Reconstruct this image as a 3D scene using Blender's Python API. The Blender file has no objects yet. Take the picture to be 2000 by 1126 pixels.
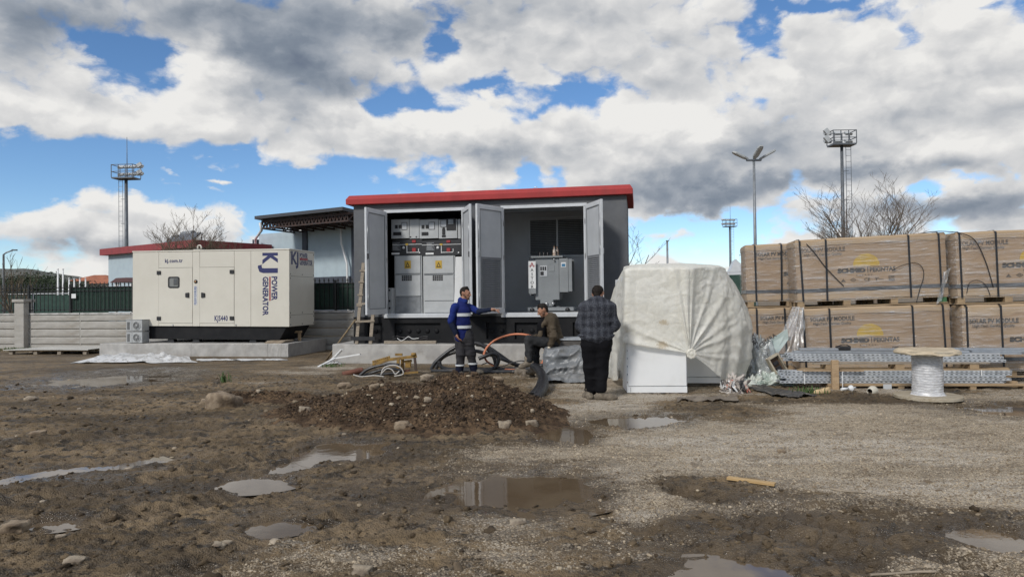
import bpy, bmesh, math, random
import numpy as np
from mathutils import Matrix, Vector

sc = bpy.context.scene
COL = sc.collection
R = math.radians

# ------------------------------------------------------------------ camera
PITCH, ROLL, CAMZ, FPX = R(0.66), -0.012, 1.6, 1340.0
cam_d = bpy.data.cameras.new('camera')
cam = bpy.data.objects.new('camera', cam_d)
COL.objects.link(cam)
cam_d.sensor_width = 36.0
cam_d.lens = 36.0 * FPX / 2000.0
cam_d.clip_start, cam_d.clip_end = 0.1, 9000.0
CM = Matrix.Translation((0, 0, CAMZ)) @ Matrix.Rotation(math.pi / 2 + PITCH, 4, 'X') @ Matrix.Rotation(ROLL, 4, 'Z')
cam.matrix_world = CM
sc.camera = cam
CR = np.array(CM.to_3x3())

# ------------------------------------------------------------------ light, sky, exposure
SUN_AZ, SUN_EL = R(215), R(37)           # azimuth clockwise from +Y: behind the camera, to the left
sun_d = bpy.data.lights.new('sun', 'SUN')
sun_d.energy, sun_d.angle, sun_d.color = 1.5, R(10), (1.0, 0.955, 0.89)
sun = bpy.data.objects.new('sun', sun_d)
COL.objects.link(sun)
sd = Vector((math.sin(SUN_AZ) * math.cos(SUN_EL), math.cos(SUN_AZ) * math.cos(SUN_EL), math.sin(SUN_EL)))
sun.rotation_euler = sd.to_track_quat('Z', 'Y').to_euler()
sc.view_settings.view_transform = 'Standard'
sc.view_settings.look = 'None'
sc.view_settings.gamma = 1.0
sc.view_settings.use_curve_mapping = False
sc.view_settings.exposure = 0.80
try:
    sc.cycles.use_denoising = True
    sc.cycles.max_bounces = 7
    sc.cycles.diffuse_bounces = 5
    sc.cycles.glossy_bounces = 3
    sc.cycles.transparent_max_bounces = 10
    sc.cycles.caustics_reflective = False
    sc.cycles.caustics_refractive = False
except Exception:
    pass


class NT:
    """Short-hand for building a node tree."""
    def __init__(s, tree):
        s.t = tree; s.n = tree.nodes; s.l = tree.links
    def node(s, typ, **kw):
        n = s.n.new(typ)
        for k, v in kw.items():
            setattr(n, k, v)
        return n
    def put(s, sock, v):
        if hasattr(v, 'is_output') or hasattr(v, 'links'):
            s.l.new(v, sock)
        else:
            sock.default_value = v
    def math(s, op, a, b=None, c=None, clamp=False):
        n = s.node('ShaderNodeMath', operation=op, use_clamp=clamp)
        for i, v in enumerate((a, b, c)):
            if v is not None: s.put(n.inputs[i], v)
        return n.outputs[0]
    def vmath(s, op, a, b=None, c=None, out=0):
        n = s.node('ShaderNodeVectorMath', operation=op)
        for i, v in enumerate((a, b, c)):
            if v is not None: s.put(n.inputs[i], v)
        return n.outputs[out]
    def noise(s, vec, scale, detail=4, rough=0.55, dist=0.0, out=0):
        n = s.node('ShaderNodeTexNoise')
        if vec is not None: s.l.new(vec, n.inputs['Vector'])
        n.inputs['Scale'].default_value = scale
        n.inputs['Detail'].default_value = detail
        n.inputs['Roughness'].default_value = rough
        n.inputs['Distortion'].default_value = dist
        return n.outputs[out]
    def ramp(s, fac, a, b, ca=0.0, cb=1.0):
        n = s.node('ShaderNodeMapRange', interpolation_type='SMOOTHSTEP')
        s.put(n.inputs[0], fac)
        for i, v in zip((1, 2, 3, 4), (a, b, ca, cb)): s.put(n.inputs[i], v)
        return n.outputs[0]
    def mix(s, fac, a, b, mode='MIX'):
        n = s.node('ShaderNodeMix', data_type='RGBA', blend_type=mode)
        s.put(n.inputs[0], fac)
        for sock, v in ((n.inputs[6], a), (n.inputs[7], b)):
            if isinstance(v, (tuple, list)): v = tuple(v)[:3] + (1.0,)
            s.put(sock, v)
        return n.outputs[2]


def px_ang(px, py):
    d = CR @ np.array([(px - 1000) / FPX, -(py - 563) / FPX, -1.0])
    d /= np.linalg.norm(d)
    return math.atan2(d[0], d[1]), math.asin(d[2])


# clouds: one density field and one shade field over azimuth / elevation, broken up by fractal noise.
# each entry: picture position, half widths, strength (cloud banks > 0, gaps of blue < 0)
DENS = [
    (230, 98, 52, 28, -.34), (330, 350, 330, 48, -.56), (120, 305, 160, 40, -.5), (80, 372, 260, 30, -.62), (560, 365, 300, 40, -.62), (285, 85, 30, 30, -.2),
    (700, 392, 260, 22, -.45), (890, 66, 30, 44, -.62), (808, 128, 52, 26, -.5), (760, 214, 95, 22, -.62), (900, 218, 90, 14, -.4), (1000, 165, 60, 17, -.5), (1120, 190, 95, 30, -.58), (1090, 232, 70, 20, -.45), (1190, 235, 30, 16, -.3),
    (1490, 62, 55, 40, -.66), (1560, 22, 110, 22, -.55), (1440, 6, 60, 14, -.25), (1640, 18, 60, 14, -.4), (1330, 430, 150, 26, -.66), (1560, 436, 110, 18, -.46), (1390, 482, 150, 26, -.6), (1250, 460, 90, 30, -.4),
    (1870, 362, 70, 11, -.55), (1985, 4, 40, 12, -.45), (130, 492, 160, 10, -.2), (1075, 330, 22, 50, -.24), (1312, 245, 20, 28, -.25), (1375, 265, 16, 30, -.25), (1700, 385, 120, 14, -.2),
    (300, 45, 420, 66, .35), (600, 85, 190, 70, .3), (330, 165, 260, 60, .2), (220, 225, 330, 42, .32), (400, 262, 120, 26, .25), (618, 242, 70, 36, .6), (850, 275, 150, 46, .75), (740, 290, 80, 26, .3), (960, 300, 110, 34, .3),
    (1040, 300, 90, 36, .3), (1250, 300, 130, 66, .55), (1010, 205, 60, 14, .3), (860, 150, 120, 24, .34), (680, 190, 50, 20, .2), (1100, 90, 170, 80, .25), (1500, 230, 420, 120, .42), (1800, 150, 380, 160, .4), (1400, 360, 190, 36, .5),
    (250, 462, 420, 34, .55), (100, 436, 90, 16, .2), (330, 440, 80, 16, .15), (450, 366, 140, 9, .95), (420, 335, 70, 10, .6), (390, 384, 120, 7, .7), (1850, 300, 220, 60, .3), (1900, 410, 170, 36, .4), (1780, 440, 330, 20, .25),
    (1310, 436, 110, 9, .5), (1560, 478, 240, 18, .3), (590, 326, 40, 10, .3), (520, 320, 14, 12, .25), (1330, 508, 160, 9, .4), (340, 505, 200, 20, .3),
]
SHADE = [   # darker undersides (> 0) and sunlit tops (< 0)
    (470, 50, 260, 60, .85), (600, 150, 140, 62, .6), (120, 40, 170, 40, .55), (30, 70, 100, 90, .6), (215, 195, 60, 26, .3), (900, 20, 170, 36, .35), (560, 215, 120, 22, .3), (690, 180, 60, 26, .3),
    (760, 30, 220, 36, .55), (250, 290, 220, 15, .3), (1350, 380, 230, 20, .50), (1480, 385, 130, 22, .42), (1480, 300, 110, 46, .45), (1260, 345, 120, 20, .4), (1920, 408, 150, 34, .6), (1780, 420, 120, 16, .4),
    (1640, 130, 90, 40, .15), (1740, 235, 90, 40, .22), (1330, 110, 220, 50, .2), (1120, 40, 140, 40, .2), (960, 322, 130, 14, .25), (130, 500, 200, 14, .5), (1700, 350, 160, 12, .4), (1290, 180, 160, 40, .2),
    (370, 110, 50, 46, -.5), (640, 222, 56, 22, -.4), (850, 250, 130, 24, -.45), (1265, 245, 66, 28, -.5), (1480, 190, 90, 18, -.25), (1850, 290, 110, 24, -.4), (690, 95, 66, 36, -.25),
    (300, 240, 200, 20, -.2), (250, 415, 320, 18, -.3), (1350, 275, 36, 20, -.35), (1560, 465, 200, 16, -.3), (1850, 378, 110, 10, -.4), (1640, 385, 80, 14, -.3),
]


def make_world():
    w = bpy.data.worlds.new('World'); sc.world = w; w.use_nodes = True
    t = NT(w.node_tree); t.n.clear()
    out = t.node('ShaderNodeOutputWorld')
    sky = t.node('ShaderNodeTexSky', sky_type='NISHITA', sun_disc=False, sun_elevation=SUN_EL, sun_rotation=SUN_AZ,
                 altitude=600.0, air_density=0.85, dust_density=0.0, ozone_density=3.0)
    geo = t.node('ShaderNodeTexCoord')
    dirv = t.vmath('NORMALIZE', geo.outputs['Generated'])
    sp = t.node('ShaderNodeSeparateXYZ'); t.l.new(dirv, sp.inputs[0])
    X, Y, Z = sp.outputs
    az = t.math('ARCTAN2', X, Y); el = t.math('ARCSINE', Z)
    cb = t.node('ShaderNodeCombineXYZ'); t.l.new(az, cb.inputs[0]); t.l.new(el, cb.inputs[1])
    stretched = t.vmath('MULTIPLY', dirv, (1.0, 1.0, 1.55))
    warp = t.noise(stretched, 3.2, 4, .55, out=1)
    wv = t.vmath('MULTIPLY_ADD', t.vmath('SUBTRACT', warp, (.5, .5, .5)), (.20, .11, 0), cb.outputs[0])
    warp2 = t.noise(stretched, 15.0, 5, .6, out=1)
    wv = t.vmath('MULTIPLY_ADD', t.vmath('SUBTRACT', warp2, (.5, .5, .5)), (.075, .05, 0), wv)

    def field(blobs, tops=False):
        acc = None; acc2 = None
        for px, py, rx, ry, a in blobs:
            A, E = px_ang(px, py)
            ca = math.cos(A)
            sx, sy = FPX / rx / (ca * ca) , FPX / ry / ca
            v = t.vmath('MULTIPLY_ADD', wv, (sx, sy, 0), (-A * sx, -E * sy, 0))
            r2 = t.vmath('DOT_PRODUCT', v, v, out=1)
            g = t.math('POWER', 0.42, r2)
            acc = t.math('MULTIPLY', g, a) if acc is None else t.math('MULTIPLY_ADD', g, a, acc)
            if tops and a > 0:          # upper edge of the bank minus its base
                vy = t.vmath('DOT_PRODUCT', v, (0, a, 0), out=1)
                acc2 = t.math('MULTIPLY', g, vy) if acc2 is None else t.math('MULTIPLY_ADD', g, vy, acc2)
        return (acc, acc2) if tops else acc
    def puffs(v):
        n1 = t.noise(v, 7.0, 8, .60, .25)
        vo = t.node('ShaderNodeTexVoronoi', feature='F1'); t.l.new(v, vo.inputs['Vector'])
        vo.inputs['Scale'].default_value = 13.0; vo.inputs['Detail'].default_value = 2.0; vo.inputs['Roughness'].default_value = .55
        return t.math('MULTIPLY_ADD', vo.outputs['Distance'], -.34, t.math('MULTIPLY_ADD', n1, .95, .37))
    jig = t.vmath('MULTIPLY_ADD', t.vmath('SUBTRACT', warp2, (.5, .5, .5)), (.045, .045, .045), stretched)
    billow = puffs(jig)
    billow2 = puffs(t.vmath('ADD', jig, (-.012, -.010, .026)))
    relief = t.math('SUBTRACT', billow, billow2)          # which side of a puff faces the light
    fd, ft = field(DENS, True)
    dens = t.math('ADD', fd, t.math('MULTIPLY_ADD', t.math('SUBTRACT', billow, .5), 2.6, .25))
    alpha = t.ramp(dens, -.05, .46)
    soft = t.ramp(dens, .10, .85)
    shade = t.math('ADD', field(SHADE), t.math('MULTIPLY_ADD', relief, -1.35, t.math('MULTIPLY_ADD', soft, .22, .06)))
    shade = t.math('MULTIPLY_ADD', ft, -.50, shade)
    n3 = t.noise(stretched, 4.0, 6, .55)
    shade = t.math('MULTIPLY', t.math('ADD', shade, t.math('MULTIPLY', t.math('SUBTRACT', n3, .5), .5)), .62)
    cr = t.node('ShaderNodeValToRGB'); t.l.new(shade, cr.inputs[0])
    e = cr.color_ramp
    e.elements[0].position = 0.0; e.elements[0].color = (.485, .48, .468, 1)
    e.elements[1].position = 1.0; e.elements[1].color = (.088, .108, .145, 1)
    for p, c in ((.16, (.40, .40, .40, 1)), (.34, (.31, .318, .33, 1)), (.58, (.19, .21, .24, 1)), (.78, (.125, .148, .182, 1))):
        q = e.elements.new(p); q.color = c
    bg1 = t.node('ShaderNodeBackground'); bg1.inputs[1].default_value = 0.076
    hs = t.node('ShaderNodeHueSaturation'); hs.inputs['Saturation'].default_value = 1.12
    t.l.new(sky.outputs[0], hs.inputs['Color']); t.l.new(hs.outputs[0], bg1.inputs[0])
    bg2 = t.node('ShaderNodeBackground'); t.l.new(cr.outputs[0], bg2.inputs[0]); bg2.inputs[1].default_value = 1.0
    ms = t.node('ShaderNodeMixShader')
    t.l.new(alpha, ms.inputs[0]); t.l.new(bg1.outputs[0], ms.inputs[1]); t.l.new(bg2.outputs[0], ms.inputs[2])
    t.l.new(ms.outputs[0], out.inputs[0])


make_world()


# ------------------------------------------------------------------ placement helpers
def ray(px, py):
    d = CR @ np.array([(px - 1000) / FPX, -(py - 563) / FPX, -1.0])
    return d / d[1]

def at(px, py, y):
    d = ray(px, py) * y
    return Vector((d[0], d[1], d[2] + CAMZ))

def on_ground(px, py, z=0.0):
    d = ray(px, py)
    k = (z - CAMZ) / d[2]
    return Vector((d[0] * k, k, z))

class Frame:
    """A local frame: origin, x along a facade, y into depth, z up."""
    def __init__(s, o, yaw, tilt=0.0):
        s.o = Vector(o); s.yaw = yaw; s.tilt = tilt
        s.rot = Matrix.Rotation(yaw, 4, 'Z') @ Matrix.Rotation(tilt, 4, 'Y')
        s.m = Matrix.Translation(s.o) @ s.rot
    def w(s, u, v, z=0.0):
        return s.m @ Vector((u, v, z))
    def px(s, px, py, v=0.0):
        inv = s.m.inverted()
        c = inv @ Vector((0, 0, CAMZ)); d = inv.to_3x3() @ Vector(ray(px, py))
        k = (v - c.y) / d.y
        p = c + d * k
        return p.x, p.z
    def place(s, o, u=0, v=0, z=0, rz=0.0):
        o.matrix_world = s.m @ Matrix.Translation((u, v, z)) @ Matrix.Rotation(rz, 4, 'Z')
        return o


# ------------------------------------------------------------------ noise in numpy
_rng = np.random.RandomState(7)
_T2 = _rng.rand(256, 256)
_T3 = _rng.rand(64, 64, 64)

def vn2(x, y, seed=0):
    x = np.asarray(x, float) + seed * 17.31; y = np.asarray(y, float) + seed * 9.77
    xi = np.floor(x).astype(int); yi = np.floor(y).astype(int)
    fx = x - xi; fy = y - yi
    fx = fx * fx * fx * (fx * (fx * 6 - 15) + 10); fy = fy * fy * fy * (fy * (fy * 6 - 15) + 10)
    a = _T2[xi & 255, yi & 255]; b = _T2[(xi + 1) & 255, yi & 255]
    c = _T2[xi & 255, (yi + 1) & 255]; d = _T2[(xi + 1) & 255, (yi + 1) & 255]
    return (a + (b - a) * fx) * (1 - fy) + (c + (d - c) * fx) * fy

def fbm2(x, y, oct=4, seed=0, rough=.5):
    s = 0.; a = 1.; n = 0.
    for i in range(oct):
        ca, sa = math.cos(i * 1.1 + .4), math.sin(i * 1.1 + .4)
        s = s + a * vn2((x * ca - y * sa) * 2 ** i, (x * sa + y * ca) * 2 ** i, seed + i * 3); n += a; a *= rough
    return s / n

def vn3(x, y, z, seed=0):
    x = x + seed * 7.3; y = y + seed * 3.1; z = z + seed * 5.7
    xi = np.floor(x).astype(int); yi = np.floor(y).astype(int); zi = np.floor(z).astype(int)
    fx = x - xi; fy = y - yi; fz = z - zi
    fx = fx * fx * (3 - 2 * fx); fy = fy * fy * (3 - 2 * fy); fz = fz * fz * (3 - 2 * fz)
    r = 0
    for dx in (0, 1):
        for dy in (0, 1):
            for dz in (0, 1):
                r = r + _T3[(xi + dx) & 63, (yi + dy) & 63, (zi + dz) & 63] * (fx if dx else 1 - fx) * (fy if dy else 1 - fy) * (fz if dz else 1 - fz)
    return r

def sstep(a, b, x):
    t = np.clip((x - a) / (b - a), 0, 1)
    return t * t * (3 - 2 * t)


# ------------------------------------------------------------------ objects
def link(name, me, mt=None, parent=None):
    o = bpy.data.objects.new(name, me); COL.objects.link(o)
    if mt is not None and me is not None:
        for m_ in (mt if isinstance(mt, (list, tuple)) else [mt]): me.materials.append(m_)
    if parent is not None: o.parent = parent
    return o

def tag(o, label=None, cat=None, group=None, kind=None):
    if label: o['label'] = label
    if cat: o['category'] = cat
    if group: o['group'] = group
    if kind: o['kind'] = kind
    return o

def thing(name, label, cat, loc=(0, 0, 0), rz=0.0, group=None):
    o = bpy.data.objects.new(name, None); COL.objects.link(o)
    o.empty_display_size = .2
    o.location = loc; o.rotation_euler = (0, 0, rz)
    return tag(o, label, cat, group)

def kids(o):
    return [c for c in COL.objects if c.parent is o]

def dup(o, parent=None, label=None):
    ch = list(o.children)
    c = o.copy(); COL.objects.link(c)
    if parent is not None: c.parent = parent
    if label: c['label'] = label
    for k in ch: dup(k, c)
    return c


class MB:
    """Collects shapes; build() links them as one mesh object."""
    def __init__(s):
        s.v = []; s.f = []; s.sm = []
    def add(s, verts, faces, smooth=False, M=None):
        b = len(s.v)
        if M is not None: verts = [M @ Vector(p) for p in verts]
        s.v += [tuple(p) for p in verts]
        s.f += [tuple(i + b for i in f) for f in faces]
        s.sm += [smooth] * len(faces)
        return s
    def box(s, x0, x1, y0, y1, z0, z1, M=None):
        if x0 > x1: x0, x1 = x1, x0
        if y0 > y1: y0, y1 = y1, y0
        if z0 > z1: z0, z1 = z1, z0
        return s.add([(x0, y0, z0), (x1, y0, z0), (x1, y1, z0), (x0, y1, z0), (x0, y0, z1), (x1, y0, z1), (x1, y1, z1), (x0, y1, z1)],
                     [(0, 3, 2, 1), (4, 5, 6, 7), (0, 1, 5, 4), (1, 2, 6, 5), (2, 3, 7, 6), (3, 0, 4, 7)], M=M)
    def bar(s, a, b, w, h=None, up=(0, 0, 1)):
        """A square bar from a to b."""
        h = h or w
        a = Vector(a); b = Vector(b); d = (b - a).normalized(); up = Vector(up)
        if abs(d.dot(up)) > .98: up = Vector((0, 1, 0))
        x = d.cross(up).normalized(); y = x.cross(d).normalized()
        vs = [p + x * (i * w / 2) + y * (j * h / 2) for p in (a, b) for i, j in ((-1, -1), (1, -1), (1, 1), (-1, 1))]
        return s.add(vs, [(0, 1, 2, 3), (7, 6, 5, 4), (0, 4, 5, 1), (1, 5, 6, 2), (2, 6, 7, 3), (3, 7, 4, 0)])
    def tube(s, pts, r, n=8, caps=True, smooth=True):
        pts = [Vector(p) for p in pts]
        rs = r if isinstance(r, (list, tuple)) else [r] * len(pts)
        vs = []; prev = None
        for i, p in enumerate(pts):
            t = (pts[min(i + 1, len(pts) - 1)] - pts[max(i - 1, 0)])
            t = t.normalized() if t.length > 1e-9 else Vector((0, 0, 1))
            if prev is None:
                x = t.orthogonal().normalized()
            else:
                x = prev - t * prev.dot(t)
                x = x.normalized() if x.length > 1e-6 else t.orthogonal().normalized()
            prev = x; y = t.cross(x)
            for k in range(n):
                a = 2 * math.pi * k / n
                vs.append(p + (x * math.cos(a) + y * math.sin(a)) * rs[i])
        fs = [(i * n + k, i * n + (k + 1) % n, (i + 1) * n + (k + 1) % n, (i + 1) * n + k) for i in range(len(pts) - 1) for k in range(n)]
        s.add(vs, fs, smooth)
        if caps:
            b = len(s.v) - len(vs)
            s.f.append(tuple(b + k for k in range(n))[::-1]); s.f.append(tuple(b + (len(pts) - 1) * n + k for k in range(n))); s.sm += [False, False]
        return s
    def lathe(s, prof, n=24, c=(0, 0, 0), smooth=True, M=None):
        vs = [(c[0] + r * math.cos(2 * math.pi * k / n), c[1] + r * math.sin(2 * math.pi * k / n), c[2] + z) for r, z in prof for k in range(n)]
        fs = [(i * n + k, i * n + (k + 1) % n, (i + 1) * n + (k + 1) % n, (i + 1) * n + k) for i in range(len(prof) - 1) for k in range(n)]
        return s.add(vs, fs, smooth, M)
    def prism(s, poly, y0, y1, M=None):
        """Polygon in x,z (counter-clockwise seen from -y) pushed from y0 to y1."""
        n = len(poly)
        vs = [(x, y0, z) for x, z in poly] + [(x, y1, z) for x, z in poly]
        fs = [tuple(range(n)), tuple(range(2 * n - 1, n - 1, -1))] + [(i, i + n, (i + 1) % n + n, (i + 1) % n) for i in range(n)]
        return s.add(vs, fs, M=M)
    def grid(s, P, smooth=True, closed=False):
        """P: array rows x cols x 3."""
        P = np.asarray(P); r, c = P.shape[:2]
        cc = c if closed else c - 1
        fs = [(i * c + j, i * c + (j + 1) % c, (i + 1) * c + (j + 1) % c, (i + 1) * c + j) for i in range(r - 1) for j in range(cc)]
        return s.add(P.reshape(-1, 3).tolist(), fs, smooth)
    def mesh(s, name):
        me = bpy.data.meshes.new(name)
        me.from_pydata(s.v, [], s.f)
        me.polygons.foreach_set('use_smooth', s.sm)
        me.update()
        return me
    def build(s, name, mt, parent=None, bevel=0.0, seg=1, loc=None):
        me = s.mesh(name)
        bm = bmesh.new(); bm.from_mesh(me)
        bmesh.ops.recalc_face_normals(bm, faces=bm.faces)
        if bevel:
            ed = [e for e in bm.edges if len(e.link_faces) == 2 and e.calc_face_angle(0) > .6]
            if ed: bmesh.ops.bevel(bm, geom=ed, offset=bevel, segments=seg, affect='EDGES', profile=.6, clamp_overlap=True)
        bm.to_mesh(me); bm.free()
        o = link(name, me, mt, parent)
        if loc is not None: o.location = loc
        return o


def fast_mesh(name, V, F):
    """Mesh from numpy arrays: V n x 3, F m x k (k = 3 or 4)."""
    me = bpy.data.meshes.new(name)
    n, (m, k) = len(V), F.shape
    me.vertices.add(n); me.vertices.foreach_set('co', np.ascontiguousarray(V, np.float32).ravel())
    me.loops.add(m * k); me.loops.foreach_set('vertex_index', np.ascontiguousarray(F, np.int32).ravel())
    me.polygons.add(m); me.polygons.foreach_set('loop_start', np.arange(0, m * k, k, dtype=np.int32))
    me.update(calc_edges=True); me.validate()
    return me

def smooth(me, on=True):
    me.polygons.foreach_set('use_smooth', [on] * len(me.polygons)); return me


# ------------------------------------------------------------------ materials
def S(r, g, b):
    f = lambda c: (c / 255 / 12.92) if c / 255 <= .04045 else ((c / 255 + .055) / 1.055) ** 2.4
    return (f(r), f(g), f(b))

def mat(name, col, rough=.6, col2=None, scale=6., lo=.4, hi=.65, detail=5, bump=0., bscale=None, metal=0., spec=.5, stretch=(1, 1, 1),
        trans=0., dirt=None, dscale=1.2, rvar=0., coat=0.):
    m = bpy.data.materials.new(name); m.use_nodes = True
    t = NT(m.node_tree); b = t.n['Principled BSDF']
    b.inputs['Roughness'].default_value = rough
    b.inputs['Metallic'].default_value = metal
    b.inputs['Specular IOR Level'].default_value = spec
    if coat: b.inputs['Coat Weight'].default_value = coat
    tc = t.node('ShaderNodeTexCoord').outputs['Object']
    if stretch != (1, 1, 1): tc = t.vmath('MULTIPLY', tc, stretch)
    c = tuple(col) + (1,)
    if col2 is not None:
        n = t.noise(tc, scale, detail, .6)
        c = t.mix(t.ramp(n, lo, hi), col, col2)
    if dirt is not None:
        n = t.noise(tc, dscale, 6, .65)
        c = t.mix(t.ramp(n, .5, .8, 0., .75), c, dirt)
    t.put(b.inputs['Base Color'], c)
    if rvar:
        n = t.noise(tc, scale * .7, 3, .5)
        t.put(b.inputs['Roughness'], t.ramp(n, .3, .7, max(rough - rvar, .02), min(rough + rvar, 1)))
    if bump:
        n = t.noise(tc, bscale or scale * 3, 5, .6)
        bn = t.node('ShaderNodeBump'); bn.inputs['Strength'].default_value = 1.0; bn.inputs['Distance'].default_value = bump
        t.l.new(n, bn.inputs['Height']); t.l.new(bn.outputs[0], b.inputs['Normal'])
    return m


def text(body, M, height, mt, name='lettering', parent=None, bold=0.0, xs=1.0, depth=.001, align='LEFT', space=1.0):
    """Flat lettering; height is the capital height. M puts x along the line, y up, z out of the surface."""
    cu = bpy.data.curves.new(name, 'FONT'); cu.body = body
    cu.size = 1.0; cu.offset = bold; cu.align_x = align; cu.resolution_u = 2; cu.space_character = space
    cu.extrude = 0.0
    tmp = bpy.data.objects.new('tmp', cu); COL.objects.link(tmp)
    bpy.context.view_layer.update()
    me = bpy.data.meshes.new_from_object(tmp.evaluated_get(bpy.context.evaluated_depsgraph_get()))
    bpy.data.objects.remove(tmp); bpy.data.curves.remove(cu)
    k = height / .70
    me.transform(M @ Matrix.Diagonal((k * xs, k, k, 1)))
    me.materials.clear()
    return link(name, me, mt, parent)

def frontM(x, y, z, rot=0.0):
    """On a face looking toward -y, optionally turned in its own plane."""
    return Matrix.Translation((x, y, z)) @ Matrix.Rotation(math.pi / 2, 4, 'X') @ Matrix.Rotation(rot, 4, 'Z')

def sideM(x, y, z):
    """On a face looking toward +x."""
    return Matrix.Translation((x, y, z)) @ Matrix.Rotation(math.pi / 2, 4, 'Z') @ Matrix.Rotation(math.pi / 2, 4, 'X')


# ------------------------------------------------------------------ smooth bodies from distance fields (people, cloth, lumps)
def sdf_mesh(name, prims, res=.01, k=.03, wrinkle=None, sm=True):
    """prims: (a, b, ra, rb[, squash(sx,sy,sz)[, own k]]) rounded cones, blended; surface nets."""
    P = []
    for p in prims:
        a = np.array(p[0], float); b = np.array(p[1], float)
        sq = np.array(p[4] if len(p) > 4 and p[4] else (1, 1, 1), float)
        P.append((a, b, float(p[2]), float(p[3]), sq, p[5] if len(p) > 5 else k))
    lo = np.min([np.minimum(a, b) - max(ra, rb) * sq for a, b, ra, rb, sq, _ in P], axis=0) - 4 * res - k
    hi = np.max([np.maximum(a, b) + max(ra, rb) * sq for a, b, ra, rb, sq, _ in P], axis=0) + 4 * res + k
    n = np.ceil((hi - lo) / res).astype(int) + 1
    ax = [lo[i] + np.arange(n[i]) * res for i in range(3)]
    F = np.full(n, 1.0, np.float32)
    for a, b, ra, rb, sq, kk in P:
        m = max(ra, rb)
        l = np.floor((np.minimum(a, b) - m * sq - kk * 1.2 - 3 * res - lo) / res).astype(int).clip(0)
        h = np.minimum(np.ceil((np.maximum(a, b) + m * sq + kk * 1.2 + 3 * res - lo) / res).astype(int) + 1, n)
        X = (ax[0][l[0]:h[0]] - a[0])[:, None, None] / sq[0]
        Y = (ax[1][l[1]:h[1]] - a[1])[None, :, None] / sq[1]
        Z = (ax[2][l[2]:h[2]] - a[2])[None, None, :] / sq[2]
        d = (b - a) / sq; dd = max(float(d @ d), 1e-9)
        t = np.clip((X * d[0] + Y * d[1] + Z * d[2]) / dd, 0, 1)
        D = np.sqrt((X - t * d[0]) ** 2 + (Y - t * d[1]) ** 2 + (Z - t * d[2]) ** 2) - (ra + (rb - ra) * t)
        D = D * float(sq.min())
        sl = F[l[0]:h[0], l[1]:h[1], l[2]:h[2]]
        hh = np.clip(kk - np.abs(sl - D), 0, None) / kk
        F[l[0]:h[0], l[1]:h[1], l[2]:h[2]] = np.minimum(sl, D) - hh * hh * kk * .25
    if wrinkle is not None:
        band = np.abs(F) < .06
        I = np.argwhere(band)
        W = wrinkle(ax[0][I[:, 0]], ax[1][I[:, 1]], ax[2][I[:, 2]])
        F[I[:, 0], I[:, 1], I[:, 2]] += W
    V, Q = surface_nets(F, lo, res)
    me = fast_mesh(name, V, Q)
    smooth(me, sm)
    return me

def surface_nets(F, lo, res):
    s = F < 0
    c = np.zeros(tuple(np.array(F.shape) - 1), int)
    nx, ny, nz = c.shape
    cr = [(dx, dy, dz) for dx in (0, 1) for dy in (0, 1) for dz in (0, 1)]
    for dx, dy, dz in cr: c += s[dx:dx + nx, dy:dy + ny, dz:dz + nz]
    act = (c > 0) & (c < 8)
    I = np.argwhere(act)
    idx = np.full(c.shape, -1, int); idx[tuple(I.T)] = np.arange(len(I))
    acc = np.zeros((len(I), 3)); cnt = np.zeros(len(I))
    for a in cr:
        for ax_ in range(3):
            if a[ax_]: continue
            b = list(a); b[ax_] = 1
            fa = F[I[:, 0] + a[0], I[:, 1] + a[1], I[:, 2] + a[2]]; fb = F[I[:, 0] + b[0], I[:, 1] + b[1], I[:, 2] + b[2]]
            x = (fa < 0) != (fb < 0)
            t = np.where(x, fa / np.where(x, fa - fb, 1), 0)
            for i in range(3):
                acc[:, i] += np.where(x, a[i] + (t if i == ax_ else 0), 0)
            cnt += x
    V = lo + (I + acc / np.maximum(cnt, 1)[:, None]) * res
    Q = []
    for ax_ in range(3):
        o1, o2 = [(1, 2), (2, 0), (0, 1)][ax_]
        A = s; e = [slice(None)] * 3; g = [slice(None)] * 3
        e[ax_] = slice(0, -1); g[ax_] = slice(1, None)
        x = np.argwhere(A[tuple(e)] != A[tuple(g)])
        ok = (x[:, o1] > 0) & (x[:, o2] > 0) & (x[:, o1] < c.shape[o1]) & (x[:, o2] < c.shape[o2]) & (x[:, ax_] < c.shape[ax_])
        x = x[ok]
        def q(d1, d2):
            y = x.copy(); y[:, o1] -= d1; y[:, o2] -= d2
            return idx[tuple(y.T)]
        quad = np.stack([q(1, 1), q(0, 1), q(0, 0), q(1, 0)], 1)
        flip = ~A[tuple(x.T)]
        quad[flip] = quad[flip][:, ::-1]
        Q.append(quad)
    return V, np.concatenate(Q)


# ================================================================== THE GROUND
def wpx(px, py, rx, ry):
    """Picture ellipse -> ground ellipse (centre x, y, half widths)."""
    c = on_ground(px, py); d = c.y
    return c.x, c.y, rx * d / FPX, ry * d * d / (FPX * CAMZ)

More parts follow.
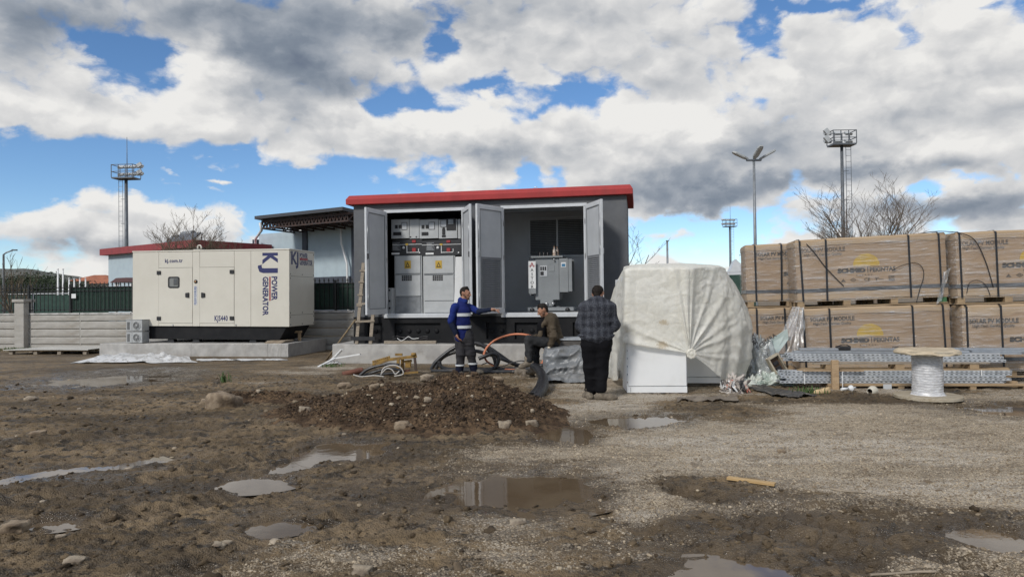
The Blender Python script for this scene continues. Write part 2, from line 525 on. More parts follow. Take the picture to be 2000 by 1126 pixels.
PUDDLES = [  # centre, half widths, turn, shape seed
    wpx(668, 876, 66, 20) + (0.0,), wpx(515, 938, 66, 15) + (.1,), wpx(580, 908, 36, 18) + (-.3,), wpx(1030, 955, 140, 35) + (.05,),
    wpx(1108, 848, 56, 17) + (0.,), wpx(1245, 820, 78, 12) + (.0,), wpx(220, 738, 115, 14) + (0.,), wpx(1400, 1108, 112, 28) + (.0,),
    wpx(540, 1026, 52, 12) + (0.,), wpx(1925, 1045, 85, 26) + (0.,), 
    wpx(100, 1018, 60, 12) + (.3,), wpx(2060, 800, 130, 16) + (0.,),
]
WATER_Z = -.022
RUTS = [  # tyre tracks: (points, half width, depth)
    ([(-60, 952), (60, 925), (150, 914), (240, 906), (330, 890)], .20, .05),
    ([(1180, 1000), (1330, 1060), (1500, 1130)], .14, .06),
    ([(1330, 960), (1560, 1010), (1800, 1075), (2050, 1140)], .14, .055),
    ([(1420, 1000), (1640, 1080), (1780, 1140)], .14, .06),
    ([(-40, 1060), (150, 1030), (380, 985), (560, 950)], .15, .05),
    ([(100, 860), (400, 850), (640, 848)], .13, .03),
    ([(-80, 1000), (200, 955), (480, 900), (760, 862)], .14, .055), ([(-60, 880), (250, 845), (520, 828)], .15, .05), ([(300, 1140), (520, 1050), (760, 985), (900, 940)], .15, .05),
    ([(1100, 930), (1350, 905), (1700, 900), (2050, 915)], .14, .018), ([(1100, 1000), (1300, 985), (1650, 1000), (2050, 1060)], .12, .03), ([(1250, 870), (1600, 850), (2050, 855)], .16, .014),
]
GRAVEL = [  # pale stony patches
    (1800, 830, 330, 55, 1.1), (1500, 870, 260, 45, .9), (1700, 900, 300, 40, .6), (1300, 880, 180, 35, .75), (1180, 790, 120, 30, .8), (1080, 880, 210, 16, .6),
    (1250, 960, 80, 40, .55), (1240, 1000, 60, 45, .5), (700, 1085, 130, 50, .45), (960, 1075, 150, 45, .5), (620, 722, 130, 14, .7), (850, 900, 170, 20, .3),
    (1960, 950, 120, 40, .45), (1130, 735, 140, 24, .7), (760, 705, 160, 14, .8), (1030, 1010, 120, 20, .3), (600, 800, 60, 20, -.3),
    (1600, 1040, 330, 60, -.6), (300, 900, 420, 120, -.45), (1400, 935, 160, 14, -.3), (1390, 800, 120, 14, -.7), (1640, 778, 150, 12, -.7),
]
GB = [wpx(a, b, c, d) + (e * (.66 if e > 0 else 1),) for a, b, c, d, e in GRAVEL]
_ruts = []
for pts, hw, dp in RUTS:
    _ruts.append(([on_ground(*p) for p in pts], hw, dp))

def seg_dist(x, y, pts):
    best = np.full(np.shape(x), 1e9); along = np.zeros(np.shape(x)); s = 0
    for a, b in zip(pts[:-1], pts[1:]):
        dx, dy = b.x - a.x, b.y - a.y; L2 = dx * dx + dy * dy; L = math.sqrt(L2)
        t = np.clip(((x - a.x) * dx + (y - a.y) * dy) / L2, 0, 1)
        d = np.hypot(x - a.x - t * dx, y - a.y - t * dy)
        w = d < best
        best = np.where(w, d, best); along = np.where(w, s + t * L, along); s += L
    return best, along

WET = [wpx(*q) for q in ((1440, 990, 150, 34), (1500, 1060, 330, 60), (1250, 1050, 130, 40), (560, 985, 140, 50), (880, 960, 330, 50), (1950, 1050, 170, 40), (250, 930, 260, 30))]
def wet_smear(x, y):
    m = np.zeros(np.shape(x))
    for cx, cy, rx, ry in WET: m = np.maximum(m, np.exp(-.9 * (((x - cx) / rx) ** 2 + ((y - cy) / ry) ** 2)))
    return np.clip(m * 1.3 * sstep(.36, .58, fbm2(x * 1.5, y * 3.2, 5, 87, .6)), 0, .8)

def rut_mask(x, y):
    m = np.zeros(np.shape(x))
    for pts, hw, dp in _ruts:
        d, al = seg_dist(x, y, pts); m = np.maximum(m, np.exp(-(d / (hw * 1.2)) ** 4) * min(1, dp / .05))
    return m

def puddle_mask(x, y, margin=False):
    m = np.zeros(np.shape(x))
    n = fbm2(x * 3.1, y * 3.1, 4, 31) - .5; mg = np.zeros(np.shape(x))
    n2 = fbm2(x * 1.1 + 5, y * 1.1, 3, 37) - .5
    for i, (cx, cy, rx, ry, rot) in enumerate(PUDDLES):
        u = x - cx; v = y - cy
        c, s_ = math.cos(rot), math.sin(rot)
        r = np.sqrt(((u * c + v * s_) / rx) ** 2 + ((-u * s_ + v * c) / ry) ** 2)
        m = np.maximum(m, sstep(-.30, .42, 1 - r + 1.3 * n + .8 * n2)); mg = np.maximum(mg, sstep(-1.0, -.05, 1 - r + .9 * n + .7 * n2))
    return (m, mg) if margin else m

def gravel_mask(x, y):
    g = np.full(np.shape(x), .28)
    g = g + .25 * sstep(0, 3, x) - .22 * sstep(0.5, -3, x)
    for cx, cy, rx, ry, a in GB:
        g = g + a * np.exp(-1.2 * (((x - cx) / rx) ** 2 + ((y - cy) / ry) ** 2))
    g = g + 1.5 * (fbm2(x * .9, y * 1.7, 6, 11, .58) - .5)
    return np.clip(g, 0, 1.2)

def ground_h(x, y):
    x = np.asarray(x, float); y = np.asarray(y, float)
    g = gravel_mask(x, y)
    mud = 1 - sstep(.25, .75, g)
    near = 1 - sstep(13, 17, y)
    h = .016 * (fbm2(x * .8, y * .8, 3, 2) - .30)
    r1 = 1 - np.abs(2 * fbm2(x * 3.2 + .4 * y, y * 4.2, 4, 5, .55) - 1)
    r2 = fbm2(x * 9, y * 11, 4, 9, .6)
    r3 = fbm2(x * 26, y * 26, 3, 19, .6)
    r4 = 1 - np.abs(2 * fbm2(x * 7.5 + 1.5 * y, y * 12, 3, 15, .6) - 1)
    r5 = np.clip(fbm2(x * 17, y * 22, 3, 29, .65) - .52, 0, 1)
    lump = .042 * (r1 - .74) + .045 * np.clip(r2 - .5, -.1, 1) + .030 * (r3 - .45) + .034 * (r4 - .72) + .10 * r5
    h = h + lump * (.16 + .66 * mud)
    h = h + .012 * (fbm2(x * 30, y * 30, 2, 23) - .5) * (1 - mud)
    for pts, hw, dp in _ruts[1:] + _ruts[:1]:
        d, al = seg_dist(x, y, pts)
        d = d + .05 * (fbm2(x * 2, y * 2, 3, 41) - .5) + .03 * (r2 - .5)
        cut = np.exp(-(d / hw) ** 4)
        h = h * (1 - .6 * cut)
        tread = .5 + .5 * np.sin(al * 2 * math.pi / .11 + 3 * d / hw)
        h = h - dp * cut * (.75 + .5 * tread) + (.3 if hw < .18 else 0) * dp * np.exp(-((d - hw * 1.55) / (hw * .55)) ** 2)
    m, mg = puddle_mask(x, y, True)
    h = h * (1 - .55 * wet_smear(x, y))
    h = h * (1 - .30 * mg) * (1 - .55 * m) - .005 * mg - .046 * m
    return h * near

def gz(x, y):
    return float(ground_h(np.array([x]), np.array([y]))[0])


def axis(lo, hi, step_at):
    out = [lo]
    while out[-1] < hi: out.append(out[-1] + step_at(out[-1]))
    return np.array(out)

def ground_grid():
    ys = axis(2.2, 420., lambda y: .0115 * max(y / 4, .8) ** 1.5 if y < 26 else .25 * (y / 26) ** 2)
    half = axis(0., 700., lambda x: .014 if x < 3.4 else .014 * (x / 3.4) ** 1.4 if x < 11 else .09 * (x / 11) ** 2.6)
    xs = np.concatenate([-half[:0:-1], half])
    ys = np.concatenate([[-300, -60, -12, -4, -1, .6, 1.5], ys])
    return xs, ys

def make_ground():
    xs, ys = ground_grid()
    X, Y = np.meshgrid(xs, ys)
    H = np.zeros_like(X)
    sub = (np.abs(xs) < 16)
    rows = (ys > 1.2) & (ys < 18)
    ix = np.ix_(rows, sub)
    H[ix] = ground_h(X[ix], Y[ix])
    G = np.full_like(X, .35); G[ix] = gravel_mask(X[ix], Y[ix])
    Wt = np.zeros_like(X); Wt[ix] = np.maximum.reduce([wet_smear(X[ix], Y[ix]), puddle_mask(X[ix], Y[ix], True)[1], .6 * rut_mask(X[ix], Y[ix])])
    n, m = X.shape
    V = np.stack([X, Y, H], -1).reshape(-1, 3)
    i = np.arange((n - 1) * m).reshape(n - 1, m)[:, :-1].ravel()
    F = np.stack([i, i + 1, i + m + 1, i + m], 1)
    me = fast_mesh('ground', V, F); smooth(me)
    a = me.attributes.new('gravel', 'FLOAT', 'POINT'); a.data.foreach_set('value', np.clip(G, 0, 1).ravel().astype(np.float32))
    a = me.attributes.new('wet', 'FLOAT', 'POINT'); a.data.foreach_set('value', Wt.ravel().astype(np.float32))
    o = link('ground', me, M_GROUND)
    tag(o, 'muddy churned building site ground with gravel patches', 'ground', kind='structure')
    return o

def ground_mat(use_attr=True, name='mud and gravel'):
    m = bpy.data.materials.new(name); m.use_nodes = True
    t = NT(m.node_tree); b = t.n['Principled BSDF']
    tc = t.node('ShaderNodeTexCoord').outputs['Object']
    if use_attr:
        ga = t.node('ShaderNodeAttribute', attribute_name='gravel').outputs['Fac']
        wa = t.node('ShaderNodeAttribute', attribute_name='wet').outputs['Fac']
    else:
        ga = t.math('ADD', 0.0, 0.12); wa = t.math('ADD', 0.0, 0.0)
    n_big = t.noise(tc, 1.6, 6, .6); n_mid = t.noise(tc, 7, 6, .65); n_fine = t.noise(t.vmath('MULTIPLY', tc, (.6, 1.2, 1)), 42, 4, .7)
    band = t.vmath('MULTIPLY', tc, (.45, 1.25, 1.0)); n_huge = t.noise(band, .62, 6, .62); n_str = t.noise(band, 5.5, 7, .68, .8)
    mud = t.mix(t.ramp(n_big, .35, .65), (.108, .077, .043), (.188, .136, .079))
    mud = t.mix(t.math('MULTIPLY', t.ramp(n_huge, .45, .68), .6), mud, (.29, .213, .128))
    mud = t.mix(t.math('MULTIPLY', t.ramp(n_huge, .52, .36), .75), mud, (.062, .045, .027))
    mud = t.mix(t.ramp(n_str, .50, .62), mud, (.032, .024, .0145))
    mud = t.mix(t.math('MULTIPLY', t.ramp(n_mid, .50, .66), .8), mud, (.045, .033, .020))
    mud = t.mix(t.math('MULTIPLY', t.ramp(n_fine, .60, .70), .6), mud, (.30, .235, .155))
    vo = t.node('ShaderNodeTexVoronoi', feature='F1'); vo.inputs['Scale'].default_value = 80; t.l.new(tc, vo.inputs['Vector'])
    vo2 = t.node('ShaderNodeTexVoronoi', feature='F1'); vo2.inputs['Scale'].default_value = 170; t.l.new(tc, vo2.inputs['Vector'])
    sepc = t.node('ShaderNodeSeparateColor'); t.l.new(vo.outputs['Color'], sepc.inputs[0])
    sepd = t.node('ShaderNodeSeparateColor'); t.l.new(vo2.outputs['Color'], sepd.inputs[0])
    st = t.mix(sepc.outputs[0], (.22, .172, .115), (.66, .56, .42))
    st2 = t.mix(sepd.outputs[0], (.20, .158, .105), (.62, .53, .40))
    st = t.mix(.5, st, st2)
    st = t.mix(t.ramp(n_huge, .42, .62), st, t.mix(.55, st, (.66, .615, .54)))
    st = t.mix(t.math('MULTIPLY', t.ramp(n_str, .50, .60), .8), st, t.mix(.74, st, (.115, .083, .05)))
    st = t.mix(t.math('MULTIPLY', t.ramp(vo.outputs['Distance'], .35, .75), .5), st, (.07, .052, .036))
    gf = t.math('ADD', ga, t.math('MULTIPLY', t.math('SUBTRACT', n_mid, .5), .9))
    gf = t.math('ADD', gf, t.math('MULTIPLY', t.math('SUBTRACT', n_str, .52), 1.3))
    gf = t.math('ADD', gf, t.math('MULTIPLY', t.math('SUBTRACT', sepc.outputs[1], .5), .45))
    c = t.mix(t.ramp(gf, .38, .80), mud, st)
    c = t.mix(t.math('MULTIPLY', wa, .72), c, t.mix(.78, c, (.045, .032, .02)))
    t.put(b.inputs['Base Color'], c)
    rough = t.math('SUBTRACT', t.ramp(n_str, .38, .62, .9, .42), t.math('MULTIPLY', wa, .55))
    t.put(b.inputs['Roughness'], rough)
    b.inputs['Specular IOR Level'].default_value = .32
    hgt = t.math('ADD', t.math('MULTIPLY', n_fine, .28), t.math('MULTIPLY', vo.outputs['Distance'], -.35))
    hgt = t.math('ADD', hgt, t.math('ADD', t.math('MULTIPLY', n_mid, .5), t.math('MULTIPLY', n_str, 1.6)))
    bn = t.node('ShaderNodeBump'); bn.inputs['Distance'].default_value = .024; bn.inputs['Strength'].default_value = 1.0
    t.l.new(hgt, bn.inputs['Height']); t.l.new(bn.outputs[0], b.inputs['Normal'])
    return m

M_GROUND = ground_mat()
make_ground()

M_WATER = mat('muddy water', (.105, .074, .045), .025, (.135, .10, .064), 1.5, .35, .65, 3, bump=.0006, bscale=5, spec=.62)
for i, (cx, cy, rx, ry, rot) in enumerate(PUDDLES):
    mb = MB(); N = 40
    pts = []
    for k in range(N):
        a = 2 * math.pi * k / N
        q = 1.42 * (1 + .05 * math.sin(3 * a + i))
        u, v = rx * q * math.cos(a), ry * q * math.sin(a)
        pts.append((cx + u * math.cos(rot) - v * math.sin(rot), cy + u * math.sin(rot) + v * math.cos(rot), WATER_Z - .0007 * i))
    mb.add(pts, [tuple(range(N))])
    tag(mb.build('puddle', M_WATER), 'shallow puddle of brown rain water on the mud', 'puddle', kind='structure')
# water standing in the tyre track
mb = MB(); tr = _ruts[0][0]; L = []; Rr = []
ctr_ = [tr[min(int(k), len(tr) - 2)].lerp(tr[min(int(k), len(tr) - 2) + 1], k - min(int(k), len(tr) - 2)) for k in np.linspace(0, len(tr) - 1, 13)]
for a, p in enumerate(ctr_):
    d = (ctr_[min(a + 2, 12)] - ctr_[max(a - 2, 0)]).normalized()
    n = Vector((-d.y, d.x, 0)); L.append((p.x + n.x * .24, p.y + n.y * .24, WATER_Z + .003)); Rr.append((p.x - n.x * .24, p.y - n.y * .24, WATER_Z + .003))
mb.grid(np.array([L, Rr]), smooth=False)
tag(mb.build('puddle', M_WATER), 'strip of water standing in a tyre track', 'puddle', kind='structure')


# ------------------------------------------------------------------ loose stones and clods
def scatter(name, mt, n, dens, size, seed, subdiv=1, ymin=3.4, ymax=14.5, flat=.7, sink=.3, label=None, cat=None, attr=None, hfun=None, xr=None, rough=.28):
    rng = np.random.RandomState(seed)
    bm = bmesh.new(); bmesh.ops.create_icosphere(bm, subdivisions=subdiv, radius=1.0)
    bv = np.array([v.co[:] for v in bm.verts]); bf = np.array([[v.index for v in f.verts] for f in bm.faces]); bm.free()
    k = n * 6
    y = ymin * (ymax / ymin) ** rng.rand(k)                     # even over the receding ground
    x = (rng.rand(k) * 2 - 1) * .80 * y if xr is None else xr[0] + (xr[1] - xr[0]) * rng.rand(k)
    keep = rng.rand(k) < dens(x, y)
    x, y = x[keep][:n], y[keep][:n]; n = len(x)
    s = size(rng, n)
    sc_ = s[:, None] * (.65 + .7 * rng.rand(n, 3)); sc_[:, 2] *= flat
    q = rng.rand(n) * 2 * math.pi; tl = rng.randn(n) * .35
    v = bv[None] * (1 + rough * (rng.rand(n, len(bv), 1) - .5)) * sc_[:, None, :]
    cx, sx = np.cos(tl)[:, None], np.sin(tl)[:, None]
    v = np.stack([v[..., 0], v[..., 1] * cx - v[..., 2] * sx, v[..., 1] * sx + v[..., 2] * cx], -1)
    cq, sq = np.cos(q)[:, None], np.sin(q)[:, None]
    v = np.stack([v[..., 0] * cq - v[..., 1] * sq, v[..., 0] * sq + v[..., 1] * cq, v[..., 2]], -1)
    z = (hfun or ground_h)(x, y) + sc_[:, 2] * (1 - 2 * sink) * .5
    v = v + np.stack([x, y, z], -1)[:, None, :]
    F = (bf[None] + (np.arange(n) * len(bv))[:, None, None]).reshape(-1, 3)
    me = fast_mesh(name, v.reshape(-1, 3), F); smooth(me, subdiv > 1)
    a = me.attributes.new('tone', 'FLOAT', 'POINT'); a.data.foreach_set('value', np.repeat(rng.rand(n), len(bv)).astype(np.float32))
    o = link(name, me, mt)
    return tag(o, label, cat, kind='stuff')

def tone_mat(name, cols, rough=.85, bump=.004):
    m = bpy.data.materials.new(name); m.use_nodes = True
    t = NT(m.node_tree); b = t.n['Principled BSDF']; b.inputs['Roughness'].default_value = rough
    b.inputs['Specular IOR Level'].default_value = .3
    at_ = t.node('ShaderNodeAttribute', attribute_name='tone').outputs['Fac']
    cr = t.node('ShaderNodeValToRGB'); t.l.new(at_, cr.inputs[0]); e = cr.color_ramp
    e.elements[0].color = cols[0] + (1,); e.elements[1].color = cols[-1] + (1,)
    for i, c in enumerate(cols[1:-1]): q = e.elements.new((i + 1) / (len(cols) - 1)); q.color = c + (1,)
    tc = t.node('ShaderNodeTexCoord').outputs['Object']
    n = t.noise(tc, 30, 4, .65)
    t.put(b.inputs['Base Color'], t.mix(t.math('MULTIPLY', t.ramp(n, .4, .65), .5), cr.outputs[0], tuple(.55 * c for c in cols[0])))
    bn = t.node('ShaderNodeBump'); bn.inputs['Distance'].default_value = bump
    t.l.new(n, bn.inputs['Height']); t.l.new(bn.outputs[0], b.inputs['Normal'])
    return m

M_PEBBLE = tone_mat('pebble', [(.14, .105, .07), (.27, .215, .15), (.46, .385, .28), (.34, .29, .23)])
M_CLOD = tone_mat('mud clod', [(.048, .034, .021), (.085, .061, .036), (.15, .11, .066)], bump=.01)
dry = lambda x, y: 1 - puddle_mask(x, y) * .9
scatter('gravel', M_PEBBLE, 48000, lambda x, y: np.clip(gravel_mask(x, y) - .34, 0, 1) * dry(x, y), lambda r, n: np.clip(.0052 * np.exp(.42 * r.randn(n)), .003, .02), 3, sink=.6,
        label='pale loose gravel strewn over the mud', cat='gravel')
scatter('gravel', M_PEBBLE, 450, lambda x, y: (.25 + .5 * gravel_mask(x, y)) * dry(x, y), lambda r, n: np.clip(.012 * np.exp(.5 * r.randn(n)), .008, .04), 4, subdiv=2, sink=.75, flat=.5,
        label='scattered larger pebbles half sunk in the mud', cat='gravel')
scatter('mud_clods', M_CLOD, 3200, lambda x, y: (1 - sstep(.2, .7, gravel_mask(x, y))) * dry(x, y), lambda r, n: np.clip(.0115 * np.exp(.5 * r.randn(n)), .006, .04), 5, subdiv=2, flat=.6, sink=.6, rough=.9,
        label='dark clods of churned mud', cat='mud clods')


# ------------------------------------------------------------------ the heap of dug-out earth
MOUND = [  # centre x, y, half widths, height
    (on_ground(905, 812), 1.0, .95, .50), (on_ground(760, 812), .95, .85, .40), (on_ground(1000, 815), .50, .70, .30), (on_ground(650, 806), .9, .75, .22), (on_ground(500, 778), 1.2, .7, .15), (on_ground(350, 765), 1.2, .6, .09),
]
def mound_h(x, y):
    h = np.zeros(np.shape(x))
    w = .22 * (fbm2(x * 1.6, y * 1.6, 4, 51) - .5); w2 = .22 * (fbm2(x * 1.6, y * 1.6, 4, 57) - .5)
    for c, rx, ry, a in MOUND:
        r = ((x + w - c.x) / rx) ** 2 + ((y + w2 - c.y) / ry) ** 2
        h = np.maximum(h, a * np.exp(-1.15 * r ** 1.15)) + .12 * a * np.exp(-1.15 * r)
    rough = sstep(.02, .16, h)
    h = h + rough * (.13 * (fbm2(x * 4, y * 4, 5, 61, .6) - .5) + .07 * (fbm2(x * 13, y * 13, 4, 67, .7) - .5) + .03 * (np.abs(fbm2(x * 22, y * 22, 3, 73, .6) - .5) * 4 - .5) + .02 * (fbm2(x * 40, y * 40, 2, 71) - .5))
    return h - .045 + ground_h(x, y) * .5

def make_mound():
    xs = np.arange(-4.9, 1.4, .016); ys = np.arange(6.7, 11.4, .02)
    X, Y = np.meshgrid(xs, ys); H = mound_h(X, Y)
    edge = np.minimum(np.minimum(X - xs[0], xs[-1] - X), np.minimum(Y - ys[0], ys[-1] - Y))
    H = H - .12 * (1 - sstep(0, .3, edge))
    n, m = X.shape
    i = np.arange((n - 1) * m).reshape(n - 1, m)[:, :-1].ravel()
    keep = (H.reshape(-1)[i] > ground_h(X, Y).reshape(-1)[i] - .05)
    i = i[keep]
    me = fast_mesh('earth_heap', np.stack([X, Y, H], -1).reshape(-1, 3), np.stack([i, i + 1, i + m + 1, i + m], 1)); smooth(me)
    o = link('earth_heap', me, M_EARTH)
    tag(o, 'heap of freshly dug brown earth and stones in front of the open substation', 'earth heap', kind='structure')

def earth_mat():
    m = bpy.data.materials.new('dug earth'); m.use_nodes = True
    t = NT(m.node_tree); b = t.n['Principled BSDF']; b.inputs['Roughness'].default_value = .92; b.inputs['Specular IOR Level'].default_value = .2
    tc = t.node('ShaderNodeTexCoord').outputs['Object']
    n1 = t.noise(tc, 3, 6, .65); n2 = t.noise(tc, 14, 6, .7); n3 = t.noise(tc, 60, 4, .7)
    c = t.mix(t.ramp(n1, .40, .60), (.060, .038, .023), (.14, .092, .054))
    c = t.mix(t.ramp(n2, .48, .62), c, (.024, .016, .010))
    c = t.mix(t.math('MULTIPLY', t.ramp(n3, .58, .72), .6), c, (.22, .165, .11))
    t.put(b.inputs['Base Color'], c)
    bn = t.node('ShaderNodeBump'); bn.inputs['Distance'].default_value = .03
    t.l.new(t.math('ADD', t.math('MULTIPLY', n2, .8), t.math('MULTIPLY', n3, .5)), bn.inputs['Height']); t.l.new(bn.outputs[0], b.inputs['Normal'])
    return m
M_EARTH = earth_mat()
M_EARTHCLOD = tone_mat('earth clod', [(.035, .023, .015), (.07, .046, .028), (.125, .085, .052)], bump=.01)
make_mound()
_mtop = lambda x, y: np.maximum(mound_h(x, y), ground_h(x, y))
onm = lambda x, y: sstep(.03, .12, mound_h(x, y) - ground_h(x, y))
scatter('earth_clods', M_EARTHCLOD, 14000, onm, lambda r, n: np.clip(.0085 * np.exp(.55 * r.randn(n)), .004, .04), 8, subdiv=1, rough=.8, ymin=7.0, ymax=11, xr=(-4.6, 1.2), hfun=_mtop,
        label='crumbs and clods of earth on the dug heap', cat='earth clods')
scatter('gravel', M_PEBBLE, 260, onm, lambda r, n: np.clip(.014 * np.exp(.5 * r.randn(n)), .007, .04), 9, subdiv=2, sink=.7, rough=.6, ymin=7.0, ymax=11, xr=(-4.6, 1.2), hfun=_mtop,
        label='small pale stones mixed into the dug heap', cat='gravel')

# single stones that can be told apart
M_STONE = mat('field stone', (.27, .21, .145), .88, (.15, .11, .073), 7, .4, .62, bump=.02, bscale=16, dirt=(.07, .048, .031), dscale=6)
M_STONE_PALE = mat('pale stone', (.30, .25, .185), .88, (.17, .135, .10), 8, .4, .62, bump=.018, bscale=18, dirt=(.09, .064, .042), dscale=7)
def stone(px, py, w, label, h=.62, mt=None, seed=1, on=None, dpt=.8, rz=0):
    p = on_ground(px, py); rng = random.Random(seed)
    z = float((on or ground_h)(np.array([p.x]), np.array([p.y]))[0])
    if on is not None:          # sits on the heap: slide back along the view until it touches
        d = ray(px, py)
        for k in range(400):
            y = 6.6 + .01 * k
            x = d[0] * y; zz = CAMZ + d[2] * y
            if zz <= float(_mtop(np.array([x]), np.array([y]))[0]): break
        p = Vector((x, y, 0)); z = zz - .01
    r = w * p.y / FPX / 2
    bm = bmesh.new(); bmesh.ops.create_icosphere(bm, subdivisions=3, radius=1)
    off = rng.random() * 40
    C = np.array([v.co[:] for v in bm.verts]); C2 = np.sign(C) * np.abs(C) ** .62
    D = 1 + .75 * (vn3(C[:, 0] * 1.3 + off + 9, C[:, 1] * 1.3 + 9, C[:, 2] * 1.3 + 9) - .5) + .34 * (vn3(C[:, 0] * 3.3 + off + 9, C[:, 1] * 3.3 + 19, C[:, 2] * 3.3 + 9) - .5) + .14 * (vn3(C[:, 0] * 8 + off + 9, C[:, 1] * 8 + 19, C[:, 2] * 8 + 9) - .5)
    for v, c, d in zip(bm.verts, C2, D): v.co = Vector((c[0] * r * d, c[1] * r * dpt * d, c[2] * r * h * d))
    me = bpy.data.meshes.new('stone'); bm.to_mesh(me); bm.free(); smooth(me)
    o = link('stone', me, mt or M_STONE); o.location = (p.x, p.y, z + r * h * .15); o.rotation_euler = (.1, .12 * rng.uniform(-1, 1), rz + rng.uniform(-.4, .4))
    return tag(o, label, 'stone', 'stones lying on the site')
stone(440, 795, 62, 'biggest tan boulder at the left end of the earth heap', .80, seed=3)
stone(30, 1034, 44, 'brown flat stone at the left edge in the foreground mud', .45, seed=4)
stone(405, 788, 26, 'small brown stone touching the biggest boulder', .5, seed=5)
stone(150, 1099, 36, 'pale flat stone lowest in the muddy left foreground', .3, M_STONE_PALE, 6)
stone(116, 1054, 20, 'small pale stone between the brown flat stone and the lowest pale one', .35, M_STONE_PALE, 7)
stone(425, 1066, 24, 'pale stone with a twin beside it in the left foreground mud', .35, M_STONE_PALE, 8)
stone(443, 1061, 16, 'smaller twin of the pale stone pair in the left foreground', .4, M_STONE_PALE, 18)
stone(706, 1118, 44, 'grey stone cut by the bottom edge left of the middle', .5, M_STONE_PALE, 9)
stone(1012, 1020, 34, 'pale flat stone just below the middle puddle', .3, M_STONE_PALE, 10)
stone(788, 832, 36, 'tan stone at the front foot of the earth heap left of centre', .55, seed=11, on=_mtop)
stone(985, 832, 28, 'round pale stone at the front foot of the earth heap', .85, M_STONE_PALE, 12, on=_mtop)
stone(1038, 828, 24, 'pale pointed stone at the right foot of the earth heap', .7, M_STONE_PALE, 13, on=_mtop)
stone(1064, 827, 10, 'smallest white stone beside the puddle at the right foot of the heap', .8, M_STONE_PALE, 14)
stone(732, 757, 20, 'angular pale stone on the upper left slope of the heap', .8, seed=15, on=_mtop)
stone(672, 752, 28, 'long tan stone on the low left shoulder of the heap', .4, seed=16, on=_mtop)
stone(595, 800, 22, 'pale split stone at the left foot of the heap', .6, M_STONE_PALE, 17, on=_mtop)
stone(835, 738, 24, 'pale stone on the crest of the heap left of the worker in blue', .6, M_STONE_PALE, 19, on=_mtop)
stone(972, 742, 20, 'orange tan stone on the crest right of the worker in blue', .6, seed=20, on=_mtop)
stone(836, 781, 14, 'small upright stone in the middle of the heap face', .9, M_STONE_PALE, 21, on=_mtop)
stone(75, 855, 30, 'tan stone in the mud near the left edge behind the tyre track', .4, seed=22)
stone(60, 782, 22, 'pale flat stone left of the boulder far across the mud', .4, M_STONE_PALE, 23)
stone(1527, 884, 14, 'dark clod shaped stone lying on the pale gravel above the loose plank', .6, seed=24)


# ================================================================== SLABS, SUBSTATION KIOSK, GENERATOR
YAW = R(-10.5)
M_CONC = mat('cast concrete', (.40, .39, .37), .85, (.31, .30, .285), 3, .35, .65, bump=.004, bscale=30, dirt=(.21, .195, .17), dscale=2.2)
M_CONC_TOP = mat('pale slab top', (.55, .55, .54), .8, (.43, .425, .41), 2, .35, .6, bump=.002, bscale=30)
M_GREY = mat('dark grey render', (.105, .112, .122), .72, (.085, .09, .099), 2.2, .3, .7, bump=.0015, bscale=60, dirt=(.14, .14, .138), dscale=1.0)
M_GREY_IN = mat('grey interior paint', (.56, .575, .59), .6, (.50, .515, .53), 2, .3, .7)
M_BLACK = mat('black bitumen base', (.007, .0075, .009), .7, (.013, .013, .014), 3, .4, .7, bump=.002, bscale=25, spec=.25)
M_RED = mat('red painted roof', (.37, .045, .045), .72, (.31, .040, .040), 3, .35, .7, bump=.0015, bscale=20, stretch=(1, 1, .35), dirt=(.24, .05, .047), dscale=2.2, spec=.3)
M_ALU = mat('light grey aluminium', (.56, .58, .60), .38, (.50, .52, .54), 4, .35, .65, dirt=(.44, .45, .45), dscale=3)
M_ALU_PAN = mat('door panel', (.47, .49, .51), .42, (.43, .45, .47), 3, .35, .65)
M_LOUV = mat('louvre grey', (.20, .21, .225), .5, (.17, .18, .19), 5)
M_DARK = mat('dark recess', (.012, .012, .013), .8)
M_RUB = mat('black plastic', (.014, .014, .016), .42, (.022, .022, .024), 8)
M_STEEL = mat('zinc plated steel', (.50, .51, .52), .35, (.40, .41, .42), 8, .4, .6, metal=.75)
M_WHITE = mat('white sheet steel', (.70, .71, .71), .4, (.66, .67, .67), 4)

# --- slab under the kiosk
KF = Frame((-3.976, 17.30, .47), YAW)
GF = Frame((-11.235, 20.30, .0), YAW)

def slab(name, fr, x0, x1, y0, y1, z0, z1, joints, label, seed):
    t = thing(name, label, 'concrete slab'); fr.place(t)
    xs = [x0] + joints + [x1]
    rng = np.random.RandomState(seed)
    for a, b in zip(xs[:-1], xs[1:]):
        # slightly uneven cast block with bug holes left to the material
        mb = MB(); nx = 14
        P = []
        for s_ in range(nx + 1):
            x = a + .004 + (b - a - .008) * s_ / nx
            j = lambda: float(rng.randn() * .004)
            P.append([(x, y0 + j(), z0 - .1), (x, y0 + j(), (z0 + z1) / 2), (x, y0 + j() + .004, z1 - .02), (x, y0 + .02, z1 + j() * .5), (x, y1, z1), (x, y1, z0 - .1)])
        P = np.array(P); mb.grid(P, smooth=False)
        n = 6; mb.f.append(tuple(range(n))); mb.sm.append(False); mb.f.append(tuple(len(mb.v) - 1 - k for k in range(n))); mb.sm.append(False)
        mb.build('block', M_CONC, t)
    return t
slab('concrete_slab', KF, -.44, 7.4, -.36, 3.0, -.47, 0, [3.0, 5.4], 'pale cast concrete slab under the grey substation with the red roof', 1)

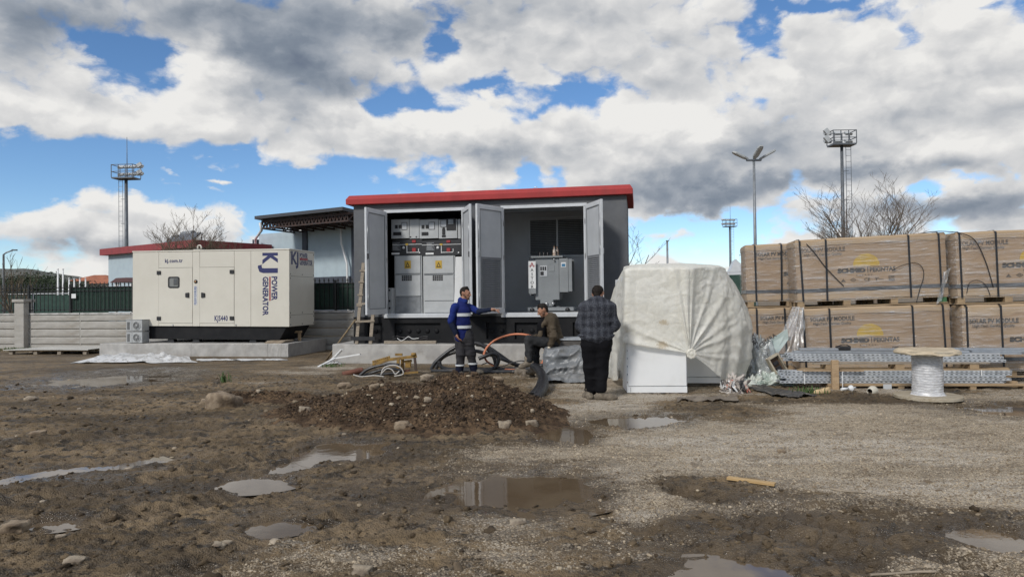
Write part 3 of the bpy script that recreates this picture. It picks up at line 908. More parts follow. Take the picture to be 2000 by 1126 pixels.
# --- kiosk
L_, W_, ZB, ZT = 6.80, 2.50, .66, 3.47
kiosk = thing('substation', 'dark grey transformer substation with red roof and four open doors', 'substation'); KF.place(kiosk)
mb = MB()
O1, O2, OZ0, OZ1 = (.86, 2.84), (3.84, 5.82), .735, 3.265
T = .10
for a, b in ((0, O1[0]), (O1[1], O2[0]), (O2[1], L_)): mb.box(a, b, 0, T, ZB, ZT)
for a, b in (O1, O2):
    mb.box(a, b, 0, T, OZ1, ZT); mb.box(a, b, 0, T, ZB, OZ0 - .08)
mb.box(0, T, T, W_, ZB, ZT); mb.box(L_ - T, L_, T, W_, ZB, ZT); mb.box(T, L_ - T, W_ - T, W_, ZB, ZT)
mb.build('wall', M_GREY, kiosk)
MB().box(3.28, 3.36, T, W_ - T, ZB, ZT).build('partition', M_GREY_IN, kiosk)
MB().box(T, L_ - T, T, W_ - T, ZB, .725).build('interior_floor', M_GREY_IN, kiosk)
MB().box(T, L_ - T, T, W_ - T, ZT - .03, ZT + .02).build('ceiling', M_GREY_IN, kiosk)
lin = MB(); lin.box(3.362, 3.372, T + .002, W_ - T - .002, .727, ZT - .035); lin.box(L_ - T - .012, L_ - T - .002, T + .002, W_ - T - .002, .727, ZT - .035)
lin.box(3.374, L_ - T - .014, W_ - T - .012, W_ - T - .002, .727, ZT - .035); lin.build('lining', M_GREY_IN, kiosk)
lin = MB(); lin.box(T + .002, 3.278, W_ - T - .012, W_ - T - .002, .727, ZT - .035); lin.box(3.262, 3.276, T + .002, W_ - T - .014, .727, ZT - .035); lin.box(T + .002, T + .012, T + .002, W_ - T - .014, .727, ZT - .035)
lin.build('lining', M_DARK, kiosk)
# black plinth with cable openings
pl = MB(); vents = [(.35, .74), (1.06, 2.25), (2.62, 3.0), (3.4, 3.9), (4.1, 5.2), (5.5, 6.3)]
xs = [-.02]
for a, b in vents: xs += [a, b]
xs.append(L_ + .02)
for i in range(0, len(xs), 2): pl.box(xs[i], xs[i + 1], -.02, .1, 0, ZB - .004)
for a, b in vents: pl.box(a, b, -.02, .1, .50, ZB - .004); pl.box(a, b, -.02, .1, 0, .10); pl.box(a, b, .055, .1, .10, .50)
pl.box(-.02, .1, .1, W_, 0, ZB - .004); pl.box(L_ - .1, L_ + .02, .1, W_, 0, ZB - .004); pl.box(.1, L_ - .1, W_ - .1, W_, 0, ZB - .004)
plinth = pl.build('plinth', M_BLACK, kiosk)
kn = MB().lathe([(.0, .0), (.055, 0), (.06, .012), (.045, .03), (0, .03)], 14).mesh('cable_entry')
for a, b in vents:
    n = max(1, int((b - a) / .23))
    for k in range(n):
        o = link('cable_entry', kn, None, plinth); 
        if not kn.materials: kn.materials.append(M_BLACK)
        o.matrix_local = Matrix.Translation((a + (k + .5) * (b - a) / n, .055, .30)) @ Matrix.Rotation(math.pi / 2, 4, 'X')
# roof: chamfered slab with a drip edge
rf = MB()
def ring(e, z): return [(-e, -e, z), (L_ + e, -e, z), (L_ + e, W_ + e, z), (-e, W_ + e, z)]
P = [ring(.10, 3.475), ring(.145, 3.475), ring(.15, 3.60), ring(.085, 3.705), ring(-.6, 3.73)]
rf.grid(np.array(P), smooth=False, closed=True); rf.f.append(tuple(range(len(rf.v) - 4, len(rf.v)))); rf.sm.append(False); rf.f.append((3, 2, 1, 0)); rf.sm.append(False)
roof = rf.build('roof', M_RED, kiosk, bevel=.012, seg=2)
for x, y in ((1.95, .35), (1.95, 2.1), (4.6, .35), (4.6, 2.1)):
    e = MB(); e.tube([(x + .045 * math.cos(a), y, 3.76 + .045 * math.sin(a)) for a in np.linspace(-.6, math.pi + .6, 12)], .008, 6)
    e.build('lifting_eye', M_STEEL, roof)
# frames round both openings
for a, b in (O1, O2):
    f = MB(); f.box(a - .05, b + .05, -.035, -.002, OZ1 - .02, OZ1 + .055); f.box(a - .06, b + .06, -.06, -.002, OZ0 - .105, OZ0 - .03); f.box(a - .05, b + .05, -.02, .10, OZ0 - .03, OZ0)
    f.box(a - .03, a + .03, -.03, -.002, OZ0, OZ1 - .02); f.box(b - .03, b + .03, -.03, -.002, OZ0, OZ1 - .02)
    f.build('door_frame', M_ALU, kiosk, bevel=.004)

def door(hx, wdt, ang, louvre, flip):
    """A leaf in its own part frame: hinge at the origin, x along the leaf; both faces are framed."""
    h = OZ1 - OZ0 + .01; th = .055
    t0, t1 = 0, th
    b = MB(); e = .105
    b.box(.015, e, t0, t1, 0, h); b.box(wdt - e, wdt, t0, t1, 0, h); b.box(e, wdt - e, t0, t1, h - e, h); b.box(e, wdt - e, t0, t1, 0, e + .03)
    d = b.build('door', M_ALU, kiosk, bevel=.006)
    d.matrix_local = Matrix.Translation((hx, -.065, OZ0 - .005)) @ Matrix.Rotation(ang, 4, 'Z')
    zl = h * .515
    p = MB(); p.box(e, wdt - e, .014, th - .014, (zl if louvre else e + .03), h - e); p.build('panel', M_ALU_PAN, d)
    bead = MB()
    for q in (-.002, th - .010):
        z0 = zl if louvre else e + .03
        bead.box(e, e + .014, q, q + .012, z0, h - e); bead.box(wdt - e - .014, wdt - e, q, q + .012, z0, h - e); bead.box(e + .014, wdt - e - .014, q, q + .012, h - e - .014, h - e); bead.box(e + .014, wdt - e - .014, q, q + .012, z0, z0 + .014)
    bead.build('bead', M_LOUV, d)
    if louvre:
        fm = MB(); fm.box(e, wdt - e, .004, th - .004, zl - .05, zl); fm.box(e, e + .06, .004, th - .004, e + .03, zl - .05); fm.box(wdt - e - .06, wdt - e, .004, th - .004, e + .03, zl - .05)
        fm.build('louvre_frame', M_LOUV, d)
        sl = MB(); x0, x1 = e + .06, wdt - e - .06
        sl.add([(x0, .002, 0), (x1, .002, 0), (x1, .010, .004), (x0, .010, .004), (x0, th - .010, -.036), (x1, th - .010, -.036), (x1, th - .002, -.032), (x0, th - .002, -.032)] if False else
               [(x0, .004, -.030), (x1, .004, -.030), (x1, .008, -.030), (x0, .008, -.030), (x0, th / 2 - .002, .008), (x1, th / 2 - .002, .008), (x1, th / 2 + .002, .008), (x0, th / 2 + .002, .008)],
               [(0, 3, 2, 1), (4, 5, 6, 7), (0, 1, 5, 4), (1, 2, 6, 5), (2, 3, 7, 6), (3, 0, 4, 7)])
        sl.add([(x0, th - .004, -.030), (x1, th - .004, -.030), (x1, th - .008, -.030), (x0, th - .008, -.030), (x0, th / 2 + .002, .008), (x1, th / 2 + .002, .008), (x1, th / 2 - .002, .008), (x0, th / 2 - .002, .008)],
               [(0, 1, 2, 3), (7, 6, 5, 4), (4, 5, 1, 0), (5, 6, 2, 1), (6, 7, 3, 2), (7, 4, 0, 3)])
        me = sl.mesh('slat'); me.materials.append(M_LOUV)
        n = 25; zz = np.linspace(e + .07, zl - .065, n)
        for z in zz:
            o = link('slat', me, None, d); o.location = (0, 0, z)
    hd = MB(); hd.box(wdt - .055, wdt - .02, -.022, 0, h * .52, h * .52 + .13); hd.box(wdt - .055, wdt - .02, th, th + .022, h * .52, h * .52 + .13)
    hd.build('handle', M_RUB if not louvre else M_STEEL, d, bevel=.004)
    for z in (.12, h * .5, h - .45):
        hg = MB(); hg.tube([(-.0, th / 2 if flip else th / 2, z), (-.0, th / 2, z + .12)], .016, 8); hg.box(.0, .05, -.006, 0, z, z + .12); hg.box(.0, .05, th, th + .006, z, z + .12)
        hg.build('hinge', M_STEEL, d)
    for z0, z1 in ((.18, .55), (h * .52 + .2, h - .3)):
        for y_ in (-.008, th + .008): MB().tube([(wdt - .035, y_, z0), (wdt - .035, y_, z1)], .006, 6).build('bolt_rod', M_STEEL, d)
    return d
def leaf_to(hx, px_free, dist):
    """Opening angle that brings the free edge into line with a point of the photograph."""
    h = KF.w(hx, -.065); best = None
    for k in range(0, 3600):
        a = -math.pi + k * math.pi / 3600 - .6
        p = KF.m @ Vector((hx + dist * math.cos(a), -.065 + dist * math.sin(a), 2))
        d = ray(px_free, 480); e = abs(p.x / p.y - d[0])
        if p.y < h.y and (best is None or e < best[0] - 1e-6): best = (e, a)
    return best[1]
for hx, w, pxf, lv, fl in ((O1[0] + .0, .99, 712, False, 0), (O1[1] - .0, .99, 917, False, 1), (O2[0] + .0, .99, 929, True, 0), (O2[1] - .0, .99, 1174, True, 1)):
    door(hx, w, leaf_to(hx, pxf, w), lv, fl)

# louvred window in the back wall of the transformer room
u0, w1 = KF.px(1036, 428, W_ - .1); u1, w0 = KF.px(1142, 497, W_ - .1)
win = MB(); yb = W_ - T - .016
win.box(u0 - .05, u1 + .05, yb - .05, yb, w0 - .05, w0); win.box(u0 - .05, u0, yb - .05, yb, w0, w1); win.box(u1, u1 + .05, yb - .05, yb, w0, w1); win.box(u0 - .05, u1 + .05, yb - .05, yb, w1, w1 + .05)
win.box((u0 + u1) / 2 - .025, (u0 + u1) / 2 + .025, yb - .05, yb, w0, w1)
wf = win.build('louvre_window', M_ALU, kiosk, bevel=.003)
ws = MB()
for a, b in ((u0, (u0 + u1) / 2 - .025), ((u0 + u1) / 2 + .025, u1)): ws.add([(a, yb - .045, -.02), (b, yb - .045, -.02), (b, yb - .041, -.02), (a, yb - .041, -.02), (a, yb - .008, .02), (b, yb - .008, .02), (b, yb - .004, .02), (a, yb - .004, .02)],
       [(0, 3, 2, 1), (4, 5, 6, 7), (0, 1, 5, 4), (1, 2, 6, 5), (2, 3, 7, 6), (3, 0, 4, 7)])
me = ws.mesh('slat'); me.materials.append(M_LOUV)
for z in np.arange(w0 + .03, w1 - .02, .048):
    o = link('slat', me, None, wf); o.location = (0, 0, float(z))
# brackets on the partition
br = MB()
for z in (1.62, .98):
    br.box(3.375, 3.40, .35, .95, z, z + .05)
    for y in (.4, .55, .7, .85): br.tube([(3.40, y, z + .02), (3.46, y, z + .02)], .028, 8)
br.build('cable_bracket', M_RUB, kiosk)

# --- things inside the kiosk
def kthing(name, label, cat, u, v, z, group=None):
    t = thing(name, label, cat, group=group); KF.place(t, u, v, z); return t
M_SWG = mat('switchgear grey', (.42, .435, .44), .42, (.38, .395, .40), 4)
M_SWG2 = mat('galvanised plate', (.25, .26, .27), .45, (.19, .20, .21), 6, metal=.4)
M_YEL = mat('warning yellow', (.46, .30, .035), .55)
M_REDP = mat('red plastic', (.30, .022, .025), .45)
M_BLK = mat('black print', (.01, .01, .012), .6)
vs = .36
def sp(px, py, v=vs): return KF.px(px, py, v)
def switchgear(px0, px1, tx0, tx1, label, galv):
    ua, z0 = sp(px0, 604.5); ub, z1 = sp(px1, 498); z0 = .727
    t = kthing('switchgear', label, 'switchgear', ua, vs, z0, 'switchgear cabinets in the substation')
    w = ub - ua; h = z1 - z0
    MB().box(.0, w, .03, 1.2, 0, h).build('cabinet', M_SWG, t)
    MB().box(.03, w - .03, .0, .028, h * .69, h - .01).build('panel', M_SWG, t, bevel=.004)
    cv = MB(); cv.box(.03, w - .03, .0, .028, .30 * h if galv == 0 else .22 * h, h * .68).build('cover', M_SWG, t, bevel=.004)
    MB().box(.03, w - .03, .004, .028, .02, (.29 if galv == 0 else .21) * h).build('lower_plate', M_SWG2 if galv == 0 else M_SWG, t, bevel=.003)
    MB().box(.03, w - .06, -.02, -.001, h * .672, h * .684).build('lip', M_SWG2, t)
    g = MB(); cx = w * .5
    for i in range(5):
        for j in range(3): g.box(cx - .16 + i * .055, cx - .115 + i * .055, -.004, -.001, h * .565 + j * .047, h * .565 + j * .047 + .038)
    g.build('vent_grille', M_DARK, t)
    y = MB(); y.box(cx - .085, cx + .085, -.006, -.001, h * .775, h * .775 + .20); s = y.build('warning_sign', M_YEL, t)
    tr = MB(); tr.prism([(cx - .06, h * .775 + .035), (cx + .06, h * .775 + .035), (cx, h * .775 + .165)], -.009, -.007); tr.build('warning_symbol', M_BLK, s)
    tr = MB(); tr.prism([(cx - .032, h * .775 + .055), (cx + .032, h * .775 + .055), (cx, h * .775 + .125)], -.011, -.0095); tr.build('warning_symbol', M_YEL, s)
    # black mimic panel
    ux0, zb0 = sp(tx0, 498); ux1, zb1 = sp(tx1, 467); ux0 -= ua; ux1 -= ua; zb0 -= z0; zb1 -= z0
    mm = MB().box(ux0, ux1, .01, .6, h + .004, zb1).build('mimic_panel', M_RUB, t)
    ln = MB(); hh = zb1 - h
    ln.box(ux0, ux1, .002, .008, h + hh * .68, h + hh * .71)
    xm = ux0 + (ux1 - ux0) * .5
    ln.box(xm - .008, xm + .008, .002, .008, h + .06, h + hh * .68); ln.box(xm + .008, xm + .30, .002, .008, h + .07, h + .085); ln.box(xm + .3, xm + .315, .002, .008, h + .085, h + hh * .42)
    ln.build('mimic_line', M_WHITE, mm)
    bt = MB(); bt.box(xm + .14, xm + .24, -.012, .006, h + .09, h + hh * .46); bt.box(xm + .14, xm + .24, -.012, .006, h + hh * .80, h + hh * .96); bt.build('red_shutter', M_REDP, mm, bevel=.006)
    bt = MB(); bt.box(xm - .035, xm + .035, -.01, .006, h + hh * .64, h + hh * .76); bt.build('yellow_tag', M_YEL, mm)
    pl_ = MB(); pl_.box(xm - .40, xm - .16, -.002, .006, h + .12, h + hh * .60); pl_.build('rating_plate', mat('dark plate', (.06, .062, .066), .4), mm)
    for k in range(7): MB().box(xm - .38, xm - .19 - .03 * (k % 3), -.004, -.0025, h + .15 + k * .028, h + .158 + k * .028).build('print_line', M_ALU_PAN, mm)
    MB().box(xm - .41, xm - .20, -.004, .006, h + .03, h + .075).build('white_label', M_WHITE, mm)
    ey = MB().lathe([(0, -.0), (.035, 0), (.035, .012), (0, .016)], 12, M=Matrix.Translation((xm - .09, .004, h + hh * .5)) @ Matrix.Rotation(math.pi / 2, 4, 'X')); ey.build('indicator', M_WHITE, mm)
    ey = MB().lathe([(0, 0), (.022, 0), (.022, .012), (0, .016)], 12, M=Matrix.Translation((ux1 - .06, .004, h + .06)) @ Matrix.Rotation(math.pi / 2, 4, 'X')); ey.build('indicator', M_WHITE, mm)
    return t
switchgear(770.5, 823, 766, 823.5, 'left grey switchgear unit with bare metal lower plate and yellow warning sign', 0)
switchgear(826.5, 888, 824, 900, 'right grey switchgear unit with painted lower plate and yellow warning sign', 1)
# relay boxes along the top
def relay(px0, px1, label, parts, seed):
    ua, z0 = sp(px0, 466.5); ub, z1 = sp(px1, 427.5)
    t = kthing('relay_cabinet', label, 'relay cabinet', ua, vs, z0, 'relay cabinets above the switchgear')
    w, h = ub - ua, z1 - z0
    MB().box(.004, w - .004, .0, .4, .006, h).build('box', M_SWG, t, bevel=.005)
    for kind, fx, fz, bw, bh in parts:
        x, z = fx * w, fz * h
        if kind == 'meter':
            f = MB().box(x - bw / 2, x + bw / 2, -.006, -.0005, z - bh / 2, z + bh / 2).build('meter', M_BLK, t); MB().box(x - bw / 2 + .012, x + bw / 2 - .012, -.009, -.0065, z - bh / 2 + .012, z + bh / 2 - .012).build('dial', M_ALU_PAN, f)
        elif kind == 'relay':
            f = MB().box(x - bw / 2, x + bw / 2, -.02, -.0005, z - bh / 2, z + bh / 2).build('relay', M_BLK, t, bevel=.004); MB().box(x - bw * .3, x + bw * .25, -.023, -.0205, z, z + bh * .4).build('screen', M_SWG2, f)
        else: MB().box(x - bw / 2, x + bw / 2, -.014, -.0005, z - bh / 2, z + bh / 2).build('switch', M_BLK, t, bevel=.003)
sw = lambda xs, z, w=.055, h=.085: [('switch', x, z, w, h) for x in xs]
relay(764, 799, 'leftmost relay box with a blank square meter and a row of four switches', sw((.30, .50), .62, .07, .09) + [('meter', .74, .64, .15, .19)] + sw((.18, .29, .40, .51), .26), 1)
relay(799.6, 818.5, 'blank narrow relay box between two boxes with switches', sw((.12, .7), .1, .03, .03), 2)
relay(819, 856, 'middle relay box with a meter and a row of three switches', sw((.20, .42), .62, .07, .09) + [('meter', .66, .66, .16, .19)] + sw((.18, .30, .42), .26), 3)
relay(856.6, 893, 'right relay box with a dark protection relay and two stacked meters', [('meter', .28, .78, .16, .18), ('relay', .68, .74, .24, .30)] + sw((.28,), .52, .06, .06) + sw((.28,), .36, .08, .14) + sw((.28,), .14, .10, .05) + sw((.68,), .48, .07, .04), 4)
relay(894.2, 900, 'narrow blank box at the far right of the relay row', [], 5)
# tall white sheet leaning beside the switchgear
ua, z0 = sp(889.5, 604); ub, z1 = sp(905, 501)
t = kthing('white_board', 'tall blank white board beside the right switchgear unit', 'board', ua, vs - .05, .727)
MB().prism([(-.03, 0), (ub - ua + .03, 0), (ub - ua + .03, z1 - .727), (.03, z1 - .727)], 0, .02).build('sheet', M_WHITE, t)
ua, z0 = KF.px(756, 606, .18); ub, z1 = KF.px(766, 562, .18)
t = kthing('junction_box', 'small grey terminal box low in the left door opening', 'terminal box', ua, .18, .727)
MB().box(0, ub - ua, 0, .2, 0, z1 - .727).build('casing', M_SWG, t, bevel=.005)
m_ = MB()
for z in (.12, .3, z1 - .727 - .08): m_.box(.05, .09, -.008, -.001, z, z + .05)
m_.build('latch', M_RUB, t)

# --- transformer
vt = .85
ua, zt0 = KF.px(1046, 597, vt); ub, zt1 = KF.px(1092, 503, vt)
tr_ = kthing('transformer', 'grey oil transformer with side radiator and bushings in the right room', 'transformer', ua, vt, .727)
b0 = .16; w = ub - ua; h = zt1 - .727
M_TX = mat('transformer grey', (.215, .23, .24), .45, (.19, .205, .215), 3)
M_TX2 = mat('radiator grey', (.235, .25, .26), .45, (.21, .225, .235), 3)
tank = MB(); tank.prism([(0, .30), (.12, .30), (.12, .14), (w - .16, .14), (w - .16, .30), (w, .30), (w, h), (0, h)], 0, .75)
tank.build('tank', M_TX, tr_, bevel=.012)
lid = MB().box(-.10, w + .10, -.06, .80, h + .002, h + .05).build('lid', M_TX, tr_, bevel=.006)
rx0 = w + .004; ux, zx0 = KF.px(1113, 570, vt); rx1 = ux - ua; zr0 = zx0 - .727; zr1 = h - .02
rad = MB().box(rx0, rx1 - .03, -.05, .65, zr0, zr1).build('radiator', M_TX2, tr_, bevel=.006)
fin = MB().box(rx1 - .028, rx1 + .06, -.004, .004, zr0 + .02, zr1 - .02).mesh('fin'); fin.materials.append(M_TX2)
for k in range(12):
    o = link('fin', fin, None, rad); o.location = (0, -.03 + k * .055, 0)
fin2 = MB().box(-.12, -.005, -.004, .004, .45, h - .12).mesh('fin'); fin2.materials.append(M_TX2)
lr = MB().box(-.16, -.125, .10, .6, .42, h - .08).build('radiator', M_TX2, tr_)
for k in range(8):
    o = link('fin', fin2, None, lr); o.location = (0, .12 + k * .06, 0)
pr = MB()
for x in (.18, w * .56): pr.lathe([(.0, 0), (.045, 0), (.045, .03), (.02, .05), (0, .05)], 12, M=Matrix.Translation((x + .1, -.001, .21)) @ Matrix.Rotation(math.pi / 2, 4, 'X'))
pr.build('drain_valve', M_STEEL, tr_)
plt = MB().box(w * .20, w * .50, -.012, -.001, h * .66, h * .86).build('rating_plate', M_ALU_PAN, tr_)
for k in range(3): MB().box(w * .22 + k * .055, w * .22 + k * .055 + .04, -.016, -.0125, h * .77, h * .84).build('plate_window', M_BLK, plt)
MB().box(w * .22, w * .36, -.016, -.0125, h * .68, h * .75).build('plate_window', M_BLK, plt)
q = MB().box(w * .56, w * .80, -.010, -.001, h * .75, h * .86).build('plate', M_TX2, tr_, bevel=.003)
st = MB().box(rx0 + .05, rx0 + .17, -.056, -.051, zr1 - .22, zr1 - .10).build('sticker', M_WHITE, tr_)
MB().box(rx0 + .065, rx0 + .155, -.058, -.0565, zr1 - .205, zr1 - .135).build('sticker_print', mat('sticker blue', (.03, .16, .30), .5), st)
bs = MB()
for x in (.10, .20, .30): bs.lathe([(.035, 0), (.035, .03), (.02, .035), (.03, .06), (.02, .065), (.028, .09), (.012, .1), (.012, .13), (0, .13)], 10, c=(x, .2, h + .05))
bs.build('low_bushing', M_RUB, lid)
M_PORC = mat('brown porcelain', (.30, .20, .14), .25, (.45, .42, .40), 20)
hb = MB()
for x, y in ((.62, .15), (.70, .25)): hb.lathe([(.05, 0), (.05, .04), (.03, .05), (.055, .08), (.03, .09), (.055, .12), (.03, .13), (.05, .16), (.02, .18), (.02, .25), (0, .26)], 12, c=(x * w / .72 * .9, y, h + .05))
hb.build('high_bushing', M_PORC, lid)
hook = MB(); hook.tube([(w * .82, -.02, h - .10), (w * .82, -.045, h - .06), (w * .78, -.05, h - .02)], .014, 6); hook.build('lifting_lug', M_STEEL, tr_)
rails = MB(); rails.box(-.20, w + .35, -.02, .06, .03, .12); rails.box(-.20, w + .35, .60, .68, .03, .12); rails.box(.0, .08, -.02, .68, .125, .14); rails.box(w - .08, w, -.02, .68, .125, .14)
rl = rails.build('base_rail', M_TX2, tr_, bevel=.004)
wh = MB()
for x in (-.08, w + .2): wh.lathe([(0, 0), (.055, 0), (.055, .05), (0, .05)], 14, M=Matrix.Translation((x, -.022, .055)) @ Matrix.Rotation(math.pi / 2, 4, 'X'))
wh.build('wheel', M_RUB, tr_)
# maker's sign
ua2, zs0 = KF.px(1032.5, 563, vt - .1); ub2, zs1 = KF.px(1046, 509.5, vt - .1)
sg = kthing('sign', 'white upright maker sign with red letter and black lettering beside the transformer', 'sign', ua2, vt - .1, zs0)
sw_, sh = ub2 - ua2, zs1 - zs0
MB().box(0, sw_, 0, .012, 0, sh).build('board', M_WHITE, sg)
MB().box(0, sw_, 0, .012, -.13, -.004).build('lower_plate', M_TX2, sg)
M_LRED = mat('logo red', (.30, .04, .05), .5)
text('A', frontM(sw_ * .5, -.002, sh - .155), .125, M_LRED, 'lettering', sg, bold=.012, xs=1.0, align='CENTER')
MB().box(.012, sw_ - .012, -.004, -.0025, sh - .118, sh - .108).build('logo_bar', M_LRED, sg)
for k, ch in enumerate('ASTOR'): text(ch, frontM(sw_ * .5, -.002, sh - .26 - k * .105), .075, M_BLK, 'lettering', sg, bold=.012, align='CENTER')


# ================================================================== GENERATOR SET
GF = Frame((-11.235, 20.30, .86), YAW, R(.5))
GSF = Frame((-11.235, 20.30, 0), YAW)
def su(px, py, v): 
    u, w = GSF.px(px, py, v); return u
s0, s1 = su(194, 672, -.32), su(563, 671, -.32)
j1 = su(373, 690, -.32); j2 = su(523, 690, -.32)
slab('concrete_slab', GSF, s0, s1, -.32, 2.0, 0, .365, [j1, j2], 'long pale concrete slab under the cream generator with cracked joints', 5)
M_CREAM = mat('cream powder coat', (.585, .56, .49), .42, (.56, .535, .465), 2, .35, .65, dirt=(.52, .495, .43), dscale=.8)
M_NAVY = mat('navy lettering', (.018, .022, .10), .45)
M_LINE = mat('red underline', (.30, .02, .03), .45)
gen = thing('generator', 'cream enclosed generator set on a black skid with blue lettering', 'generator'); GF.place(gen)
GL, GW, GH = 5.02, 1.5, 2.19
def gp(px, py): return GF.px(px, py, 0)
core = MB(); core.box(.02, GL - .02, .022, GW - .01, .01, GH - .03); core.build('frame', M_DARK, gen)
px_ = {k: gp(k, 560)[0] for k in (310, 376, 390, 457.5, 490)}
zd0, zd1 = gp(340, 630.5)[1], gp(340, 522.5)[1]
g = .004
def panel(x0, x1, z0, z1, name='panel', y0=.0):
    return MB().box(x0 + g, x1 - g, y0, y0 + .02, z0 + g, z1 - g).build(name, M_CREAM, gen, bevel=.004, seg=2)
X0, X1, X2, X3, X4 = [px_[k] for k in (310, 376, 390, 457.5, 490)]
panel(0, X0, 0, GH - .02)
panel(X0, X1, zd1, GH - .02); panel(X0, X1, 0, zd0)
panel(X1, X2, 0, GH - .02)
panel(X2, X3, zd1, GH - .02); panel(X2, X3, 0, zd0)
panel(X3, X4, 0, GH - .02); panel(X4, GL, 0, GH - .02)
d1 = panel(X0, X1, zd0, zd1, 'door', -.008); d2 = panel(X2, X3, zd0, zd1, 'door', -.008)
rp = MB().box(-.012, GL + .012, -.012, GW + .012, GH - .018, GH + .022).build('roof', M_CREAM, gen, bevel=.012, seg=2)
zs = [0, gp(600, 0)[1] if False else GH * .15, GH * .655, GH - .02]
for a, b in zip(zs[:-1], zs[1:]):
    sp_ = MB().box(GL - .018, GL + .002, .024, GW, a + g, b - g).build('side_panel', M_CREAM, gen, bevel=.003)
    bl = MB()
    for y in (.06, GW / 2, GW - .05):
        for z in (a + .06, b - .06):
            if y == GW / 2 and z == b - .06: continue
            bl.lathe([(0, 0), (.018, 0), (.014, .008), (0, .009)], 8, M=Matrix.Translation((GL + .002, y, z)) @ Matrix.Rotation(math.pi / 2, 4, 'Y'))
    bl.build('bolt', M_RUB, sp_)
MB().box(-.002, .018, .024, GW, g, GH - .024).build('side_panel', M_CREAM, gen)
MB().box(.02, GL - .02, GW - .008, GW + .004, g, GH - .024).build('back_panel', M_CREAM, gen)
# hardware
def hinge(px, py, d):
    x, z = gp(px, py); MB().box(x - .066, x + .066, -.035, -.009, z - .055, z + .055).build('hinge', M_RUB, d, bevel=.008)
hinge(311, 532.5, d1); hinge(311, 621.5, d1); hinge(453.5, 530.5, d2); hinge(453.5, 621, d2)
for px, d, s in ((366.5, d1, 1), (397.5, d2, -1)):
    x, z = gp(px, 576)
    a = .075; p = [(-a, -.06), (a * .75, -.075), (a * .75, .075), (-a, .06)] if s < 0 else [(-a * .75, -.075), (a, -.06), (a, .06), (-a * .75, .075)]
    p = [(-a * .8, -.06), (a * .8, -.078), (a * .8, .078), (-a * .8, .06)] if s > 0 else [(-a * .8, -.078), (a * .8, -.06), (a * .8, .06), (-a * .8, .078)]
    MB().prism([(x + q[0], z + q[1]) for q in p], -.04, -.009).build('handle', M_RUB, d, bevel=.01)
# control window: rubber gasket, pane and the controller behind it
x, z = gp(340, 551); ww, hh = .185, .165
def rrect(w, h, r, n=5):
    o = []
    for cx, cz, a0 in ((w - r, -h + r, -90), (w - r, h - r, 0), (-w + r, h - r, 90), (-w + r, -h + r, 180)):
        for k in range(n + 1):
            a = R(a0 + 90 * k / n); o.append((cx + r * math.cos(a), cz + r * math.sin(a)))
    return o
gk = MB(); a_ = rrect(ww, hh, .06); b_ = rrect(ww - .04, hh - .04, .04)
P = [[(x + q[0], y, z + q[1]) for q in ring_] for ring_, y in ((a_, -.009), (a_, -.022), (b_, -.022), (b_, -.009))]
gk.grid(np.array(P), smooth=False, closed=True); gk.build('window_gasket', M_RUB, d1)
gb = MB(); gb.prism([(x + q[0], z + q[1]) for q in b_], -.0125, -.0095); gb.build('window_recess', mat('window inside', (.16, .165, .16), .3), d1)
ct = MB().box(x - .005, x + .13, -.017, -.013, z - .085, z + .10).build('controller', M_RUB, d1)
for k in range(3): MB().box(x + .015, x + .095, -.0195, -.0175, z + .055 - k * .045, z + .08 - k * .045).build('display', mat('display', (.05, .06, .075), .2), ct)
pm = bpy.data.materials.new('window pane'); pm.use_nodes = True
t_ = NT(pm.node_tree); t_.n.remove(t_.n['Principled BSDF'])
tr2 = t_.node('ShaderNodeBsdfTransparent'); gl2 = t_.node('ShaderNodeBsdfGlossy'); gl2.inputs['Roughness'].default_value = .03; mx2 = t_.node('ShaderNodeMixShader'); mx2.inputs[0].default_value = .09
t_.l.new(tr2.outputs[0], mx2.inputs[1]); t_.l.new(gl2.outputs[0], mx2.inputs[2]); t_.l.new(mx2.outputs[0], t_.n['Material Output'].inputs[0])
pn = MB(); pn.add([(x + q[0], -.0205, z + q[1]) for q in b_], [tuple(range(len(b_)))]); pn.build('window_pane', pm, d1)
# emergency stop, label strip, catches
x, z = gp(382.5, 549.5)
MB().lathe([(0, 0), (.055, 0), (.055, .012), (.03, .016), (0, .016)], 18, M=Matrix.Translation((x, -.001, z)) @ Matrix.Rotation(math.pi / 2, 4, 'X')).build('stop_collar', M_RUB, gen)
MB().lathe([(0, .017), (.026, .017), (.026, .03), (0, .035)], 14, M=Matrix.Translation((x, -.001, z)) @ Matrix.Rotation(math.pi / 2, 4, 'X')).build('stop_button', mat('button brass', (.45, .24, .10), .4), gen)
x, z0 = gp(382, 595); _, z1 = gp(382, 558)
lab = MB().box(x - .05, x + .05, -.004, -.001, z0, z1).build('label_strip', mat('label white', (.50, .51, .53), .5), gen)
rng = random.Random(3); mb = MB(); zz = z1 - .02
while zz > z0 + .02:
    hh_ = rng.choice((.012, .018, .03)); mb.box(x - .04, x - .04 + rng.uniform(.04, .08), -.0055, -.0045, zz - hh_, zz); zz -= hh_ + rng.choice((.008, .012, .02))
mb.build('label_print', mat('label blue', (.10, .14, .26), .5), lab)
for px in (338, 461):
    x, z = gp(px, 634.5); MB().box(x - .01, x + .01, -.02, -.001, z - .025, z + .025).build('catch', M_STEEL, gen)
x, _ = gp(387.5, 490); e = MB(); zt = GH + .022
e.box(x - .16, x + .06, -.008, .14, zt + .002, zt + .02)
pr = [(x + .0 + .06 * math.cos(a), zt + .08 + .06 * math.sin(a)) for a in np.linspace(-.7, math.pi + .7, 16)]
e.tube([(p[0], .05, p[1]) for p in pr], .022, 8); e.build('lifting_eye', M_CREAM, gen)
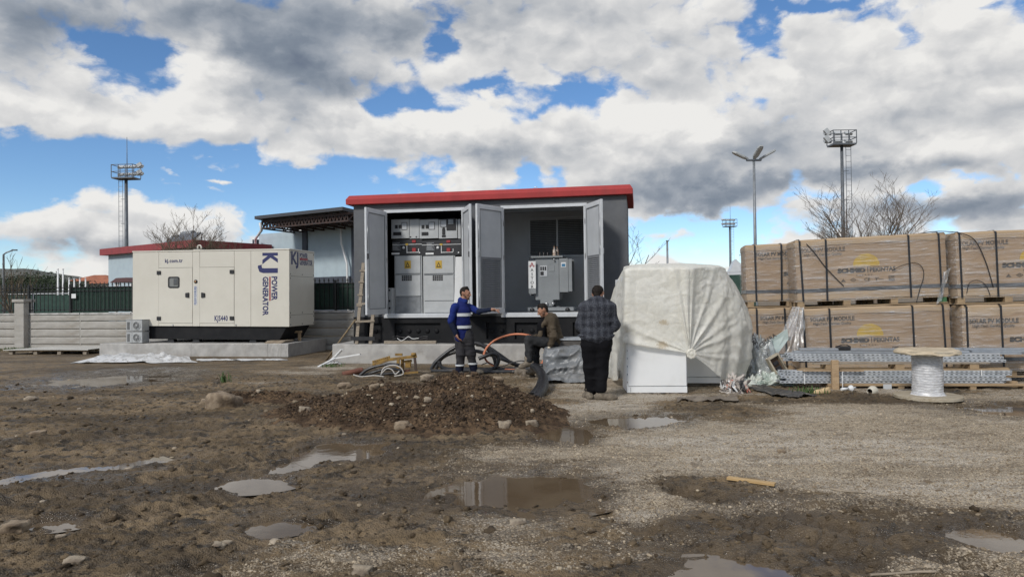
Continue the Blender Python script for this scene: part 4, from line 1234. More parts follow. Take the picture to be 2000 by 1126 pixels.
# skid and feet
sk = MB(); sk.prism([(.50, -.38), (GL - .34, -.38), (GL - .11, -.002), (.27, -.002)], .06, GW - .06); sk.build('skid', M_BLACK, gen, bevel=.006)
for px in (328.5, 378.5, 490, 522):
    x, _ = gp(px, 660)
    for y in (.18, GW - .2):
        f = MB(); f.box(x - .13, x + .13, y - .1, y + .1, -.50 if px < 400 else -.465, -.455); f.prism([(x - .115, -.454), (x + .115, -.454), (x + .085, -.382), (x - .085, -.382)], y - .08, y + .08); f.build('foot', M_RUB, gen)
# lettering
x, z = gp(352, 0)[0], 0
xa, za = gp(322, 512.5); text('kj.com.tr', frontM(xa, -.004, za) @ Matrix.Shear('XZ', 4, (0, 0)) if False else frontM(xa, -.003, za), .105, M_NAVY, 'lettering', gen, bold=.03, xs=.98, space=1.08)
xa, za = gp(419, 626); text('KJS440', frontM(xa, -.0095, za), .15, M_NAVY, 'lettering', d2, bold=.03, xs=.64, space=1.1)
xa, za = gp(530.8, 539.5); xb, zb = gp(541.5, 586.5)
def fit(body, M0, capw, length, mt, parent, bold):
    o = text(body, Matrix.Identity(4), capw, mt, 'lettering', parent, bold)
    xsz = [v.co.x for v in o.data.vertices]; k = length / (max(xsz) - min(xsz)); mn = min(xsz)
    o.data.transform(M0 @ Matrix.Diagonal((k, 1, 1, 1)) @ Matrix.Translation((-mn, 0, 0)))
    return o
ka, kz = gp(514.5, 493.5); kb, kz2 = gp(541.5, 515.2); _, jz = gp(514.5, 516.5); _, jz2 = gp(514.5, 533)
fit('K', frontM(ka, -.003, kz, -math.pi / 2), kb - ka, kz - kz2, M_NAVY, gen, .05)
fit('J', frontM(ka, -.003, jz, -math.pi / 2), kb - ka, jz - jz2, M_NAVY, gen, .05)
fit('POWER', frontM(xa, -.003, za, -math.pi / 2), xb - xa, za - zb, M_NAVY, gen, .035)
xc, zc = gp(513.6, 540); xd, zd = gp(524, 616)
fit('GENERATOR', frontM(xc, -.003, zc, -math.pi / 2), xd - xc, zc - zd, M_NAVY, gen, .035)
xr0, zr0_ = gp(526, 540); xr1, zr1_ = gp(528.6, 587)
MB().box(xr0, xr1, -.0035, -.001, zr1_, zr0_).build('underline', M_LINE, gen)
# end lettering (on the right face)
def gs(px, py):
    inv = GF.m.inverted(); c = inv @ Vector((0, 0, CAMZ)); d = inv.to_3x3() @ Vector(ray(px, py)); k = (GL + .002 - c.x) / d.x; p = c + d * k
    return p.y, p.z
y0, z0 = gs(568.5, 514.5); y1, z1 = gs(583, 492.5)
fit('KJ', sideM(GL + .004, y0, z0), (z1 - z0), y1 - y0, M_NAVY, gen, .04)
y0, z0 = gs(585, 504); y1, z1 = gs(601, 495.5); fit('POWER', sideM(GL + .004, y0, z0), z1 - z0, y1 - y0, M_NAVY, gen, .04)
y0, z0 = gs(585, 516.5); y1, z1 = gs(610, 508.5); fit('GENERATOR', sideM(GL + .004, y0, z0), z1 - z0, y1 - y0, M_NAVY, gen, .04)
y0, z0 = gs(585, 507.2); y1, z1 = gs(601, 505); MB().box(GL + .003, GL + .005, y0, y1, z0, z1).build('underline', M_LINE, gen)

# --- two small fan units stacked at the slab corner
M_FAN = mat('fan unit grey', (.36, .37, .37), .5, (.31, .32, .32), 5)
def fan_unit(z, label):
    ua, _ = GSF.px(246.5, 660, -.30); ub, _ = GSF.px(277.5, 660, -.30)
    t = thing('fan_unit', label, 'fan unit', group='grey fan units at the slab corner'); GSF.place(t, ua, -.30, z)
    w, h = ub - ua, .335
    MB().box(0, w, 0, .30, .012, h - .006).build('casing', M_FAN, t, bevel=.008)
    MB().box(-.012, w + .012, -.012, .31, h - .005, h + .008).build('lid', M_FAN, t, bevel=.004)
    cx, cz, r = w * .66, h * .5, .125
    fr = MB(); fr.lathe([(r - .02, 0), (r - .02, .015), (r, .015), (r + .008, 0)], 28, M=Matrix.Translation((cx, -.001, cz)) @ Matrix.Rotation(math.pi / 2, 4, 'X')); fr.build('fan_ring', M_FAN, t)
    MB().lathe([(0, 0), (r - .022, 0), (r - .022, .002), (0, .002)], 28, M=Matrix.Translation((cx, -.001, cz)) @ Matrix.Rotation(math.pi / 2, 4, 'X')).build('fan_opening', mat('fan dark', (.07, .073, .075), .6), t)
    gr = MB()
    for q in (.035, .06, .085): gr.tube([(cx + q * math.cos(a), -.010, cz + q * math.sin(a)) for a in np.linspace(0, 2 * math.pi, 22)], .005, 5, caps=False)
    for k in range(6): gr.bar((cx, -.012, cz), (cx + .1 * math.cos(k * 1.047), -.012, cz + .1 * math.sin(k * 1.047)), .006)
    gr.lathe([(0, 0), (.03, 0), (.03, .008), (0, .008)], 14, M=Matrix.Translation((cx, -.012, cz)) @ Matrix.Rotation(math.pi / 2, 4, 'X'))
    gr.build('grille', M_FAN, t)
    lv = MB().box(.06, .075, -.008, -.001, .05, h - .06).mesh('slot'); lv.materials.append(mat('slot', (.1, .1, .1), .6))
    for k in range(3):
        o = link('slot', lv, None, t); o.location = (-.02 + k * .03, 0, 0)
    bl = MB()
    for q in np.linspace(.04, h - .04, 7): bl.box(w * .36, w * .375, -.006, -.001, float(q) - .008, float(q) + .008)
    bl.build('rivet', M_RUB, t)
fan_unit(.367, 'lower grey fan unit standing on the generator slab corner')
fan_unit(.715, 'upper grey fan unit stacked on the other at the generator slab')
# --- plywood offcuts and a crude wooden trestle on the right of the slab
M_PLY = mat('weathered plywood', (.33, .27, .20), .8, (.24, .19, .14), 6, stretch=(1, 6, 1), bump=.001)
M_WOOD = mat('pale sawn timber', (.42, .30, .18), .75, (.31, .21, .12), 5, stretch=(1, 8, 8), bump=.002, dirt=(.20, .14, .09), dscale=2)
M_WOOD_OLD = mat('grey old timber', (.30, .255, .20), .85, (.21, .175, .135), 5, stretch=(2, 9, 9), bump=.003, dirt=(.13, .11, .085), dscale=2)
xp, _ = GSF.px(516, 668, -.25); xq, _ = GSF.px(582, 664, .1)
for k, lab in enumerate(('lowest plywood sheet of the small stack on the generator slab', 'middle plywood sheet of the small stack on the generator slab', 'top plywood sheet of the small stack on the generator slab')):
    t = thing('plywood_sheet', lab, 'plywood sheet', group='plywood sheets on the slab'); GSF.place(t, xp + .02 * k, -.24 + .03 * k, .367 + .024 * k, R(2 * k - 3))
    MB().box(0, xq - xp - .3, 0, .55, 0, .02).build('sheet', M_PLY, t)
xt, _ = GSF.px(556, 660, .75)
t = thing('trestle', 'crude low wooden trestle beside the plywood on the slab', 'trestle'); GSF.place(t, xt, .75, .367, R(4))
MB().box(-.06, .52, -.05, .05, .24, .30).build('top', M_WOOD, t, bevel=.004)
for x in (.0, .42): MB().box(x, x + .075, -.035, .035, 0, .238).build('leg', M_WOOD, t, bevel=.004)


# ================================================================== CARTONS, CHANNELS, DRUM, COVERED CABINETS
def film_mat(name, tint=(.75, .77, .79), amount=.12, streak=.5, stretch=(1.2, 1, 9), scale=5., rough=.16, crinkle=.01):
    """Clear stretch film: mostly see-through, with milky wrinkles and a sheen."""
    m = bpy.data.materials.new(name); m.use_nodes = True
    t = NT(m.node_tree); t.n.remove(t.n['Principled BSDF'])
    tc = t.vmath('MULTIPLY', t.node('ShaderNodeTexCoord').outputs['Object'], stretch)
    n = t.noise(tc, scale, 8, .68, .6); n2 = t.noise(tc, scale * .35, 3, .5)
    f = t.math('ADD', t.math('MULTIPLY', t.ramp(n, .50, .74), streak), t.math('MULTIPLY', t.ramp(n2, .45, .8), streak * .5))
    f = t.math('ADD', f, amount, clamp=True)
    bn = t.node('ShaderNodeBump'); bn.inputs['Distance'].default_value = crinkle; t.l.new(n, bn.inputs['Height'])
    df = t.node('ShaderNodeBsdfDiffuse'); df.inputs[0].default_value = tuple(tint) + (1,); t.l.new(bn.outputs[0], df.inputs['Normal'])
    gl = t.node('ShaderNodeBsdfGlossy'); gl.inputs['Roughness'].default_value = rough; t.l.new(bn.outputs[0], gl.inputs['Normal'])
    tr = t.node('ShaderNodeBsdfTransparent')
    a = t.node('ShaderNodeMixShader'); a.inputs[0].default_value = .35; t.l.new(df.outputs[0], a.inputs[1]); t.l.new(gl.outputs[0], a.inputs[2])
    b = t.node('ShaderNodeMixShader'); t.l.new(f, b.inputs[0]); t.l.new(tr.outputs[0], b.inputs[1]); t.l.new(a.outputs[0], b.inputs[2])
    t.l.new(b.outputs[0], t.n['Material Output'].inputs[0])
    return m

M_CARD = mat('brown cardboard', (.325, .232, .150), .8, (.27, .188, .118), 1.6, .35, .68, bump=.0012, bscale=70, stretch=(1, 1, 1.6), dirt=(.245, .165, .10), dscale=1.1)
M_CARD_LID = mat('pale cardboard lid', (.39, .288, .185), .8, (.33, .24, .15), 2.2, .35, .68, bump=.0015, bscale=50, stretch=(.5, 1, 3), dirt=(.30, .21, .13), dscale=1.5)
M_STRAP = mat('black strapping', (.016, .017, .02), .4)
M_BAND = mat('dark tape band', (.05, .055, .062), .35, (.085, .09, .10), 9, stretch=(.4, 1, 1))
M_PRINT = mat('black carton print', (.030, .027, .025), .7, (.06, .05, .042), 20)
M_PRINT2 = mat('faded carton print', (.065, .052, .042), .75, (.12, .09, .068), 20)
M_SUN = mat('printed sun', (.46, .30, .03), .75, (.40, .26, .035), 7)
M_FILM = film_mat('stretch film', amount=.04, streak=.62, stretch=(.8, 1, 12))
M_PAL = mat('pallet wood', (.36, .26, .155), .8, (.27, .19, .11), 5, stretch=(1, 8, 8), bump=.002, dirt=(.17, .12, .08), dscale=2)
M_GREEN = mat('green stamp', (.05, .14, .06), .7)

CL, CD, CH = 2.40, .80, 1.13
rngc = random.Random(12)
def pallet(fr, u, v, z, L, D, label, blocks=4, green=False):
    t = thing('pallet', label, 'pallet', group='pallets under the cartons'); fr.place(t, u, v, z)
    for k in range(5):
        y = k * (D - .1) / 4
        MB().box(0, L, y, y + .1, .115, .137).build('plank', M_PAL, t)
    for i in range(blocks):
        x = .02 + i * (L - .16) / (blocks - 1)
        for y in (.0, D / 2 - .05, D - .1):
            MB().box(x, x + .12, y + .003, y + .098, .024, .113).build('block', M_GREEN if green and i == blocks - 1 and y == 0 else M_PAL, t)
    for y in (.0, D / 2 - .05, D - .1): MB().box(0, L, y, y + .1, .002, .022).build('plank', M_PAL, t)
    return t

def carton(fr, u, v, z, label, text_x=.07, faded=False, bulge=0.0, lid=.12, sun=True, straps=(.03, .21, .76, .955), logo=True, L=2.55, band=True):
    t = thing('carton', label, 'carton', group='cartons of solar modules on pallets'); fr.place(t, u, v, z, R(rngc.uniform(-.5, .5)))
    b = MB(); n = 12
    # body with slightly bulged, uneven faces
    P = []
    for j in range(9):
        zz = (CH - .004) * j / 8; row = []
        for x, y in [(i / n * L, 0) for i in range(n)] + [(L, i / 5 * CD) for i in range(5)] + [(L - i / n * L, CD) for i in range(n)] + [(0, CD - i / 5 * CD) for i in range(5)]:
            e = math.sin(math.pi * j / 8)
            bx = (-1 if x == 0 else 1 if x == L else 0); by = (-1 if y == 0 else 1 if y == CD else 0)
            q = rngc.uniform(-.004, .004) + bulge * e * math.sin(math.pi * min(max(x / L, .02), .98))
            row.append((x + bx * (.012 * e * math.sin(math.pi * y / CD) + .3 * q), y + by * q, zz))
        P.append(row)
    b.grid(np.array(P), smooth=False, closed=True)
    b.build('body', M_CARD, t)
    # lid: a cap over the top with ragged lower edge
    c = MB(); P = []
    per = [(i / n * L, -.012) for i in range(n)] + [(L + .012, i / 5 * CD) for i in range(5)] + [(L - i / n * L, CD + .012) for i in range(n)] + [(-.012, CD - i / 5 * CD) for i in range(5)]
    sag = [rngc.uniform(-.012, .012) for _ in per]
    P.append([(x, y, CH - lid + s) for (x, y), s in zip(per, sag)])
    P.append([(x * 1.0, y, CH - .03 + s * .2) for (x, y), s in zip(per, sag)])
    P.append([(L / 2 + (x - L / 2) * .985, CD / 2 + (y - CD / 2) * .96, CH + .004 + s * .4) for (x, y), s in zip(per, sag)])
    P.append([(L / 2 + (x - L / 2) * .6, CD / 2 + (y - CD / 2) * .5, CH + .012 + s * .5) for (x, y), s in zip(per, sag)])
    c.grid(np.array(P), smooth=False, closed=True); m = len(per); c.f.append(tuple(range(len(c.v) - m, len(c.v)))); c.sm.append(False)
    c.build('lid', M_CARD_LID, t)
    # foot collar
    f = MB(); per2 = per
    P = [[(x, y * 1.0 - (.004 if y < 0 else 0), .002) for x, y in per2], [(x, y, .135 + s) for (x, y), s in zip(per2, sag)]]
    f.grid(np.array(P), smooth=False, closed=True); f.build('collar', M_CARD_LID, t)
    if band:
        bd = MB(); bd.box(-.014, L + .014, -.017, -.0135, .145, .21); bd.box(L + .0125, L + .016, -.012, CD, .145, .21); bd.box(-.016, -.0125, -.012, CD, .145, .21); bd.build('tape_band', M_BAND, t)
    for s_ in straps:
        x = s_ * L; w = .017
        st = MB(); k = rngc.uniform(-.02, .02)
        pts = [(x + k, -.040 - bulge, -.02), (x + k * .5, -.041 - bulge, CH * .5), (x, -.040 - bulge, CH - .02), (x, .06, CH + .022), (x, CD - .06, CH + .022), (x, CD + .02, CH - .02)]
        for a, q in zip(pts[:-1], pts[1:]): st.add([(a[0] - w, a[1], a[2]), (a[0] + w, a[1], a[2]), (q[0] + w, q[1], q[2]), (q[0] - w, q[1], q[2])], [(0, 1, 2, 3)])
        st.build('strap', M_STRAP, t)
    pm_ = M_PRINT2 if faded else M_PRINT
    y = -.0065 - bulge * .9
    fit('SOLAR PV MODULE', frontM(text_x, y, CH - lid - .115), .074, .77, pm_, t, .032)
    fit('High-Tech German Quality', frontM(text_x + .05, y, CH - lid - .185), .044, .66, pm_, t, .022)
    if sun:
        r = .225; cx, cz = 1.22, .615
        s = MB(); p = [(cx + r * math.cos(a), y, cz + r * .92 * math.sin(a)) for a in np.linspace(-.12, math.pi + .12, 26)]; s.add(p, [tuple(range(len(p)))]); s.build('sun_emblem', M_SUN, t)
    if logo:
        fitx = lambda body, x0, x1, z, h, mt_, bold: fit(body, frontM(x0, y, z), h, x1 - x0, mt_, t, bold)
        fitx('SCHMID', .72, 1.205, .485, .073, M_PRINT, .075)
        MB().box(1.235, 1.248, y - .001, y, .47, .575).build('logo_bar', M_PRINT, t)
        fitx('PEKINTAS', 1.275, 1.71, .485, .078, M_PRINT, .03)
        text('E N E R G Y', frontM(1.04, y, .415), .030, M_PRINT2, 'lettering', t, bold=.006, xs=1.1, space=1.15)
        mk = MB(); mk.prism([(.77, .315), (.86, .315), (.815, .375)], y - .001, y); mk.build('mark', M_PRINT2, t)
        p1 = [(.93, .345), (.985, .31), (1.04, .345), (.985, .38)]; p2 = [(.943, .345), (.985, .318), (1.027, .345), (.985, .372)]
        mk = MB(); mk.grid(np.array([[(q[0], y, q[1]) for q in p1], [(q[0], y, q[1]) for q in p2]]), smooth=False, closed=True); mk.build('mark', M_PRINT, t)
        text('SG', frontM(.955, y, .33), .03, M_PRINT, 'lettering', t, bold=.004)
        text('CE', frontM(1.17, y, .315), .06, M_PRINT, 'lettering', t, bold=.008)
        mk = MB(); mk.box(1.36, 1.42, y - .001, y, .355, .375); mk.box(1.37, 1.39, y - .001, y, .315, .352); mk.box(1.42, 1.50, y - .001, y, .335, .343); mk.build('mark', M_PRINT2, t)
        mk = MB(); mk.box(1.585, 1.685, y - .001, y, .305, .395); q_ = mk.build('mark', M_PRINT2, t); text('TUV', frontM(1.595, y - .002, .34), .035, M_CARD_LID, 'lettering', t, bold=.004)
    # stretch film round the whole carton
    fl = MB(); P = []
    per = [(-.03 + i / 10 * (L + .06), -.034 - bulge) for i in range(10)] + [(L + .03, -.03 + i / 4 * (CD + .06)) for i in range(4)] + [(L + .03 - i / 10 * (L + .06), CD + .03) for i in range(10)] + [(-.03, CD + .03 - i / 4 * (CD + .06)) for i in range(4)]
    for zz in np.linspace(-.03, CH - .05, 7): P.append([(x + rngc.uniform(-.004, .004), yy + rngc.uniform(-.004, .004), zz) for x, yy in per])
    fl.grid(np.array(P), smooth=True, closed=True); fl.build('stretch_film', M_FILM, t)
    return t

CF = Frame((5.41, 12.90, 0), R(-12), R(-1.7))
rise = .02
Z1, Z2 = .145 + rise, .145 + rise + CH + .16
pallet(CF, 0, 0, rise, 2.55, CD, 'lowest pallet under the front middle carton')
carton(CF, .0, -.02, Z1, 'lower middle carton with printed sun behind the steel channels', .20)
pallet(CF, -.02, 0, Z1 + CH + .016, 2.57, CD, 'pallet between the two middle cartons with a green block', green=True)
carton(CF, .0, 0, Z2, 'upper middle carton with printed sun and a loose black strap across it', .10, faded=True)
RF = Frame((7.92, 12.16, .05), R(-12), R(-1.0))
pallet(RF, 0, 0, rise, CL, CD, 'lowest pallet under the right carton stack')
carton(RF, .05, -.02, Z1, 'lower right carton cut off by the edge of the photo, lid crumpled', .10, bulge=.03, lid=.20, straps=(.02, .23, .76, .95))
pallet(RF, -.02, 0, Z1 + CH + .016, CL, CD, 'pallet between the two right cartons')
carton(RF, .0, 0, Z2, 'upper right carton with a pale worn patch and dark film on its left end', .06, faded=True, straps=(.02, .245, .76, .955))
LF = Frame((4.80, 14.0, 0), R(-12), R(-.6))
pallet(LF, 0, 0, rise, CL, CD, 'lowest pallet under the rear left cartons')
carton(LF, .03, 0, Z1, 'lower left carton half hidden behind the plastic rubbish', .22, straps=(.06, .27, .8, .95))
pallet(LF, 0, 0, Z1 + CH + .016, CL, CD, 'pallet between the two rear left cartons')
carton(LF, .0, 0, Z2, 'upper left carton set back behind the middle one, top corner torn', .20, straps=(.07, .27, .8, .95))
# loose straps hanging over the cartons
def cable(name, label, cat, pts, r, mt, n=8, group=None, sub=6, parent=None, jig=0.):
    """A smooth tube through the points (Catmull-Rom)."""
    P = [Vector(p) for p in pts]; out = []
    for i in range(len(P) - 1):
        p0, p1, p2, p3 = P[max(i - 1, 0)], P[i], P[i + 1], P[min(i + 2, len(P) - 1)]
        for k in range(sub):
            t = k / sub
            out.append(.5 * ((2 * p1) + (p2 - p0) * t + (2 * p0 - 5 * p1 + 4 * p2 - p3) * t * t + (3 * p1 - p0 - 3 * p2 + p3) * t ** 3))
    out.append(P[-1])
    o = MB().tube(out, r, n).build(name, mt, parent)
    return tag(o, label, cat, group) if parent is None else o
def cfp(fr, px, py, v):
    u, w = fr.px(px, py, v); return fr.w(u, v, w)
cable('loose_strap', 'loose black strap slanting down the left of the upper middle carton', 'strap', [cfp(CF, a, b, -.045) for a, b in ((1575, 476), (1590, 492), (1608, 516), (1626, 536), (1648, 558))], .0085, M_STRAP, 5)
cable('loose_strap', 'loose black strap looping over the right part of the upper middle carton', 'strap', [cfp(CF, a, b, -.048) for a, b in ((1742, 528), (1762, 518), (1785, 513), (1798, 518), (1804, 530), (1802, 548), (1797, 562), (1790, 590))], .006, M_STRAP, 5)
cable('loose_strap', 'loose black strap running over the top onto the upper right carton', 'strap', [cfp(CF, 1795, 456, .05), cfp(CF, 1825, 452, .0), cfp(CF, 1850, 452, -.06), cfp(RF, 1880, 456, -.05), cfp(RF, 1905, 470, -.05), cfp(RF, 1925, 510, -.05), cfp(RF, 1940, 560, -.05)], .008, M_STRAP, 5)
cable('loose_strap', 'loose black strap curling low on the upper right carton', 'strap', [cfp(RF, 1888, 572, -.05), cfp(RF, 1893, 553, -.055), cfp(RF, 1908, 547, -.055), cfp(RF, 1925, 556, -.055), cfp(RF, 1934, 576, -.05)], .006, M_STRAP, 5)

# --- torn film hanging between the left and middle cartons
def hanging(name, label, cat, top, bot, cols, amp, mt, depth=.0, seed=0, sway=.0):
    """A hanging sheet between a top line and a bottom line, gathered in vertical folds."""
    rng = np.random.RandomState(seed); nu, nv = cols, 22
    P = np.zeros((nv, nu, 3)); ph = rng.rand(4) * 6
    for i in range(nv):
        v = i / (nv - 1)
        for j in range(nu):
            u = j / (nu - 1)
            a = Vector(top[0]).lerp(Vector(top[1]), u); b = Vector(bot[0]).lerp(Vector(bot[1]), u)
            p = a.lerp(b, v)
            f = math.sin(u * 21 + ph[0] + 1.5 * v) * .6 + math.sin(u * 41 + ph[1] - 2 * v) * .3 + (float(vn3(u * 5 + 3, v * 5 + 3, seed + 2.)) - .5) * 1.4
            P[i, j] = (p.x + sway * math.sin(v * 3 + ph[2]) + .3 * amp * f, p.y - amp * f - depth * math.sin(v * math.pi), p.z)
    mb = MB(); mb.grid(P); o = mb.build(name, mt)
    return tag(o, label, cat)
M_FILM2 = film_mat('torn film', amount=.22, streak=.55, stretch=(6, 6, 1.2), scale=4)
hanging('torn_film', 'torn clear film hanging down between the left and middle carton stacks', 'plastic film', (at(1548, 598, 12.75), at(1572, 600, 12.65)), (at(1505, 700, 12.4), at(1566, 690, 12.5)), 30, .045, M_FILM2, .05, 3)
hanging('torn_film', 'shred of clear film hanging at the right end of the upper middle carton', 'plastic film', (cfp(CF, 1843, 532, -.06), cfp(CF, 1857, 522, -.06)), (cfp(CF, 1829, 594, -.07), cfp(CF, 1838, 586, -.07)), 14, .02, M_FILM2, .0, 5)

# --- perforated steel channels in bundles
def channel_mat():
    m = bpy.data.materials.new('perforated galvanised channel'); m.use_nodes = True
    t = NT(m.node_tree); b = t.n['Principled BSDF']; tc = t.node('ShaderNodeTexCoord').outputs['Object']
    s = t.node('ShaderNodeSeparateXYZ'); t.l.new(tc, s.inputs[0])
    n = t.noise(tc, 9, 4, .6)
    c = t.mix(t.ramp(n, .35, .65), (.48, .51, .54), (.62, .645, .67))
    fx = t.math('FRACT', t.math('MULTIPLY', s.outputs[0], 1 / .075)); fz = t.math('FRACT', t.math('MULTIPLY', s.outputs[2], 1 / .0435))
    ax = t.math('LESS_THAN', t.math('ABSOLUTE', t.math('SUBTRACT', fx, .5)), .24); az = t.math('LESS_THAN', t.math('ABSOLUTE', t.math('SUBTRACT', fz, .5)), .13)
    geo = t.node('ShaderNodeNewGeometry'); 
    h = t.math('MULTIPLY', ax, az)
    c = t.mix(h, c, (.02, .021, .024))
    t.put(b.inputs['Base Color'], c); b.inputs['Metallic'].default_value = .55
    t.put(b.inputs['Roughness'], t.ramp(n, .3, .7, .32, .5))
    return m
M_CHAN = channel_mat()
M_CHAN_PLAIN = mat('galvanised steel', (.46, .49, .53), .36, (.38, .41, .45), 6, metal=.6)
def chan_mesh(L, h, d):
    """A lipped C profile, open to the back, two returns at the front edges."""
    th = .004
    lp_ = h * .3; prof = [(0, .003), (.003, 0), (d, 0), (d, lp_), (d - th, lp_), (d - th, th), (th, th), (th, h - th), (d - th, h - th), (d - th, h - lp_), (d, h - lp_), (d, h), (.003, h), (0, h - .003)][::-1]
    mb = MB(); n = len(prof)
    vs = [(0, y, z) for y, z in prof] + [(L, y, z) for y, z in prof]
    mb.add(vs, [tuple(range(n))[::-1], tuple(range(n, 2 * n))] + [(i, (i + 1) % n, (i + 1) % n + n, i + n) for i in range(n)])
    me = mb.mesh('steel_channel'); return me
def bundle(fr, x0, z0, L, rows, cols, h, d, where, seed, lean=0.0, plain=False):
    me = chan_mesh(L, h, d); me.materials.append(M_CHAN_PLAIN if plain else M_CHAN); rng = random.Random(seed)
    for r in range(rows):
        for c in range(cols):
            o = link('steel_channel', me)
            fr.place(o, x0 + rng.uniform(-.08, .08), c * (d + .006) + rng.uniform(-.004, .004), z0 + r * (h + .0025), R(rng.uniform(-.25, .25)))
            if r == rows - 1 and c == 0: lab = 'front top channel of %s' % where
            elif c: lab = '%s channel back in the %s layer of %s' % (('second', 'third', 'fourth', 'rearmost')[c - 1], ('top' if r == rows - 1 else 'bottom' if r == 0 else ('second', 'third', 'fourth')[r - 1]), where)
            elif c == 0: lab = ['lowest front channel of %s', 'second front channel from the bottom of %s', 'third front channel from the bottom of %s', 'fourth front channel from the bottom of %s'][r] % where
            else: lab = 'galvanised channel behind the front row of %s' % where
            tag(o, lab, 'steel channel', 'galvanised steel channels ' + ('in ' + where))
HF = Frame((at(1531, 748, 11.55).x, 11.55, 0), R(-7), R(-.2))
u1, _ = HF.px(1970, 748, 0)
bundle(HF, 0, .085, u1, 5, 4, .0395, .055, 'the lower long steel bundle', 1)
UF = Frame((at(1538, 703, 11.75).x, 11.72, 0), R(-7), R(.3))
u2, _ = UF.px(1955, 703, 0)
_, zu = UF.px(1538, 705, 0)
bundle(UF, 0, zu, u2, 3, 4, .0435, .055, 'the upper long steel bundle', 2)
for k, (dx, dz, ln) in enumerate(((0.0, 0, 2.6), (.35, .0, 2.5), (.1, .045, 2.4))):       # loose flat lengths on top
    me = MB().box(0, ln, 0, .09, 0, .035).mesh('steel_strip'); me.materials.append(M_CHAN_PLAIN); o = link('steel_strip', me); UF.place(o, .1 + dx, .02 + .11 * (k % 2), zu + .142 + dz, R(.4 * k - .3))
    tag(o, ['front flat steel strip on the left of the upper bundle', 'rear flat steel strip on the left of the upper bundle', 'topmost flat steel strip on the left of the upper bundle'][k], 'steel strip', 'loose steel strips')
XF = Frame((at(1865, 690, 11.75).x, 11.72, 0), R(-7))
_, zx = XF.px(1880, 697, 0)
rngs = random.Random(8)
for k in range(7):
    me = MB().box(0, 1.0 + .12 * (k % 3), 0, .06, 0, .034).mesh('steel_strip'); me.materials.append(M_CHAN_PLAIN); o = link('steel_strip', me)
    XF.place(o, [.02, .22, .0, .26, .06, .16, -.02][k], [.0, .06, .12, .0, .10, .05, .12][k], zx + .045 + [0, 0, 0, .036, .036, .072, .072][k] + .0, R([-1.5, 1, .5, 2, -2, 1.2, -1][k]))
    tag(o, ('front strip', 'second strip', 'third strip', 'front strip', 'rear strip', 'front strip', 'rear strip')[k] + ' in the ' + ('bottom', 'bottom', 'bottom', 'middle', 'middle', 'top', 'top')[k] + ' layer of the short strips right of the cable drum', 'steel strip', 'short steel strips right of the cable drum')
# ties and timber
w_ = MB()
for a, py0, py1, fr in ((1571, 722, 749, HF), (1917, 722, 736, HF)): 
    u, za = fr.px(a, py0, -.01); _, zb = fr.px(a, py1, -.01); q = MB().box(u - .008, u + .008, -.012, -.009, za, zb); o = q.build('binding_tie', M_WHITE); fr.place(o, 0, 0, 0); tag(o, 'white binding tie round the %s of the lower steel bundle' % ('left end' if a < 1700 else 'right end'), 'binding tie')
u, _ = HF.px(1632, 730, -.12); _, ztop = HF.px(1632, 703, -.12)
t = thing('timber_post', 'upright orange brown timber leaning against the steel bundles', 'timber post'); HF.place(t, u - .055, -.13, .0, R(2))
MB().box(0, .11, 0, .07, -.02, ztop).build('post', M_WOOD, t, bevel=.005)
t = thing('pallet', 'rough wooden skid under the lower steel bundle', 'pallet'); HF.place(t, .7, -.05, .0)
MB().box(0, 3.1, 0, .09, .045, .082).build('plank', M_PAL, t, bevel=.003); MB().box(0, 3.1, .35, .44, .045, .082).build('plank', M_PAL, t)
for x in (.0, 1.1, 2.2, 3.0): MB().box(x, x + .09, .01, .42, -.03, .043).build('block', M_PAL, t)
t = thing('pallet', 'rough wooden pallet between the two long steel bundles', 'pallet'); HF.place(t, .35, .05, .29)
MB().box(-.1, 3.2, 0, .10, 0, .022).build('plank', M_PAL, t); MB().box(0, 3.3, .22, .32, 0, .022).build('plank', M_PAL, t); MB().box(.15, 2.9, 0, .09, .105, .13).build('plank', M_WOOD_OLD, t)
for x in (.35, 1.45, 2.6): MB().box(x, x + .14, .01, .30, .024, .103).build('block', M_PAL, t)
t = thing('board', 'bent pale board lying on the lower steel bundle', 'board'); HF.place(t, .35, -.03, .293, R(-1)); MB().box(0, 1.9, 0, .09, .024, .036).build('board_face', M_WOOD, t) if False else MB().box(-.05, .9, -.04, .0, 0, .016).build('strip', M_WOOD, t)
t = thing('plastic_pack', 'small black strapped pack lying on the upper steel bundle', 'pack'); u, z = UF.px(1648, 686, .08); UF.place(t, u - .11, .02, zu + .185)
MB().box(0, .21, 0, .16, 0, .07).build('body', M_RUB, t, bevel=.02, seg=2); 
hh = MB(); hh.tube([(.0, .02, .07), (.07, .01, .10), (.15, .01, .095), (.21, .02, .06)], .008, 5); hh.build('strap', M_RUB, t)
t = thing('paper_label', 'crumpled white paper label on the wooden skid', 'paper label'); u, z = HF.px(1732, 755, -.07); HF.place(t, u - .05, -.062, z - .04)
MB().box(0, .13, 0, .004, 0, .085).build('sheet', M_ALU_PAN, t)
tie = MB(); u, za = HF.px(1645, 725, -.14); _, zb = HF.px(1646, 768, -.14); tie.box(u - .006, u + .006, -.145, -.142, max(zb, .01), za); o = tie.build('white_strip', M_WHITE); HF.place(o); tag(o, 'thin white strip hanging beside the timber post', 'plastic strip')

